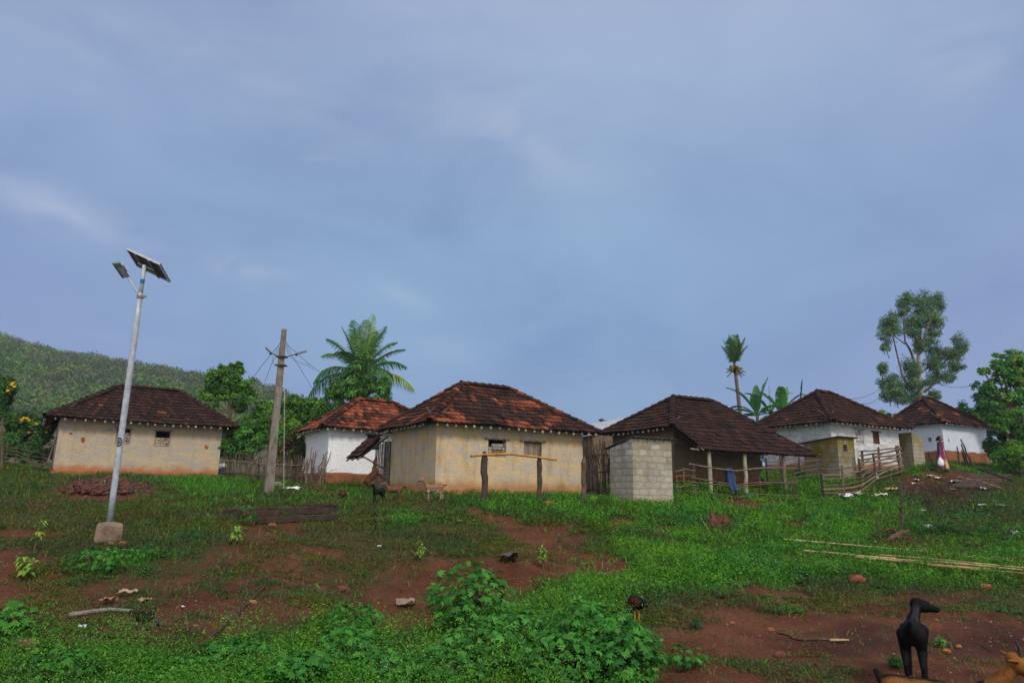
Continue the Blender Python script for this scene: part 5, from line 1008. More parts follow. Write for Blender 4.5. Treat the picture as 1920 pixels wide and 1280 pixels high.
def curve_thing(name, label, cat, pts, r, col, m='wood', lift=.03, group=None, r1=None, onground=True, jitter=0, smooth=False, branches=()):
    P = [on(x, y)+np.array([0, 0, lift+(pz if False else 0)]) for x, y in pts] if onground else pts
    Y0 = P[0][1]; root = None; q = MB(); n = len(P); S = []
    for a, b in zip(P[:-1], P[1:]):
        for t in (0, .33, .66): S.append(a+(b-a)*t+RNG.normal(size=3)*jitter)
    S.append(P[-1]); q.tube(S, list(np.linspace(r, r1 or r*.7, len(S))), 7, col)
    for br, rr in branches: q.tube(br, list(np.linspace(rr, rr*.4, len(br))), 6, col)
    o = q.build(name, MT[m], None, org=P[0], smooth=smooth); tag(o, label, cat, group); return o
# leaning dark poles at the last house
for lab, (x0, y0, x1, y1) in (('short dark stake leaning left behind the walking woman', (1752, 880, 1740, 847)), ('straight dark stake right of the walking woman', (1800, 876, 1794, 837)), ('thin dark stake between the straight stake and the long crossed poles', (1812, 874, 1803, 843)), ('long dark pole leaning across the last house, its foot to the right', (1826, 876, 1801, 823)), ('forked pole crossing just below the long dark pole', (1818, 876, 1802, 832))):
    b = on(x0, y0); t = at(x1, y1, b[1]+.1); q = MB(); q.tube(wob(b-np.array([0, 0, .1]), t, 4, .015), [.055, .05, .05, .045, .035], 7, (.06, .045, .04)); o = q.build('stake', MT['wood'], None, org=b); tag(o, lab, 'stake', 'dark stakes by the last house')
q = MB(); c = at(1849, 834, 46.); q.box(c, ((1, 0, 0), (0, 1, 0), (0, 0, 1)), (.17, .12, .26), (.02, .02, .022), .02); o = q.build('meter_box', MT['cloth'], None, org=c, bevel=.02); tag(o, 'small black box hung at the right corner of the last house', 'box')

# ---------------------------------------------------------------- ground cover
def in_house(x, y, m=.05):
    r = np.zeros(x.shape, bool)
    for h in list(HS.values())+[hA, hB, hC]:
        a = h[2]; dx, dy = x-h[0], y-h[1]; s = dx*math.cos(a)+dy*math.sin(a); t = -dx*math.sin(a)+dy*math.cos(a); r |= (s > -m) & (s < h[3]+m) & (t > -m) & (t < h[4]+m)
    return r
def scatter(n, y0=3.4, y1=46, k=1.):
    """spots on the ground, thinning with distance"""
    Y = 1/np.sqrt(1/y1**2+(1/y0**2-1/y1**2)*RNG.random(n)) if k == 2 else y0*(y1/y0)**RNG.random(n)
    X = RNG.uniform(-.86, .86, n)*(Y+1.2); Z = H(X, Y); px, py = project(np.stack([X, Y, Z], -1)); return X, Y, Z, px, py
SPOTS = [(1200, 1166, 42, 24), (268, 1185, 62, 20), (455, 1145, 50, 40), (1000, 1020, 110, 34), (711, 1030, 30, 14), (812, 948, 50, 12), (725, 948, 60, 12), (1600, 1100, 60, 14), (1345, 985, 40, 10), (1680, 1020, 60, 16), (203, 1020, 50, 14), (620, 968, 60, 12)]
def cover(px, py, X, Y):
    d = sample_map(DM, px, py)*(1-bareness(px, py)); l = sample_map(LM, px, py)
    for a_, b_, c_, e_ in SPOTS: l = l*(1-.6*np.clip(1.5-np.hypot((px-a_)/c_, (py-b_)/e_), 0, 1))
    f = fbm(X*.9, Y*.9, 21, 4); f2 = fbm(X*3.1, Y*3.1, 33, 3)
    return np.clip(d*1.22-.25+(f-.5)*2.1*(1-d*.25)+(f2-.5)*1.7, 0, 1), np.clip(l+(fbm(X*.7, Y*.7, 44)-.5)*.45, 0, 1)
PAL_DRY = np.array([(.085, .10, .025), (.12, .11, .035), (.06, .10, .02), (.14, .11, .045), (.045, .085, .018)])
PAL_MID = np.array([(.06, .15, .022), (.045, .12, .028), (.085, .17, .025), (.035, .10, .025), (.11, .17, .03)])
PAL_LUSH = np.array([(.085, .27, .025), (.062, .21, .022), (.11, .31, .028), (.045, .16, .022), (.145, .33, .04)])
def weeds():
    # spreading herbs: rosettes of small leaves
    n = 310000; X, Y, Z, px, py = scatter(n); d, l = cover(px, py, X, Y); keep = (RNG.random(n) < np.clip(d*1.15, 0, 1)**1.25) & ~in_house(X, Y); X, Y, Z, d, l, px, py = [a[keep] for a in (X, Y, Z, d, l, px, py)]; n = len(X)
    K = 9; sz = np.clip(Y/10, .62, 2.6)**.72; big = np.clip((fbm(X*1.5, Y*1.5, 71, 3)-.42)*4.2, 0, 1); hgt = (.02+.05*d+(.055+.26*big*np.where(Y > 13, .75, .8))*np.clip(l-.28, 0, 1)**1.05)*(.35+1.1*RNG.random(n))*np.clip(sz, .8, 1.5)*np.where(Y > 24, .8, 1)
    rad = (.045+.055*l)*sz*1.35
    a = RNG.uniform(0, 6.283, (n, K)); rr = np.sqrt(RNG.random((n, K))); P = np.stack([X[:, None]+rad[:, None]*rr*np.cos(a), Y[:, None]+rad[:, None]*rr*np.sin(a), Z[:, None]+.005+hgt[:, None]*(1-.6*rr**2)*RNG.uniform(.25, 1, (n, K))], -1)
    ln = (.025+.017*l)[:, None]*sz[:, None]*RNG.uniform(.6, 1.3, (n, K))
    lv = l-.11+RNG.normal(size=n)*.10+(fbm(X*1.1, Y*1.1, 61)-.5)*1.15+(big-.5)*.10; ci = RNG.integers(0, 5, n); base = np.where((lv > .62)[:, None], PAL_LUSH[ci], np.where((lv > .36)[:, None], PAL_MID[ci], PAL_DRY[ci]))
    base = base*(np.array([1, 1, 1])+np.clip(fbm(X*.8+9, Y*.8, 83)-.5, -.5, .5)[:, None]*np.array([1.3, .35, -1.2])); cols = (base*RNG.uniform(.75, 1.25, n)[:, None])[:, None]*RNG.uniform(.88, 1.12, (n, K))[..., None]
    nr = np.stack([np.cos(a)*.35*rr, np.sin(a)*.35*rr, np.ones((n, K))], -1)
    leaves_mesh('ground_weeds', P.reshape(-1, 3), ln.ravel(), ln.ravel()*.5, cols.reshape(-1, 3), MT['leaf'], nrm=nr.reshape(-1, 3), jit=.45, label='low spreading weeds covering the slope in patches', stuff=True)
    # grass blades
    n = 215000; X, Y, Z, px, py = scatter(n); d, l = cover(px, py, X, Y); keep = (RNG.random(n) < np.clip(d*.9+.06, 0, 1)) & ~in_house(X, Y); X, Y, Z, d, l = [a[keep] for a in (X, Y, Z, d, l)]; n = len(X)
    sz = np.clip(Y/10, .6, 2.4)**.8; h = (.05+.11*l)*RNG.uniform(.5, 1.4, n)*sz; w = .0055*sz*RNG.uniform(.7, 1.3, n); a = RNG.uniform(0, 6.283, n); t = RNG.uniform(.1, .9, n); b = RNG.uniform(0, 6.283, n)
    P = np.stack([X, Y, Z-.005], -1); s = np.stack([np.cos(a)*w, np.sin(a)*w, 0*w], -1); tip = P+np.stack([np.cos(b)*h*t, np.sin(b)*h*t, h*(1-.35*t)], -1); mid = P*.45+tip*.55+np.stack([0*h, 0*h, h*.12], -1)
    V = np.stack([P-s, P+s, mid+s*.7, tip, mid-s*.7], 1).reshape(-1, 3); ci = RNG.integers(0, 5, n); lv = l+RNG.normal(size=n)*.15; base = np.where((lv > .6)[:, None], PAL_LUSH[ci], np.where((lv > .34)[:, None], PAL_MID[ci], PAL_DRY[ci]*1.25)); base = base*RNG.uniform(.8, 1.4, n)[:, None]
    me = fast_mesh('grass', V, np.arange(5*n).reshape(-1, 5), 5, np.repeat(base, 5, 0)); o = link_mesh('grass', me, MT['leaf']); tag(o, 'short grass blades between the weeds', kind='stuff')
    # pebbles, clods and twigs on the bare earth
    n = 30000; X, Y, Z, px, py = scatter(n, 4.8, 30); d, l = cover(px, py, X, Y); keep = (RNG.random(n) < np.clip(.9-d*1.5, .04, 1)*.8) & ~in_house(X, Y); X, Y, Z = X[keep], Y[keep], Z[keep]; n = len(X); r = .009*np.clip(Y/8, .7, 2.2)*RNG.uniform(.4, 1.7, n)**1.5
    oc = np.array([(1, 0, -.3), (0, 1, -.3), (-1, 0, -.3), (0, -1, -.3), (.1, .1, .75)]); rot = RNG.uniform(0, 6.283, n); jj = RNG.uniform(.6, 1.3, (n, 5, 3)); O = oc[None]*jj*r[:, None, None]; c, s = np.cos(rot)[:, None], np.sin(rot)[:, None]
    V = np.stack([O[..., 0]*c-O[..., 1]*s, O[..., 0]*s+O[..., 1]*c, O[..., 2]], -1)+np.stack([X, Y, Z], -1)[:, None]; F = np.array([(0, 1, 4), (1, 2, 4), (2, 3, 4), (3, 0, 4)])[None]+np.arange(n)[:, None, None]*5
    pal = np.array([(.16, .06, .035), (.12, .045, .03), (.22, .10, .055), (.09, .04, .03), (.25, .15, .09)]); me = fast_mesh('pebbles', V.reshape(-1, 3), F.reshape(-1, 3), 3, np.repeat(pal[RNG.integers(0, 5, n)]*RNG.uniform(.7, 1.2, (n, 1)), 5, 0)); o = link_mesh('pebbles', me, MT['stone']); tag(o, 'scattered small red stones and clods on the bare earth', kind='stuff')
weeds()
# taller feathery herb with tiny white flower heads
def herb_stuff():
    n = 13000; X, Y, Z, px, py = scatter(n, 4., 34); d, l = cover(px, py, X, Y); low = np.clip((py-1090)/60, 0, 1)*np.clip((1260-px)/60, 0, 1)*np.clip((fbm(X*1.2, Y*1.2, 55, 3)-.44)*7, .06, 1); belt = np.clip(1-np.abs(py-1072)/34, 0, 1)*(px > 1120); mid = .6*np.clip((fbm(X*.8, Y*.8, 91, 3)-.5)*6, 0, 1)*(l > .55)
    pr = np.clip(low*.9+belt*.55+mid, 0, 1)*(d > .45)*(l > .42); keep = (RNG.random(n) < pr) & ~in_house(X, Y, .3); X, Y, Z, l, py, px = [a[keep] for a in (X, Y, Z, l, py, px)]; n = len(X)
    sc = np.where(py > 1120, RNG.uniform(.24, .52, n), RNG.uniform(.14, .30, n)); K = 58; sz = np.clip(Y/9, .75, 2)
    ph = RNG.uniform(0, 6.283, (n, K)); zz = RNG.random((n, K))**.75; rr = (.25+.75*RNG.random((n, K)))*.62*(.35+.75*zz); P = np.stack([X[:, None]+sc[:, None]*rr*np.cos(ph), Y[:, None]+sc[:, None]*rr*np.sin(ph), Z[:, None]+sc[:, None]*zz], -1)
    ln = (.033*sz)[:, None]*RNG.uniform(.6, 1.4, (n, K)); ci = RNG.integers(0, 5, n); cols = (PAL_LUSH[ci]*RNG.uniform(.6, 1.15, n)[:, None])[:, None]*(.8+.4*RNG.random((n, K)))[..., None]
    leaves_mesh('tall_weeds', P.reshape(-1, 3), ln.ravel(), ln.ravel()*.38, cols.reshape(-1, 3), MT['leaf'], nrm=np.stack([np.cos(ph), np.sin(ph), np.ones_like(ph)], -1).reshape(-1, 3), label='taller feathery weeds growing thickly on the lower slope', stuff=True)
    f = RNG.random(n) < .7*np.clip((fbm(X*.9, Y*.9, 17)-.45)*8, 0, 1); X, Y, Z, sc = X[f], Y[f], Z[f], sc[f]; n = len(X); K = 15; ph = RNG.uniform(0, 6.283, (n, K)); rr = RNG.random((n, K))**.6*.6; P = np.stack([X[:, None]+sc[:, None]*rr*np.cos(ph), Y[:, None]+sc[:, None]*rr*np.sin(ph), Z[:, None]+sc[:, None]*(1.12-.35*rr**2+RNG.uniform(-.06, .1, (n, K)))], -1)
    s = np.repeat((.0085*np.clip(Y/9, .8, 1.8))[:, None], K, 1).ravel(); leaves_mesh('weed_flowers', P.reshape(-1, 3), s*1.2, s, np.tile([[.36, .45, .20]], (n*K, 1))*RNG.uniform(.6, 1.2, (n*K, 1)), MT['leaf'], label='tiny cream flower heads above the feathery weeds', stuff=True)
herb_stuff()
def star_bush(name, label, px, py, w, h, n, leaf, pal, cat='bush', lobes=5, stems=7, group=None, yoff=0., m='leaf'):
    """bush of hand-shaped leaves, each a star of pointed lobes on a stalk"""
    b = on(px, py); b[1] += yoff; b[2] = g(b[0], b[1]); root = thing(name, label, cat, b, group=group); k = b[1]/FPX; W_, Hh = w*k, h*k*(1.35 if name == 'leafy_bush' else 1.); V = []; Cc = []; q = MB(); tips = []
    for s in range(stems):
        a = 6.283*s/stems+random.uniform(-.3, .3); e = b+np.array([math.cos(a)*W_*.6*random.uniform(.3, 1), math.sin(a)*W_*.5*random.uniform(.3, 1), Hh*random.uniform(.6, .95)]); q.tube(wob(b-np.array([0, 0, .04]), e, 3, W_*.03), [.011, .009, .007, .004], 5, (.10, .10, .04)); tips.append(e)
    q.build('stem', MT['bark'], root)
    for i in range(n):
        u = RNG.normal(size=3); u /= np.linalg.norm(u); rr = RNG.uniform(.45, 1.)**.6; c = b+np.array([u[0]*W_*rr, u[1]*W_*.85*rr, Hh*(.5+.52*u[2]*rr*(1 if u[2] > 0 else .85))]); nrm = np.array([u[0]*.55, u[1]*.55-.12, .9])+RNG.normal(size=3)*.28; nrm /= np.linalg.norm(nrm)
        t = np.cross(nrm, RNG.normal(size=3)); t /= np.linalg.norm(t); s_ = np.cross(nrm, t); L = leaf*random.uniform(.65, 1.25); col = np.array(random.choice(pal))*random.uniform(.7, 1.25)
        for j in range(lobes):
            an = (j-(lobes-1)/2)*(.62 if lobes > 3 else .8); d = t*math.cos(an)+s_*math.sin(an); e = np.cross(nrm, d); ll = L*(1-.16*abs(j-(lobes-1)/2)); V += [c, c+d*ll*.5+e*ll*.19-nrm*ll*.02, c+d*ll-nrm*ll*.22, c+d*ll*.5-e*ll*.19-nrm*ll*.02]; Cc += [col*random.uniform(.92, 1.08)]*4
    V = np.array(V)-ORG[root.name]; me = fast_mesh('leaves', V, np.arange(len(V)).reshape(-1, 4), 4, np.array(Cc)); link_mesh('leaves', me, MT[m], root); return root
CP1 = [(.045, .19, .03), (.06, .23, .035), (.032, .13, .028), (.08, .25, .04)]
for lab, px, py, w, h, n, lf in (
    ('big dark leafy bush in the middle foreground beside the red earth cut', 880, 1190, 82, 92, 560, .085), ('leafy bush left of the red earth patch, lower than its neighbour', 655, 1205, 58, 52, 300, .075),
    ('large leafy bush at the bottom centre by the edge of the bare ground', 1120, 1262, 95, 85, 620, .085), ('leafy bush among feathery weeds at the bottom, under the big middle bush', 960, 1240, 72, 62, 380, .08),
    ('bush at the bottom edge just left of the big central ones', 850, 1285, 70, 50, 300, .075), ('smallish bush in the weeds between the two big central bushes', 1020, 1195, 48, 40, 190, .07), ('bush spilling onto the bare earth at its left end', 1190, 1235, 46, 40, 190, .07), ('bush at the bottom edge, left of the lowest weeds', 730, 1290, 60, 46, 240, .075),
    ('bush in the bottom row, fourth from the bare earth', 900, 1262, 80, 66, 360, .08), ('bush in the bottom row just right of the low leafy clumps', 655, 1262, 74, 56, 300, .08), ('small bush under the lip of the red cut, beside the feathery weeds', 1090, 1165, 42, 36, 170, .06), ('tall leafy bush in the bottom row, nearest to the bare earth', 1175, 1290, 70, 80, 330, .08), ('low spreading bush at the left bottom below the bark strip', 430, 1250, 66, 34, 220, .07), ('bush at the bottom left edge below the reddish stone', 110, 1275, 70, 40, 230, .07),
    ('bush half cut by the bottom edge, right of centre', 1050, 1290, 80, 70, 380, .08), ('small leafy bush with yellowish tips on the left bank beside the light saplings', 175, 1075, 55, 34, 170, .07),
    ('small leafy bush hugging the slope below the street lamp', 235, 1050, 38, 18, 90, .06), ('leafy bush cut by the bottom left corner', 20, 1205, 36, 50, 120, .09), ('low leafy clump at the bottom left among weeds', 330, 1275, 60, 30, 170, .07), ('low leafy clump at the bottom left of centre', 560, 1275, 60, 34, 190, .07)):
    star_bush('leafy_bush', lab, px, py, w, h, n, lf, CP1, group='wild leafy bushes on the near slope')
star_bush('leafy_plant', 'small spindly plant standing alone on the bare red earth', 1292, 1255, 34, 46, 46, .07, CP1, cat='plant', stems=4)
star_bush('leafy_plant', 'dark low plant in the middle of the bare earth strip', 1308, 1178, 13, 20, 60, .035, [(.03, .09, .03)], cat='plant', stems=4, lobes=3)
star_bush('leafy_plant', 'bright green seedling patch right of the black goat', 1765, 1208, 18, 12, 40, .05, [(.07, .20, .03)], cat='plant', stems=4, lobes=3)
star_bush('leafy_plant', 'round tuft of grass left of the black goat legs', 1682, 1250, 15, 18, 240, .035, [(.045, .12, .03), (.06, .15, .035)], cat='plant', stems=6, lobes=3)
star_bush('leafy_plant', 'pale flowering weed clump on the bare earth left of the puddle', 1455, 1150, 28, 34, 330, .028, [(.06, .14, .03), (.09, .18, .04)], cat='plant', stems=8, lobes=3)
star_bush('leafy_plant', 'smaller weed clump just right of the pale flowering one', 1488, 1150, 18, 18, 160, .028, [(.06, .14, .03), (.09, .18, .04)], cat='plant', stems=6, lobes=3)
star_bush('leafy_plant', 'slim weed at the upper edge of the bare earth, right of the clumps', 1527, 1118, 14, 26, 110, .028, [(.08, .13, .035), (.10, .15, .04)], cat='plant', stems=5, lobes=3)
star_bush('leafy_plant', 'rounded weed cushion at the edge of the feathery belt', 1352, 1120, 16, 16, 170, .028, [(.07, .14, .03)], cat='plant', stems=6, lobes=3)
star_bush('leafy_plant', 'wide weed cushion at the right edge behind the black goat', 1880, 1148, 52, 26, 420, .035, [(.045, .15, .03), (.035, .11, .03)], cat='plant', stems=9, lobes=3)
star_bush('leafy_plant', 'dark green plant growing beside the old timber beams', 462, 985, 20, 36, 130, .07, [(.04, .13, .03), (.05, .16, .03)], cat='plant', stems=5, lobes=3)
star_bush('leafy_plant', 'dark bushy weed with cream blossoms below the trash heap', 1815, 1005, 62, 52, 520, .06, [(.025, .09, .035), (.035, .12, .04)], cat='plant', stems=9)
for lab, px, py, w, h, n in (('dark bushy weed left of the one with cream blossoms', 1745, 1000, 44, 34, 300), ('dark weed clump at the foot of the collapsed gate', 1850, 948, 50, 26, 280), ('dark weed clump at the right edge under the collapsed gate', 1905, 965, 46, 30, 280), ('dark weed between the bare dead sapling and the heap', 1720, 945, 34, 26, 200), ('dark weed clump right of the cream blossomed weed', 1885, 1010, 44, 28, 260)):
    star_bush('dark_weed', lab, px, py, w, h, n, .055, [(.025, .10, .035), (.035, .13, .04), (.05, .16, .04)], cat='plant', stems=8, group='dark weeds around the trash heap')
def droop_sapling(label, px, py, w, h, n, lf, pal, stems=3):
    b = on(px, py); root = thing('sapling', label, 'sapling', b, group='young light green saplings'); k = b[1]/FPX; q = MB(); P = []; D = []
    for s in range(stems):
        e = b+np.array([random.uniform(-.5, .5)*w*k, random.uniform(-.3, .3)*w*k, h*k*random.uniform(.6, .95)]); q.tube(wob(b-np.array([0, 0, .04]), e, 3, .008), [.010, .008, .006, .004], 5, (.14, .13, .06))
        for i in range(n//stems): t = random.uniform(.45, 1.05); a = random.uniform(0, 6.283); P.append(b+(e-b)*t); D.append((math.cos(a)*.8, math.sin(a)*.8, random.uniform(-.5, .45)))
    q.build('stem', MT['bark'], root); P = np.array(P); D = np.array(D); nr = np.stack([D[:, 0]*.4, D[:, 1]*.4, np.ones(len(D))], -1); leaves_mesh('leaves', P, RNG.uniform(.7, 1.2, len(P))*lf, RNG.uniform(.7, 1.2, len(P))*lf*.36, np.array(pal)[RNG.integers(0, len(pal), len(P))]*RNG.uniform(.8, 1.2, (len(P), 1)), MT['leaf2'], nrm=nr, dirs=D, parent=root, jit=.4, bend=.7)
LG = [(.20, .34, .04), (.14, .28, .035), (.26, .38, .05)]
for a in (('yellow green sapling with drooping leaves below the timber beams', 437, 1022, 24, 40, 46, .16), ('thin sapling with a leaf tuft at the left edge, above the leafy one', 62, 1035, 20, 62, 26, .15), ('leafy sapling with broad yellowish leaves near the left edge', 47, 1090, 36, 50, 60, .15), ('single bright sapling on the slope left of the red earth cut', 790, 1053, 14, 32, 34, .12), ('dense yellow green sapling on the lip of the red earth cut', 1019, 1068, 12, 48, 70, .11), ('small bright seedling on top of the rubble heap', 193, 912, 8, 18, 20, .12)): droop_sapling(*a[:5], a[5], a[6], LG)

# ---------------------------------------------------------------- rubble, stones, timber, litter
def rock(mb, c, r, col, flat=.7, n1=7, n2=5):
    V = []; rot = random.uniform(0, 6.28); r = np.array(r if hasattr(r, '__len__') else (r, r*random.uniform(.7, 1.1), r*flat))
    V.append(c-np.array([0, 0, r[2]]))
    for i in range(1, n2):
        for j in range(n1):
            th = math.pi*i/n2; ph = 2*math.pi*j/n1+rot; q = random.uniform(.82, 1.14); V.append(c-np.array([-math.sin(th)*math.cos(ph)*r[0]*q, -math.sin(th)*math.sin(ph)*r[1]*q, math.cos(th)*r[2]*q]))
    V.append(c+np.array([0, 0, r[2]*random.uniform(.8, 1.1)])); F = [(0, 1+(j+1) % n1, 1+j) for j in range(n1)]
    for i in range(n2-2):
        for j in range(n1): a = 1+i*n1+j; b = 1+i*n1+(j+1) % n1; F.append((a, b, b+n1, a+n1))
    e = len(V)-1; F += [(e, 1+(n2-2)*n1+j, 1+(n2-2)*n1+(j+1) % n1) for j in range(n1)]; mb.add(V, F, col)
def rubble():
    mb = MB()
    for _ in range(760):
        px = random.gauss(205, 36); py = 921+random.uniform(-22, 9)*(1-abs(px-205)/110)-0; 
        if abs(px-205) > 78: continue
        p = on(px, min(py, 931)); r = random.uniform(.035, .105); f = max(0, 1-((px-205)/70)**2); rock(mb, p+np.array([random.uniform(-.2, .2), random.uniform(-.3, .3), r*.3+random.uniform(0, .10)*f]), r, tuple(v*random.uniform(.65, 1.3) for v in random.choice([(.13, .05, .035), (.10, .042, .035), (.17, .065, .04), (.08, .04, .035)])), n1=6, n2=4)
    for _ in range(70):
        px = random.uniform(20, 110); p = on(px, 945+random.uniform(-5, 5)); rock(mb, p, random.uniform(.03, .07), tuple(v*random.uniform(.7, 1.2) for v in (.11, .045, .035)), n1=6, n2=4)
    o = mb.build('rubble', MT['stone'], None, org=on(205, 925)); tag(o, 'heap of broken red brick and stone before the tan house', kind='stuff')
rubble()
for lab, px, py, r, col in (('orange laterite stone in the grass right of the bamboo rail posts', 1030, 950, .20, (.33, .12, .06)), ('rough red stone block in the weeds below the bamboo canes', 1608, 1092, .15, (.25, .075, .04)), ('grey stone lying under the leaning pile at the utility pole', 520, 912, .20, (.22, .19, .16)),
    ('reddish stone at the bottom left', 53, 1215, .10, (.17, .075, .05)), ('dull stone just above the reddish one at the bottom left', 41, 1208, .075, (.12, .065, .05)), ('red brick bit at the foot of the street lamp block', 229, 1021, .075, (.27, .085, .05)), ('second brick bit beside the street lamp block', 208, 1021, .06, (.20, .09, .06)),
    ('orange brick piece under the timber beams', 510, 988, .10, (.32, .10, .05)), ('round red stone on the slope left of the earth cut', 643, 1110, .11, (.15, .055, .035)), ('small orange stone near the black stick', 473, 1132, .06, (.34, .15, .05)),
    ('small red stone right of the black goat head', 1756, 1164, .035, (.22, .09, .05)), ('orange clod on the bare earth left of the puddle', 1445, 1183, .05, (.34, .11, .05)), ('round red clod near the bottom of the bare earth', 1462, 1232, .07, (.17, .06, .04)), ('orange brick chips right of the black goat, nearer one', 1775, 1223, .05, (.36, .13, .06)), ('orange brick chips right of the black goat, farther one', 1798, 1214, .04, (.36, .13, .06)),
    ('flat red stone in the weeds near the right edge', 1850, 1104, .10, (.30, .10, .06)), ('tiny orange stone at the edge of the grass strip', 1373, 1169, .035, (.38, .12, .06)), ('tiny orange stone beside the other, further left', 1362, 1172, .03, (.38, .12, .06)), ('small orange stone right of the hen', 1263, 1165, .04, (.36, .12, .06)), ('red clod in the weeds above the path', 1475, 968, .10, (.16, .05, .035))):
    mb = MB(); p = on(px, py); rock(mb, p+np.array([0, 0, r*.35]), (r, r*.8, r*.62), col, n1=10, n2=7); o = mb.build('stone', MT['stone'], None, org=p); tag(o, lab, 'stone')
def spire(lab, px, py, h, r):
    mb = MB(); p = on(px, py); n = 8; P = [p+np.array([random.uniform(-.02, .02), 0, h*t]) for t in np.linspace(-.15, 1, n)]; mb.tube(P, [r*(1-t)**.8*random.uniform(.85, 1.15)+.012 for t in np.linspace(0, 1, n)], 9, (.14, .048, .032)); o = mb.build('termite_mound', MT['stone'], None, org=p); tag(o, lab, 'termite mound')
spire('taller pointed red termite mound in the green slope', 1336, 984, .42, .15); spire('shorter pointed red termite mound right of the taller one', 1360, 984, .30, .14)
# old timber beams
def beam(lab, x0, y0, x1, y1, hgt, dep, up, name='timber_beam', col=(.055, .035, .028)):
    a, b = on(x0, y0), on(x1, y1); q = MB(); n = 10; d = b-a; s = np.array([-d[1], d[0], 0]); s /= np.linalg.norm(s); V = []
    for k in range(n+1):
        p = a+d*k/n; p[2] = max(p[2], a[2]+(b[2]-a[2])*k/n)+up
        for u, w in ((-1, -1), (1, -1), (1, 1), (-1, 1)): V.append(p+s*u*dep*random.uniform(.85, 1.1)+np.array([0, 0, hgt*w*random.uniform(.8, 1.1)]))
    q.add(V, [(4*k+i, 4*k+(i+1) % 4, 4*k+4+(i+1) % 4, 4*k+4+i) for k in range(n) for i in range(4)]+[(3, 2, 1, 0), (4*n, 4*n+1, 4*n+2, 4*n+3)], col); o = q.build(name, MT['bark'], None, org=a, bevel=.01); tag(o, lab, 'timber', 'old dark timber beams lying on the slope')
beam('long upper timber beam lying on the slope, its left end in the weeds', 418, 968, 630, 962,   .09, .10, .10); beam('short thick timber beam crossing in the middle of the pile', 482, 977, 522, 977, .14, .09, .12, col=(.07, .04, .032)); beam('lower timber beam lying nearest the viewer', 480, 984, 632, 974, .07, .09, .09); beam('topmost thin timber board on the right of the pile', 560, 966, 632, 963, .04, .09, .26)
# branches and sticks
curve_thing('fallen_branch', 'long thin curved dead branch lying in front of the light brown goat', 'branch', [(695, 979), (730, 974), (765, 967), (800, 964), (832, 963)], .030, (.10, .065, .05), lift=.07, jitter=.012, branches=[([on(765, 967)+(0, 0, .08), on(790, 958)+(0, 0, .17), on(815, 956)+(0, 0, .22), on(830, 958)+(0, 0, .15), on(834, 964)+(0, 0, .05)], .018), ([on(752, 974)+(0, 0, .05), on(758, 968)+(0, 0, .1)], .014)])
curve_thing('dead_shoot', 'thin bent dead shoot arching above the long curved branch', 'branch', [on(766, 949)+(0, 0, .05), at(768, 943, on(766, 949)[1])+(0, 0, .0), at(773, 940.5, on(766, 949)[1]), at(786, 941, on(766, 949)[1])], .014, (.09, .06, .05), onground=False)
curve_thing('stick', 'short dark stick in the weeds under the long curved branch', 'stick', [(719, 983), (736, 984)], .03, (.07, .04, .035))
curve_thing('stick', 'dead twig on the slope below the curved branch', 'stick', [(752, 1012), (770, 1005), (785, 1000)], .018, (.09, .06, .045))
curve_thing('stick', 'straight dark stick lying slanted on the left slope', 'stick', [(400, 1194), (430, 1168), (465, 1132), (497, 1102)], .016, (.055, .045, .045), lift=.03)
curve_thing('bark_strip', 'curved grey strip of bark on the red earth at lower left', 'bark strip', [(128, 1159), (165, 1153), (205, 1148), (248, 1151)], .03, (.26, .22, .21), lift=.04)
curve_thing('stick', 'dark broken stick right of the black hen', 'stick', [(286, 1165), (304, 1176)], .022, (.05, .045, .05))
curve_thing('stick', 'thin brown stick below the black hen', 'stick', [(165, 1192), (210, 1197), (255, 1200)], .018, (.08, .04, .03))
curve_thing('stick', 'pale stick on the mud by the puddle', 'stick', [(1556, 1204), (1592, 1204)], .017, (.50, .36, .20))
curve_thing('stick', 'slender pale stick at the edge of the bare earth, below the hen', 'stick', [(1181, 1195), (1213, 1188)], .012, (.40, .24, .12))
curve_thing('stick', 'pale leaning stick in the weeds before the cattle pen', 'stick', [(1529, 915), (1566, 936)], .025, (.22, .14, .09), lift=.1)
curve_thing('stick', 'thin pale stalk on the green slope beside the termite mounds', 'stick', [(1314, 978), (1328, 1000)], .014, (.40, .38, .2), lift=.12)
curve_thing('stick', 'dark twig in the mud beside the near brown goat ear', 'stick', [(1836, 1214), (1862, 1224)], .010, (.06, .04, .04))
CANE = [(.42, .24, .08), (.50, .34, .16), (.36, .19, .07), (.55, .42, .24)]
for i, (lab, pts) in enumerate((('uppermost bamboo cane lying on the right slope', [(1469, 1023), (1530, 1028), (1600, 1034), (1685, 1042)]), ('short bamboo cane continuing right of the uppermost one', [(1690, 1043), (1740, 1047)]), ('middle bamboo cane, starting right of the uppermost one and ending under the pale ones', [(1508, 1045), (1560, 1050), (1620, 1056), (1680, 1060)]),
    ('pale long bamboo cane with a split end on the right slope', [(1545, 1048), (1620, 1056), (1700, 1064), (1790, 1070), (1920, 1084)]), ('pale bamboo cane crossing below the long split one', [(1605, 1058), (1690, 1066), (1760, 1074), (1860, 1082)]), ('dark gold bamboo cane along the upper side of the bundle', [(1650, 1054), (1730, 1060), (1830, 1071), (1925, 1080)]), ('lowest bamboo cane running out at the right edge', [(1740, 1074), (1830, 1082), (1930, 1092)]), ('faint bamboo cane in the weeds above the bundle at the right', [(1800, 1056), (1900, 1066)]))):
    curve_thing('bamboo_cane', lab, 'bamboo cane', pts, .022, random.choice(CANE) if i != 3 else CANE[3], lift=.16, group='bamboo canes lying on the right slope', r1=.014)
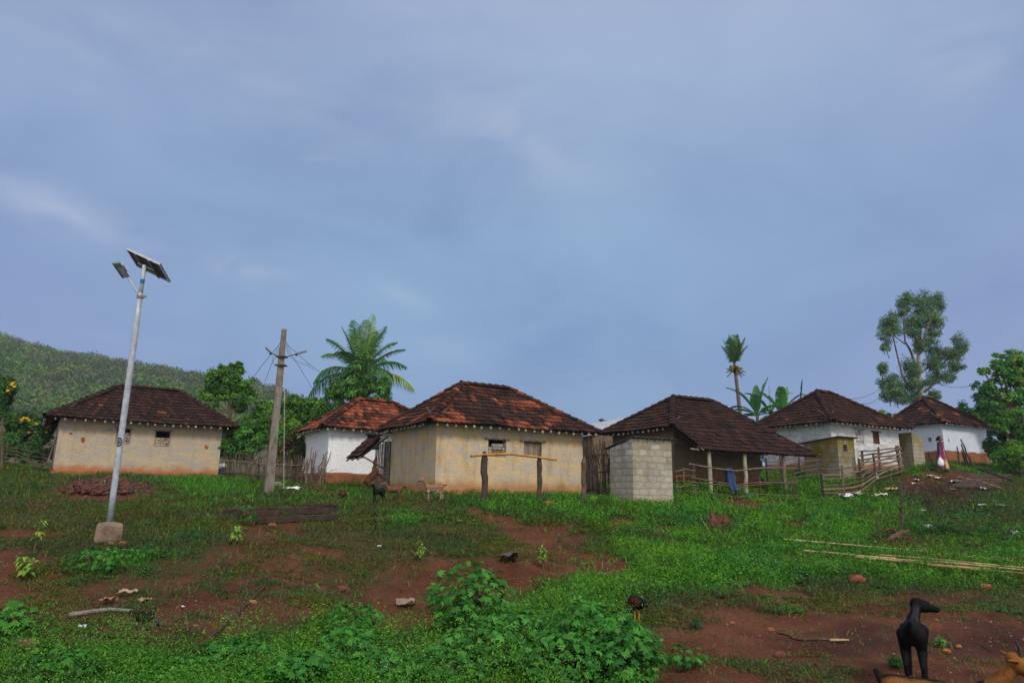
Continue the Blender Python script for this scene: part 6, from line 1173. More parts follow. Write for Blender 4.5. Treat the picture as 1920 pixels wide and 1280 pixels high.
def driftwood():
    base = on(1680, 1012); P = lambda x, y, z=.0: at(x, y, base[1]+(.5 if y < 1008 else -.3 if y > 1018 else 0))+np.array([0, 0, .06]); root = None; q = MB(); c = (.14, .07, .048)
    q.tube([P(1641, 1028, .02), P(1662, 1020, .06), P(1676, 1010, .12), P(1690, 1003, .22), P(1706, 998, .28)], [.03, .05, .07, .06, .03], 8, c); q.tube([P(1676, 1010, .1), P(1700, 1012, .10), P(1718, 1020, .05), P(1734, 1027, .02)], [.04, .036, .03, .015], 8, c); q.tube([P(1684, 1006, .15), P(1674, 995, .22), P(1650, 998, .2)], [.05, .035, .015], 7, c)
    o = q.build('dead_branch', MT['bark'], None, org=base); tag(o, 'reddish forked dead branch lying on the right slope above the canes', 'branch')
    b = on(1690, 1000); Y = b[1]; A = lambda x, y, dy=0: at(x, y, Y+dy); q = MB(); c = (.09, .065, .055)
    q.tube([b, A(1691, 960), A(1690, 925), A(1688, 903)], [.032, .027, .022, .012], 7, c)
    for pts in ([(1691, 960), (1680, 945), (1668, 935)], [(1690, 950), (1702, 936), (1716, 925), (1724, 915)], [(1690, 970), (1705, 958), (1718, 948)], [(1689, 930), (1697, 920), (1696, 908)], [(1690, 975), (1670, 968), (1652, 962)], [(1690, 985), (1700, 972), (1712, 966)], [(1645, 995), (1642, 970), (1648, 950)], [(1688, 915), (1680, 905), (1674, 903)]): q.tube([A(x, y, random.uniform(-.2, .2)) for x, y in pts], [.022, .016, .010, .006][:len(pts)], 5, c)
    o = q.build('dead_sapling', MT['bark'], None, org=b); tag(o, 'bare upright dead sapling in front of the trash heap', 'dead tree')
driftwood()
def twiggy(lab, px, py, w, h, n):
    b = on(px, py); q = MB(); k = b[1]/FPX
    for _ in range(n):
        a = b+np.array([random.uniform(-.4, .4)*w*k, random.uniform(-.2, .2), 0]); e = a+np.array([random.uniform(-.6, .6)*w*k, random.uniform(-.3, .3), h*k*random.uniform(.3, 1)]); q.tube(wob(a, e, 4, w*k*.05), [.010, .009, .008, .006, .004], 4, (.075, .055, .045), cap=False)
    o = q.build('brushwood', MT['wood'], None, org=b); tag(o, lab, 'brushwood')
twiggy('low dead brush just under the trash heap', 1765, 965, 80, 34, 34); twiggy('dead brush at the right edge beside the grey plastic heap', 1890, 985, 50, 30, 22); twiggy('dark tangle of brushwood at the right, below the dark bushy weed', 1830, 1030, 70, 26, 26); twiggy('thin brush sticking up around the bare dead sapling', 1660, 1005, 40, 40, 12); twiggy('dry dark brush on the left shoulder of the trash heap', 1690, 925, 60, 22, 20); twiggy('dry brown stalks between the trash heap and the collapsed gate', 1770, 925, 50, 30, 22); twiggy('dry twigs on the brown side of the trash heap', 1730, 950, 60, 40, 22)
# collapsed wooden gate of planks
def old_gate():
    root = thing('plank_gate', 'collapsed gate of brown planks with two dark bars lying on the slope', 'gate', on(1850, 905)); P = lambda x, y, z=.12: on(x, y)+np.array([0, 0, z])
    for i in range(6):
        t = i/5; q = MB(); a = P(1778+t*38, 909-t*20+8, .10); b = P(1868+t*30, 911-t*22+6, .12); q.tube([a, (a+b)/2+(0, 0, .02), b], [.05, .05, .045], 5, tuple(v*random.uniform(.7, 1.2) for v in (.11, .065, .045))); q.build('plank', MT['wood'], root)
    for x0, y0, x1, y1 in ((1835, 886, 1902, 909), (1872, 880, 1926, 897)): q = MB(); q.tube([P(x0, y0, .22), P(x1, y1, .2)], .055, 6, (.055, .04, .035)); q.build('bar', MT['wood'], root)
    q = MB(); q.tube([P(1795, 898, .1), P(1835, 906, .12), P(1878, 918, .08)], .035, 6, (.25, .15, .1)); q.build('bar', MT['wood'], root)
old_gate()
def scrap(name, lab, cat, px, py, w, h, col, lift=.03, n=6, crump=.35, group=None, hgt=.4, loc_=None):
    """crumpled sheet with folds"""
    p = on(px, py) if loc_ is None else loc_; k = p[1]/FPX; W_, D_ = w*k/2, h*k/2/.16*.4 if loc_ is None else h*k/2; D_ = min(D_, W_*1.3) if loc_ is None else D_; V = []; q = MB(); sd = random.uniform(0, 99)
    for i in range(n+1):
        for j in range(n+1):
            u, v = (i/n-.5)*2, (j/n-.5)*2; r = max(abs(u), abs(v)); sc = 1-.25*float(vnoise(np.array([u*1.5+sd]), np.array([v*1.5]), 4)[0])*r; z = float(vnoise(np.array([u*2.2+sd]), np.array([v*2.2+sd]), 7)[0])
            V.append(p+np.array([u*W_*sc, v*D_*sc, lift+z*W_*hgt*2+random.uniform(-1, 1)*W_*crump*.15]))
    q.add(V, [(i*(n+1)+j, (i+1)*(n+1)+j, (i+1)*(n+1)+j+1, i*(n+1)+j+1) for i in range(n) for j in range(n)], col); o = q.build(name, MT['cloth'], None, org=p); m_ = o.modifiers.new('thick', 'SOLIDIFY'); m_.thickness = .006; tag(o, lab, cat, group); return o
WH = (.74, .75, .78); CR = (.68, .58, .36)
scrap('cloth', 'crumpled white cloth on the ground right of the utility pole', 'cloth', 549, 921, 34, 13, WH, hgt=.3)
for lab, px, py, w, h, col, nm in (
    ('largest white paper in the weeds left of the trash heap', 1582, 936, 28, 10, WH, 'paper_scrap'), ('crumpled yellowish white wrapper above the largest white paper', 1603, 928, 20, 10, (.62, .66, .5), 'paper_scrap'), ('white and orange wrapper below the bare dead sapling top', 1648, 934, 26, 11, (.70, .60, .48), 'paper_scrap'), ('yellow rag of peelings on the front of the trash heap', 1667, 920, 15, 6, (.58, .44, .14), 'rag'),
    ('second yellow rag of peelings just right of the first', 1681, 919, 12, 9, (.58, .44, .14), 'rag'), ('orange brown rag left of the trash heap', 1625, 927, 16, 9, (.42, .16, .05), 'rag'), ('bright white scrap on top of the bare earth mound', 1717, 902, 10, 5, WH, 'paper_scrap'), ('white scrap on the upper rim of the mound', 1745, 895, 12, 5, (.66, .68, .7), 'paper_scrap'), ('pale torn paper under the walking woman', 1762, 899, 16, 6, (.6, .56, .5), 'paper_scrap'),
    ('bluish white plastic beside the collapsed gate', 1790, 907, 20, 8, (.62, .64, .76), 'paper_scrap'), ('pinkish scrap just left of the collapsed gate', 1787, 919, 8, 7, (.6, .42, .36), 'paper_scrap'), ('white scrap at the foot of the collapsed gate', 1841, 918, 12, 6, (.66, .68, .72), 'paper_scrap'), ('thin white plastic on the dark weeds right of the sapling', 1727, 961, 16, 6, WH, 'paper_scrap'), ('white plastic bag scrap at the right of the dead branch', 1742, 992, 18, 10, (.62, .62, .72), 'paper_scrap'),
    ('white scrap right of the dark bushy weed', 1874, 949, 8, 6, WH, 'paper_scrap'), ('pale scrap above the right edge brushwood', 1842, 950, 12, 5, (.6, .62, .66), 'paper_scrap'), ('grey plastic heap at the right edge', 1900, 1004, 22, 8, (.42, .38, .44), 'paper_scrap'), ('pale plastic heap left of the grey one at the right edge', 1886, 1010, 14, 7, (.40, .36, .36), 'paper_scrap'), ('tiny white scrap on the slope left of the dead branch', 1608, 1002, 7, 4, WH, 'paper_scrap'),
    ('blue plastic scrap on the right slope', 1507, 992, 12, 7, (.05, .26, .50), 'plastic_scrap'), ('white scrap under the blue cloth near the dark soil mound', 1431, 957, 9, 6, (.66, .66, .72), 'paper_scrap'), ('white scrap on the slope right of the dark soil mound', 1517, 963, 7, 5, (.62, .64, .74), 'paper_scrap'), ('pale scrap higher on the slope right of the dark soil mound', 1526, 954, 6, 4, (.55, .6, .62), 'paper_scrap'),
    ('white scrap on the slope above the path', 862, 979, 9, 5, WH, 'paper_scrap'), ('small bright white lump in the middle of the left slope', 711, 1027, 7, 7, WH, 'paper_scrap'), ('white crumpled paper at lower left beside the bark strip', 157, 1181, 16, 10, (.60, .62, .70), 'paper_scrap'), ('small white paper at the bottom, left of the leafy bush', 455, 1218, 11, 13, (.66, .66, .62), 'paper_scrap'), ('pale blue scrap at the bottom left', 123, 1244, 12, 6, (.35, .55, .6), 'plastic_scrap'),
    ('pale blue plastic strip right of the big middle bush', 977, 1161, 16, 6, (.5, .6, .68), 'plastic_scrap'), ('tiny white scrap on the lawn of the left slope', 343, 1141, 5, 4, WH, 'paper_scrap'), ('dark blue scrap of cloth on the weeds below the blue cloth', 1405, 932, 18, 8, (.02, .07, .20), 'rag')):
    scrap(nm, lab, 'rag' if nm == 'rag' else 'litter', px, py, w, h, col, group='litter on the slope')
scrap('dry_leaf', 'large curled orange brown dry leaf on the left slope', 'dry leaf', 203, 1133, 24, 14, (.36, .19, .09), hgt=.5); scrap('dry_leaf', 'pale torn dry leaf strip right of the curled orange one', 'dry leaf', 238, 1117, 34, 8, (.36, .27, .17), hgt=.3); scrap('dry_leaf', 'small dry husk near the middle of the left slope', 'dry leaf', 272, 1130, 26, 8, (.30, .2, .11), hgt=.3)
scrap('dry_leaf', 'grey pile of dry leaves at the foot of the red earth cut', 'dry leaf', 762, 1138, 36, 14, (.30, .2, .17), hgt=.4); scrap('rag', 'dark grey rag hanging over the lip of the red earth cut', 'rag', 955, 1053, 36, 18, (.09, .07, .075), hgt=.5, lift=.05)
def heap_litter():
    q = MB()
    for k in range(60):
        px = random.gauss(1770, 62); py = random.uniform(893, 1005)
        if not 1640 < px < 1910: continue
        p = on(px, py); r = random.uniform(.03, .10); c = random.choice([WH, (.55, .56, .6), (.5, .36, .28), (.6, .58, .5), (.35, .3, .28), (.12, .06, .04)]); V = [p+np.array([random.uniform(-1, 1)*r*1.4, random.uniform(-1, 1)*r, .02+random.uniform(0, 1)*r*.9]) for _ in range(5)]; q.add(V, [(0, 1, 2), (0, 2, 3), (0, 3, 4)], c)
    for k in range(46):
        px = random.gauss(1775, 55); p = on(min(max(px, 1665), 1895), random.uniform(893, 950)); rock(q, p+np.array([0, 0, .02]), random.uniform(.04, .12), random.choice([(.06, .04, .03), (.12, .06, .04), (.05, .04, .035)]), n1=7, n2=5)
    o = q.build('litter', MT['cloth'], None, org=on(1770, 905)); tag(o, 'clods and tiny torn scraps strewn over the dark trash heap', kind='stuff')
heap_litter()
# blue cloth on the rail
def blue_cloth():
    Yc = 26.0; q = MB(); n = 12; m_ = 7; V = []; top = at(1366, 876, Yc-.09); bot = at(1377, 921, Yc-.22)
    for i in range(n+1):
        t = i/n; c = top+(bot-top)*t
        for j in range(m_+1): s = (j/m_-.5); V.append(c+np.array([s*(.20+.16*t)+.02*math.sin(t*7), .045*math.sin(j*1.9+t*2)-.02*t, .02*math.sin(j*2.2)]))
    F = [(i*(m_+1)+j, i*(m_+1)+j+1, (i+1)*(m_+1)+j+1, (i+1)*(m_+1)+j) for i in range(n) for j in range(m_)]; b0 = len(V)
    for i in range(1, 5):
        t = i/4; c = top+np.array([0, .16, -.55*t+.02])
        for j in range(m_+1): s = (j/m_-.5); V.append(c+np.array([s*.2, .02*math.sin(j*2), 0]))
    F += [(j, b0+j, b0+j+1, j+1) for j in range(m_)]+[(b0+i*(m_+1)+j, b0+(i+1)*(m_+1)+j, b0+(i+1)*(m_+1)+j+1, b0+i*(m_+1)+j+1) for i in range(3) for j in range(m_)]
    q.add(V, F, (.025, .06, .16)); o = q.build('blue_cloth', MT['cloth'], None, org=top, smooth=True); md = o.modifiers.new('thick', 'SOLIDIFY'); md.thickness = .012; tag(o, 'dark blue cloth hung over the top rail of the veranda fence', 'cloth')
blue_cloth()
q = MB(); p = on(1645, 898); p = at(1643, 893, p[1]); p[2] = g(p[0], p[1]); q.tube([p, p+(0, 0, .16), p+(0, 0, .2), p+(0, 0, .3)], [.09, .09, .04, .04], 10, (.6, .66, .66)); o = q.build('plastic_can', MT['cloth'], None, org=p, smooth=False); tag(o, 'pale plastic can on the ground behind the cattle pen rails', 'can')
q = MB(); p = at(416, 893, 31.6); p[2] = g(p[0], p[1]); q.tube([p, p+(0, 0, .05), p+(0, 0, .55), p+(0, 0, .6)], [.15, .17, .17, .15], 14, (.012, .02, .06)); o = q.build('barrel', MT['cloth'], None, org=p); tag(o, 'dark blue barrel at the right corner of the tan house', 'barrel')
q = MB(); c = p+np.array([0, 0, .61]); rock(q, c+np.array([0, 0, .1]), (.18, .16, .12), (.42, .40, .38), n1=10, n2=7); o = q.build('cloth_bundle', MT['cloth'], None, org=c); tag(o, 'grey cloth bundle resting on the blue barrel', 'bundle')

# ---------------------------------------------------------------- animals and the woman
def organic(name, caps, colf, parent, vox=.014, m='fur', smooth=6, org=None):
    """one continuous skin grown round tapered limbs"""
    mb = MB()
    for c in caps:
        p0, p1, r0, r1 = np.array(c[0], float), np.array(c[1], float), c[2], c[3]; d = p1-p0; L = np.linalg.norm(d); d = d/L; fl = c[4] if len(c) > 4 else 1.; P = []; R = []
        for t in np.linspace(-90, 0, 5)[:-1]: P.append(p0+d*r0*math.sin(R_(t))); R.append(max(1e-4, r0*math.cos(R_(t))))
        for t in np.linspace(0, 1, 4): P.append(p0+d*L*t); R.append(r0+(r1-r0)*t)
        for t in np.linspace(0, 90, 5)[1:]: P.append(p1+d*r1*math.sin(R_(t))); R.append(max(1e-4, r1*math.cos(R_(t))))
        b = len(mb.V); mb.tube(P, R, 14)
        if fl != 1:
            s = np.cross(d, (0, 1, 0)); s = s/np.linalg.norm(s) if len(c) <= 5 else np.array(c[5], float)
            for k in range(b, len(mb.V)): v = np.array(mb.V[k]); q = (v-p0)@s; mb.V[k] = tuple(v-s*q*(1-fl))
    me = bpy.data.meshes.new('t'); me.from_pydata(mb.V, [], mb.F); me.update(); o = bpy.data.objects.new('t', me); COL.objects.link(o)
    r = o.modifiers.new('r', 'REMESH'); r.mode = 'VOXEL'; r.voxel_size = vox; r.use_smooth_shade = True; s = o.modifiers.new('s', 'SMOOTH'); s.factor = .5; s.iterations = smooth
    dg = bpy.context.evaluated_depsgraph_get(); dg.update(); nm = bpy.data.meshes.new_from_object(o.evaluated_get(dg)); bpy.data.objects.remove(o); bpy.data.meshes.remove(me); nm.name = name
    n = len(nm.vertices); co = np.zeros(n*3); nm.vertices.foreach_get('co', co); co = co.reshape(-1, 3); c = np.ones((n, 4), np.float32); c[:, :3] = colf(co); a = nm.attributes.new('Col', 'FLOAT_COLOR', 'POINT'); a.data.foreach_set('color', c.ravel()); nm.materials.clear(); nm.materials.append(MT[m])
    ob = bpy.data.objects.new(name, nm); COL.objects.link(ob); ob.parent = parent; ORG[ob.name] = np.zeros(3); return ob
def goat(label, loc, rz, S, col, back=None, belly=None, legs=None, neck=(.40, .76), headdir=(.15, 0, -.06), horns=True, hcol=None, face=None, tail='up', pose=None, ears='droop', neckside=0., rear=0., earcol=None, vox=.013, earspan=.10):
    root = thing('goat', label, 'goat', loc, rz, 'goats of the village'); root.scale = (S, S, S); pose = pose or {}
    fl, fr, hl_, hr_ = [pose.get(k, 0.) for k in ('fl', 'fr', 'hl', 'hr')]
    nb = np.array([.30, 0, .60]); bw = (pose or {}).get('w', 1.); ht = np.array([neck[0], neckside, neck[1]]); hk = (pose or {}).get('h', 1.); hd = np.array(headdir, float); hd /= np.linalg.norm(hd); mz = ht+hd*.185*(pose or {}).get('m', 1.)
    caps = [((.20, 0, .50), (.02, 0, .475), .120*bw, .130*bw), ((.02, 0, .475), (-.24, 0, .52), .132*bw, .110*bw), ((.22, 0, .54), (.26, 0, .60), .10*bw, .075*bw), ((.25, 0, .58), tuple(ht), .066*bw**.5, .040*hk**.5), ((.0, 0, .56), (-.30, 0, .575), .085, .075),
            (tuple(ht), tuple(ht+hd*.07), .062*hk, .056*hk), (tuple(ht+hd*.06), tuple(mz), .050*hk, .029*hk), (tuple(ht-hd*.02+np.array([0, 0, .02])), tuple(ht+hd*.05+np.array([0, 0, .012])), .048, .04)]
    for sy, f in ((.07, fl), (-.07, fr)):
        caps += [((.21, sy, .50), (.20+f*.1, sy*1.05, .36), .07, .042), ((.20+f*.1, sy*1.05, .36), (.205+f*.3, sy, .20), .036, .025), ((.205+f*.3, sy, .20), (.20+f*.45, sy, .05), .024, .018), ((.20+f*.45, sy, .05), (.215+f*.45, sy, .018), .022, .022)]
    for sy, f in ((.075, hl_), (-.075, hr_)):
        caps += [((-.26, sy*.8, .52), (-.20+f*.2, sy, .37), .095*bw, .058*bw), ((-.20+f*.2, sy, .37), (-.31+f*.35, sy, .235), .052, .027), ((-.31+f*.35, sy, .235), (-.285+f*.5, sy, .06), .025, .019), ((-.285+f*.5, sy, .06), (-.265+f*.5, sy, .018), .023, .023)]
    side = np.cross(hd, (0, 0, 1)); side /= np.linalg.norm(side); EARS = []
    for sg in (-1, 1):
        e0 = ht-hd*.01+side*sg*.045+np.array([0, 0, .02]); e1 = e0+side*sg*(.085 if earcol is not None else .05)*hk+np.array([0, 0, -.13*hk])-hd*.03 if ears == 'droop' else (e0+side*sg*earspan+np.array([0, 0, .02])-hd*.06); EARS.append((e0, e1)); caps.append((tuple(e0), tuple(e1), .024, .034 if ears == 'droop' else .020, .42, tuple(side) if ears == 'droop' else (0, 0, 1)))
    tcap = ((-.35, 0, .575), (-.42, 0, .60) if tail == 'out' else (-.385, 0, .66), .028, .022); caps.append(tcap)
    if tail == 'out': caps.append(((-.42, 0, .60), (-.47, 0, .605), .03, .02))
    if rear:      # standing up on the hind legs, forefeet on a wall: turn everything forward of the hips
        pv = np.array([-.26, 0, .50]); ca, sa = math.cos(rear), math.sin(rear)
        def tr(p): p = np.array(p, float)-pv; return tuple(np.array([p[0]*ca-p[2]*sa, p[1], p[0]*sa+p[2]*ca])+pv)
        caps = [c if (c[0][2] < .56 and c[0][0] < -.15 and c[1][2] < .5) else (tr(c[0]), tr(c[1]))+tuple(c[2:]) for c in caps]
        ht, mz = np.array(tr(ht)), np.array(tr(mz)); hd = (mz-ht)/np.linalg.norm(mz-ht)
    col = np.array(col); 
    def cf(v):
        n = len(v); c = np.tile(col, (n, 1))*(.85+.3*fbm(v[:, 0]*9+3, v[:, 2]*9+v[:, 1]*7, 5))[:, None]
        def mixin(mask, cc): nonlocal c; c = c*(1-mask[:, None])+np.array(cc)*mask[:, None]
        bod = (v[:, 0] > -.42) & (v[:, 0] < .26)
        if belly is not None: mixin(np.clip((.45-v[:, 2])/.05, 0, 1)*np.clip((v[:, 2]-.33)/.03, 0, 1)*(np.abs(v[:, 1]) < .12), belly)
        if back is not None: mixin(np.clip((.052+.03*(fbm(v[:, 0]*22, v[:, 1]*22, 2)-.5)-np.abs(v[:, 1]))/.03, 0, 1)*np.clip((v[:, 2]-.54)/.03, 0, 1)*bod, back); mixin(np.clip((-.375-v[:, 0])/.02, 0, 1)*(v[:, 2] > .5), back)
        if legs is not None: mixin(np.clip((.30-v[:, 2])/.06, 0, 1), legs)
        if earcol is not None and not rear:
            for a_, b_ in EARS:
                ab = b_-a_; tt = np.clip(((v-a_)@ab)/(ab@ab), 0, 1); dd = np.linalg.norm(v-a_-tt[:, None]*ab, axis=1); mixin(((dd < .042) & (tt > .12)).astype(float), earcol)
        dh = np.clip(1-np.linalg.norm(v-mz, axis=1)/.09, 0, 1); 
        if hcol is not None: mixin(np.clip(dh*2.2, 0, 1), hcol)
        if face is not None:
            w = (v-ht)@side; u = (v-ht)@hd; upd = (v-ht)@np.cross(side, hd); mixin(((np.abs(w) < .017) & (u > -.02) & (upd > .01)).astype(float), face)
        mixin(np.clip((.03-v[:, 2])/.008, 0, 1), (.03, .025, .02)); return c
    organic('body', caps, cf, root, vox=vox, m='black_fur' if col[0] < .01 else 'fur')
    up = np.cross(side, hd); up = up*(1 if up[2] > 0 else -1)
    for sg in (-1, 1):
        q = MB(); e = ht+hd*.055+side*sg*.043+up*.022; rock(q, e, (.010, .010, .010), (.01, .008, .006), n1=8, n2=6); q.build('eye', MT['eye'], root)
        if horns: q = MB(); b = ht+side*sg*.022+up*.045; q.tube([b-up*.01, b+up*.05-hd*.02, b+up*.09-hd*.06], [.014, .011, .004], 7, (.05, .04, .035)); q.build('horn', MT['metal2'], root)
    return root
MT['eye'] = mat('eye', (.01, .008, .006), (.02, .015, .01), rough=.1, spec=.6)
def gl(px, py, Y=None):
    p = on(px, py) if Y is None else at(px, py, Y); return (p[0], p[1], g(p[0], p[1]))
p = gl(812, 941); goat('light brown goat with a white face stripe and black tail beside the ochre house', p, R_(180+14), .86, (.27, .15, .085), back=(.10, .06, .04), belly=(.55, .48, .42), legs=(.42, .27, .17), neck=(.40, .80), headdir=(.12, 0, -.075), horns=False, face=(.75, .72, .68), hcol=(.07, .04, .03), tail='out', neckside=0, pose=dict(hl=.12, hr=-.12, fl=-.1))
p = gl(709, 942); goat('small black kid goat facing the viewer at the corner of the ochre house', p, R_(180+52), .66, (.008, .007, .008), neck=(.36, .80), headdir=(.10, .04, -.03), horns=False, ears='side', tail='up', pose=dict(fl=.1))
p = gl(738, 940); goat('brown goat with a dark back grazing behind the black kid', p, R_(180+8), .76, (.17, .08, .04), back=(.02, .016, .015), belly=(.12, .07, .05), neck=(.42, .72), headdir=(.1, .05, -.05), horns=False, ears='side', earcol=(.5, .4, .32), tail='out', pose=dict(hl=.1, hr=-.14, fr=-.1))
p = gl(702, 932, 24.6); goat('dark brown goat reared up on its hind legs against the woven screen', p, R_(14), .98, (.10, .045, .025), back=(.02, .016, .015), belly=(.02, .016, .015), neck=(.44, .70), headdir=(.12, 0, .04), horns=False, tail='up', rear=R_(58), pose=dict(fl=-.2, fr=-.1))
p = on(1722, 1284); goat('black goat standing on the bare red earth looking to the right, seen from behind', (p[0], p[1], p[2]), R_(58), .95, (.006, .0055, .0065), neck=(.33, .745), headdir=(.02, -.16, -.035), horns=False, ears='droop', earcol=(.032, .030, .036), tail='up', neckside=-.05, pose=dict(hl=.06, hr=-.08, fl=.1, w=.84, h=1.2, m=.98), vox=.010)
p = at(1760, 1262, 5.05); goat('near brown goat with a black back stripe, cut by the bottom right corner', (p[0], p[1], g(p[0], p[1])), R_(-27), .985, (.24, .10, .028), back=(.018, .014, .013), belly=(.4, .3, .2), neck=(.46, .80), headdir=(.15, .0, -.075), horns=True, hcol=(.06, .035, .025), ears='side', tail='up', pose=dict(fl=.1, hr=.1), vox=.009, earspan=.11)
def hen(label, loc, rz, col, wing, leg=(.62, .33, .02), S=1., peck=False):
    root = thing('hen', label, 'chicken', loc, rz, 'village hens'); root.scale = (S, S, S); h = np.array([.15, 0, .24]) if peck else np.array([.12, 0, .36]); nb = (.09, 0, .27)
    caps = [((.06, 0, .245), (-.05, 0, .235), .075, .085), ((-.05, 0, .24), (-.13, 0, .25), .07, .045), (nb, tuple(h), .05, .024), (tuple(h), tuple(h+np.array([.025, 0, -.02 if peck else 0])), .027, .02), ((-.13, 0, .26), (-.22, 0, .22 if peck else .33), .04, .018)]
    for sy in (-.035, .035): caps.append(((-.0, sy, .19), (.0, sy, .145), .042, .018))
    def cf(v): m = ((np.abs(v[:, 1]) > .04) & (v[:, 0] < .06) & (v[:, 0] > -.14) & (v[:, 2] > .2)).astype(float)[:, None]; return (np.array(col)*(1-m)+np.array(wing)*m)*(.8+.4*fbm(v[:, 0]*30, v[:, 2]*30, 3))[:, None]
    organic('body', caps, cf, root, vox=.009, smooth=4)
    for sy in (-.035, .035):
        q = MB(); q.tube([(0, sy, .155), (-.005, sy, .08), (0, sy, .012)], [.012, .009, .010], 7, leg)
        for a in (-.5, 0, .5, 3.14): q.tube([(0, sy, .012), (.05*math.cos(a), sy+.05*math.sin(a), .004)], [.007, .004], 5, leg)
        q.build('leg', MT['metal2'], root)
    q = MB(); e = h+np.array([.045, 0, -.02 if peck else 0]); q.tube([e, e+np.array([.025, 0, -.022 if peck else -.006])], [.010, .002], 6, (.3, .2, .1)); q.build('beak', MT['metal2'], root)
    q = MB(); q.tube([h+np.array([-.01, 0, .025]), h+np.array([.02, 0, .035])], [.008, .007], 5, (.3, .02, .02)); q.build('comb', MT['metal2'], root)
hen('dark hen with a reddish back and yellow legs pecking among the weeds', gl(1194, 1164), R_(118), (.014, .012, .015), (.07, .02, .014), S=.98, peck=True)
hen('black hen walking on the red earth at the left beside the bark strip', gl(268, 1186), R_(12), (.018, .013, .012), (.02, .014, .012), leg=(.20, .16, .06), S=.7)
hen('small dark hen in the grass between the timber beams and the kid goat', gl(641, 940), R_(150), (.04, .02, .018), (.09, .03, .02), leg=(.2, .1, .05), S=.95, peck=True)
def woman():
    b = on(1768, 884); b = np.array([at(1768, 884, b[1])[0], b[1], g(b[0], b[1])]); S = 1.; root = thing('person', 'woman in a purple sari walking beside the last white house with a bag', 'person', b, R_(-12)); F_ = 1.
    # local frame: x is her walking direction (picture right), z up; about 1.55 m tall
    caps = [((0, 0, .86), (.0, 0, 1.05), .135, .115, .8, (1, 0, 0)), ((0, 0, 1.05), (0, 0, 1.24), .12, .125, .75, (1, 0, 0)), ((0, -.12, 1.27), (0, .12, 1.27), .058, .058), ((0, 0, 1.28), (.015, 0, 1.37), .052, .045), ((.02, 0, 1.43), (.03, 0, 1.47), .083, .09), ((.05, 0, 1.40), (.065, 0, 1.385), .05, .035), ((.115, 0, 1.43), (.125, 0, 1.415), .014, .014),
            ((.10, 0, 1.385), (.108, 0, 1.385), .018, .014), ((0.02, .085, 1.43), (.02, .092, 1.41), .016, .012), ((0.02, -.085, 1.43), (.02, -.092, 1.41), .016, .012)]
    for sy, f in ((.075, .20), (-.075, -.20)): caps += [((0, sy, .86), (f*.55, sy, .47), .09, .06), ((f*.55, sy, .47), (f*1.0-.04, sy, .09), .052, .033), ((f*1.0-.05, sy, .045), (f*1.0+.12, sy, .028), .034, .026)]
    def hand(wr, d, curl):
        d = np.array(d, float); d /= np.linalg.norm(d); w = np.array(wr, float); pc = w+d*.075; cs = [(tuple(w), tuple(pc), .024, .028, .6, (0, 1, 0))]
        fw = np.array([1., 0, 0]); sideh = np.array([0, 1., 0])
        for k, (o, L) in enumerate(((-.030, .062), (-.010, .070), (.010, .066), (.030, .052))): p0 = pc+fw*o; p1 = p0+d*L*.5+sideh*curl*.012; p2 = p1+d*L*.35+sideh*curl*.03; cs += [(tuple(p0), tuple(p1), .0095, .0085), (tuple(p1), tuple(p2), .0085, .007)]
        t0 = w+d*.02-fw*.026; t1 = t0-fw*.028+d*.03; cs += [(tuple(t0), tuple(t1), .011, .010), (tuple(t1), tuple(t1+d*.028+sideh*curl*.012), .010, .008)]; return cs
    # near arm hangs back a little and carries the bag, far arm swings forward
    caps += [((0, -.16, 1.26), (-.09, -.20, 1.02), .048, .038), ((-.09, -.20, 1.02), (-.10, -.22, .80), .035, .024)]+hand((-.10, -.22, .79), (0, 0, -1), 1.)
    caps += [((0, .16, 1.26), (.05, .19, 1.02), .048, .038), ((.05, .19, 1.02), (.14, .18, .83), .035, .024)]+hand((.14, .18, .82), (.3, 0, -1), .6)
    sk = np.array([.17, .08, .05]); organic('body', caps, lambda v: np.tile(sk, (len(v), 1)), root, vox=.0062, m='cloth', smooth=3)
    q = MB()
    for sy in (-.032, .032): rock(q, np.array([.113, sy, 1.455]), (.007, .010, .006), (.02, .012, .01), n1=8, n2=6)
    q.build('eye', MT['eye'], root)
    organic('hair', [((-.0, 0, 1.49), (.035, 0, 1.53), .088, .062), ((-.045, 0, 1.46), (-.05, 0, 1.42), .07, .05), ((-.10, 0, 1.42), (-.115, 0, 1.40), .045, .04)], lambda v: np.tile([.012, .010, .010], (len(v), 1)), root, vox=.008, m='fur')
    # sari: skirt to the ankles, blouse, and the end drawn over the shoulder
    def cloth(name, rings, colf, nseg=40, close=True):
        V = []; Cc = []; n = len(rings)
        for k, (z, cx, rx, ry, fold) in enumerate(rings):
            for j in range(nseg): a = 2*math.pi*j/nseg; f = 1+fold*math.sin(a*9+k*.4)+fold*.5*math.sin(a*15); V.append((cx+rx*f*math.cos(a), ry*f*math.sin(a), z)); Cc.append(colf(a, z))
        q = MB(); q.add(V, [(k*nseg+j, k*nseg+(j+1) % nseg, (k+1)*nseg+(j+1) % nseg, (k+1)*nseg+j) for k in range(n-1) for j in range(nseg)], Cc); o = q.build(name, MT['cloth'], root, smooth=True); md = o.modifiers.new('t', 'SOLIDIFY'); md.thickness = .006; return o
    pur = (.16, .02, .12); 
    def sc(a, z):
        n = vnoise(np.array([a*4.2]), np.array([z*17.]), 5)[0]; n2 = vnoise(np.array([a*2.1+9]), np.array([z*8.]), 9)[0]
        if z < .95 and math.cos(a) > .2 and math.sin(a) < .3 and n2 > .48: return (.55, .38, .12)
        return (.60, .52, .5) if n > .84 else ((.30, .04, .10) if n < .3 else pur)
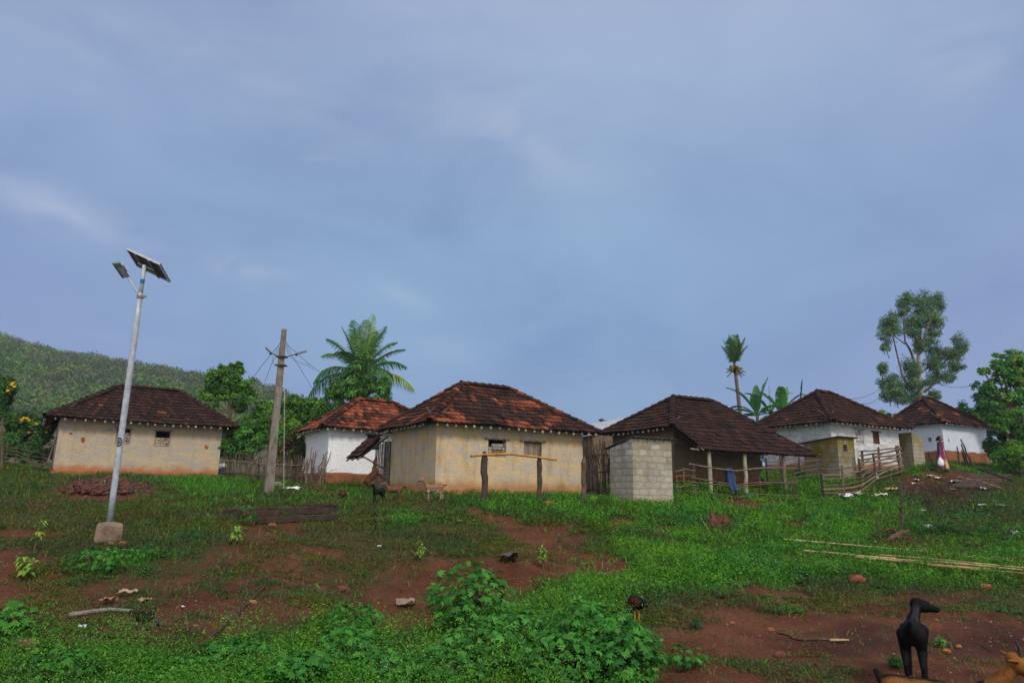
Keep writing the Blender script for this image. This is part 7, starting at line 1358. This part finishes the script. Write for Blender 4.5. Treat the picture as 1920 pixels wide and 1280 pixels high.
    cloth('skirt', [(.08, .03, .26, .17, .07), (.2, .03, .245, .165, .07), (.4, .02, .215, .16, .055), (.6, .01, .185, .16, .04), (.8, 0, .165, .165, .025), (.92, 0, .145, .155, .015), (1.0, 0, .125, .14, .01)], sc)
    cloth('blouse', [(.98, 0, .128, .145, .01), (1.08, 0, .125, .145, .012), (1.18, .01, .125, .155, .012), (1.25, .005, .105, .17, .008), (1.31, 0, .065, .10, .004)], lambda a, z: (.11, .03, .09) if vnoise(np.array([a*5]), np.array([z*20]), 3)[0] > .4 else (.30, .2, .32))
    for sy, e in ((-1, (-.06, -.19, 1.10)), (1, (.035, .185, 1.10))):
        q = MB(); q.tube([(0, .14*sy, 1.30), (0, .165*sy, 1.25), e], [.055, .062, .052], 12, (.10, .03, .09), cap=False); q.build('sleeve', MT['cloth'], root, smooth=True)
    q = MB(); V = []; n = 14
    for k in range(n+1):
        t = k/n; a = -2.3+t*3.9; z = .98+.34*math.sin(t*math.pi*.62); rr = .15
        for w in (0, 1): V.append((rr*math.cos(a)*.95, rr*1.12*math.sin(a), z-.16*w))
    q.add(V, [(2*k, 2*k+1, 2*k+3, 2*k+2) for k in range(n)], (.20, .03, .14)); o = q.build('sari_end', MT['cloth'], root, smooth=True); md = o.modifiers.new('t', 'SOLIDIFY'); md.thickness = .008
    for sy, f in ((.075, .20), (-.075, -.20)): q = MB(); q.box((f+.035, sy, .012), ((1, 0, 0), (0, 1, 0), (0, 0, 1)), (.12, .042, .012), (.05, .03, .03)); q.build('sandal', MT['cloth'], root, bevel=.006)
    # the white bag is its own thing
    a = R_(-12); hp = b+np.array([-.10*math.cos(a)+.22*math.sin(a), -.10*math.sin(a)-.22*math.cos(a), .70]); q = MB(); n = 16; prof = [(.0, .03), (-.05, .05), (-.13, .09), (-.23, .115), (-.32, .11), (-.38, .07), (-.40, .02)]; V = []
    for k, (z, r) in enumerate(prof):
        for j in range(n): t = 2*math.pi*j/n; f = 1+.12*math.sin(t*3+k)+.07*math.sin(t*7+k*2); V.append(hp+np.array([r*f*math.cos(t)*1.25-.03, r*f*math.sin(t)*.75, z-.08]))
    q.add(V, [(k*n+j, k*n+(j+1) % n, (k+1)*n+(j+1) % n, (k+1)*n+j) for k in range(len(prof)-1) for j in range(n)]+[tuple(range((len(prof)-1)*n, len(prof)*n))], (.72, .74, .78)); bag = q.build('bag', MT['cloth'], None, org=hp, smooth=True); tag(bag, 'bulging white plastic bag hanging from the walking woman hand', 'bag')
    q = MB()
    for s in (-.02, .02): q.tube([hp+np.array([s-.03, 0, -.10]), hp+np.array([s*.6-.01, 0, .0]), hp+np.array([0, 0, .02])], .008, 6, (.72, .74, .78))
    q.build('handle', MT['cloth'], bag)
woman()

# ---------------------------------------------------------------- the air
def haze():
    q = MB(); q.box((0, 150, 32), ((1, 0, 0), (0, 1, 0), (0, 0, 1)), (900, 330, 38)); o = q.build('haze', MT['stone'])
    m = bpy.data.materials.new('haze'); m.use_nodes = True; t = m.node_tree; t.nodes.clear(); v = N(t, 'ShaderNodeVolumePrincipled'); v.inputs['Color'].default_value = (.80, .87, 1, 1); v.inputs['Density'].default_value = .00035; v.inputs['Anisotropy'].default_value = 0.2
    out = N(t, 'ShaderNodeOutputMaterial'); t.links.new(v.outputs[0], out.inputs['Volume']); o.data.materials.clear(); o.data.materials.append(m); tag(o, 'thin pale air over the village and the hill', kind='stuff')
haze()
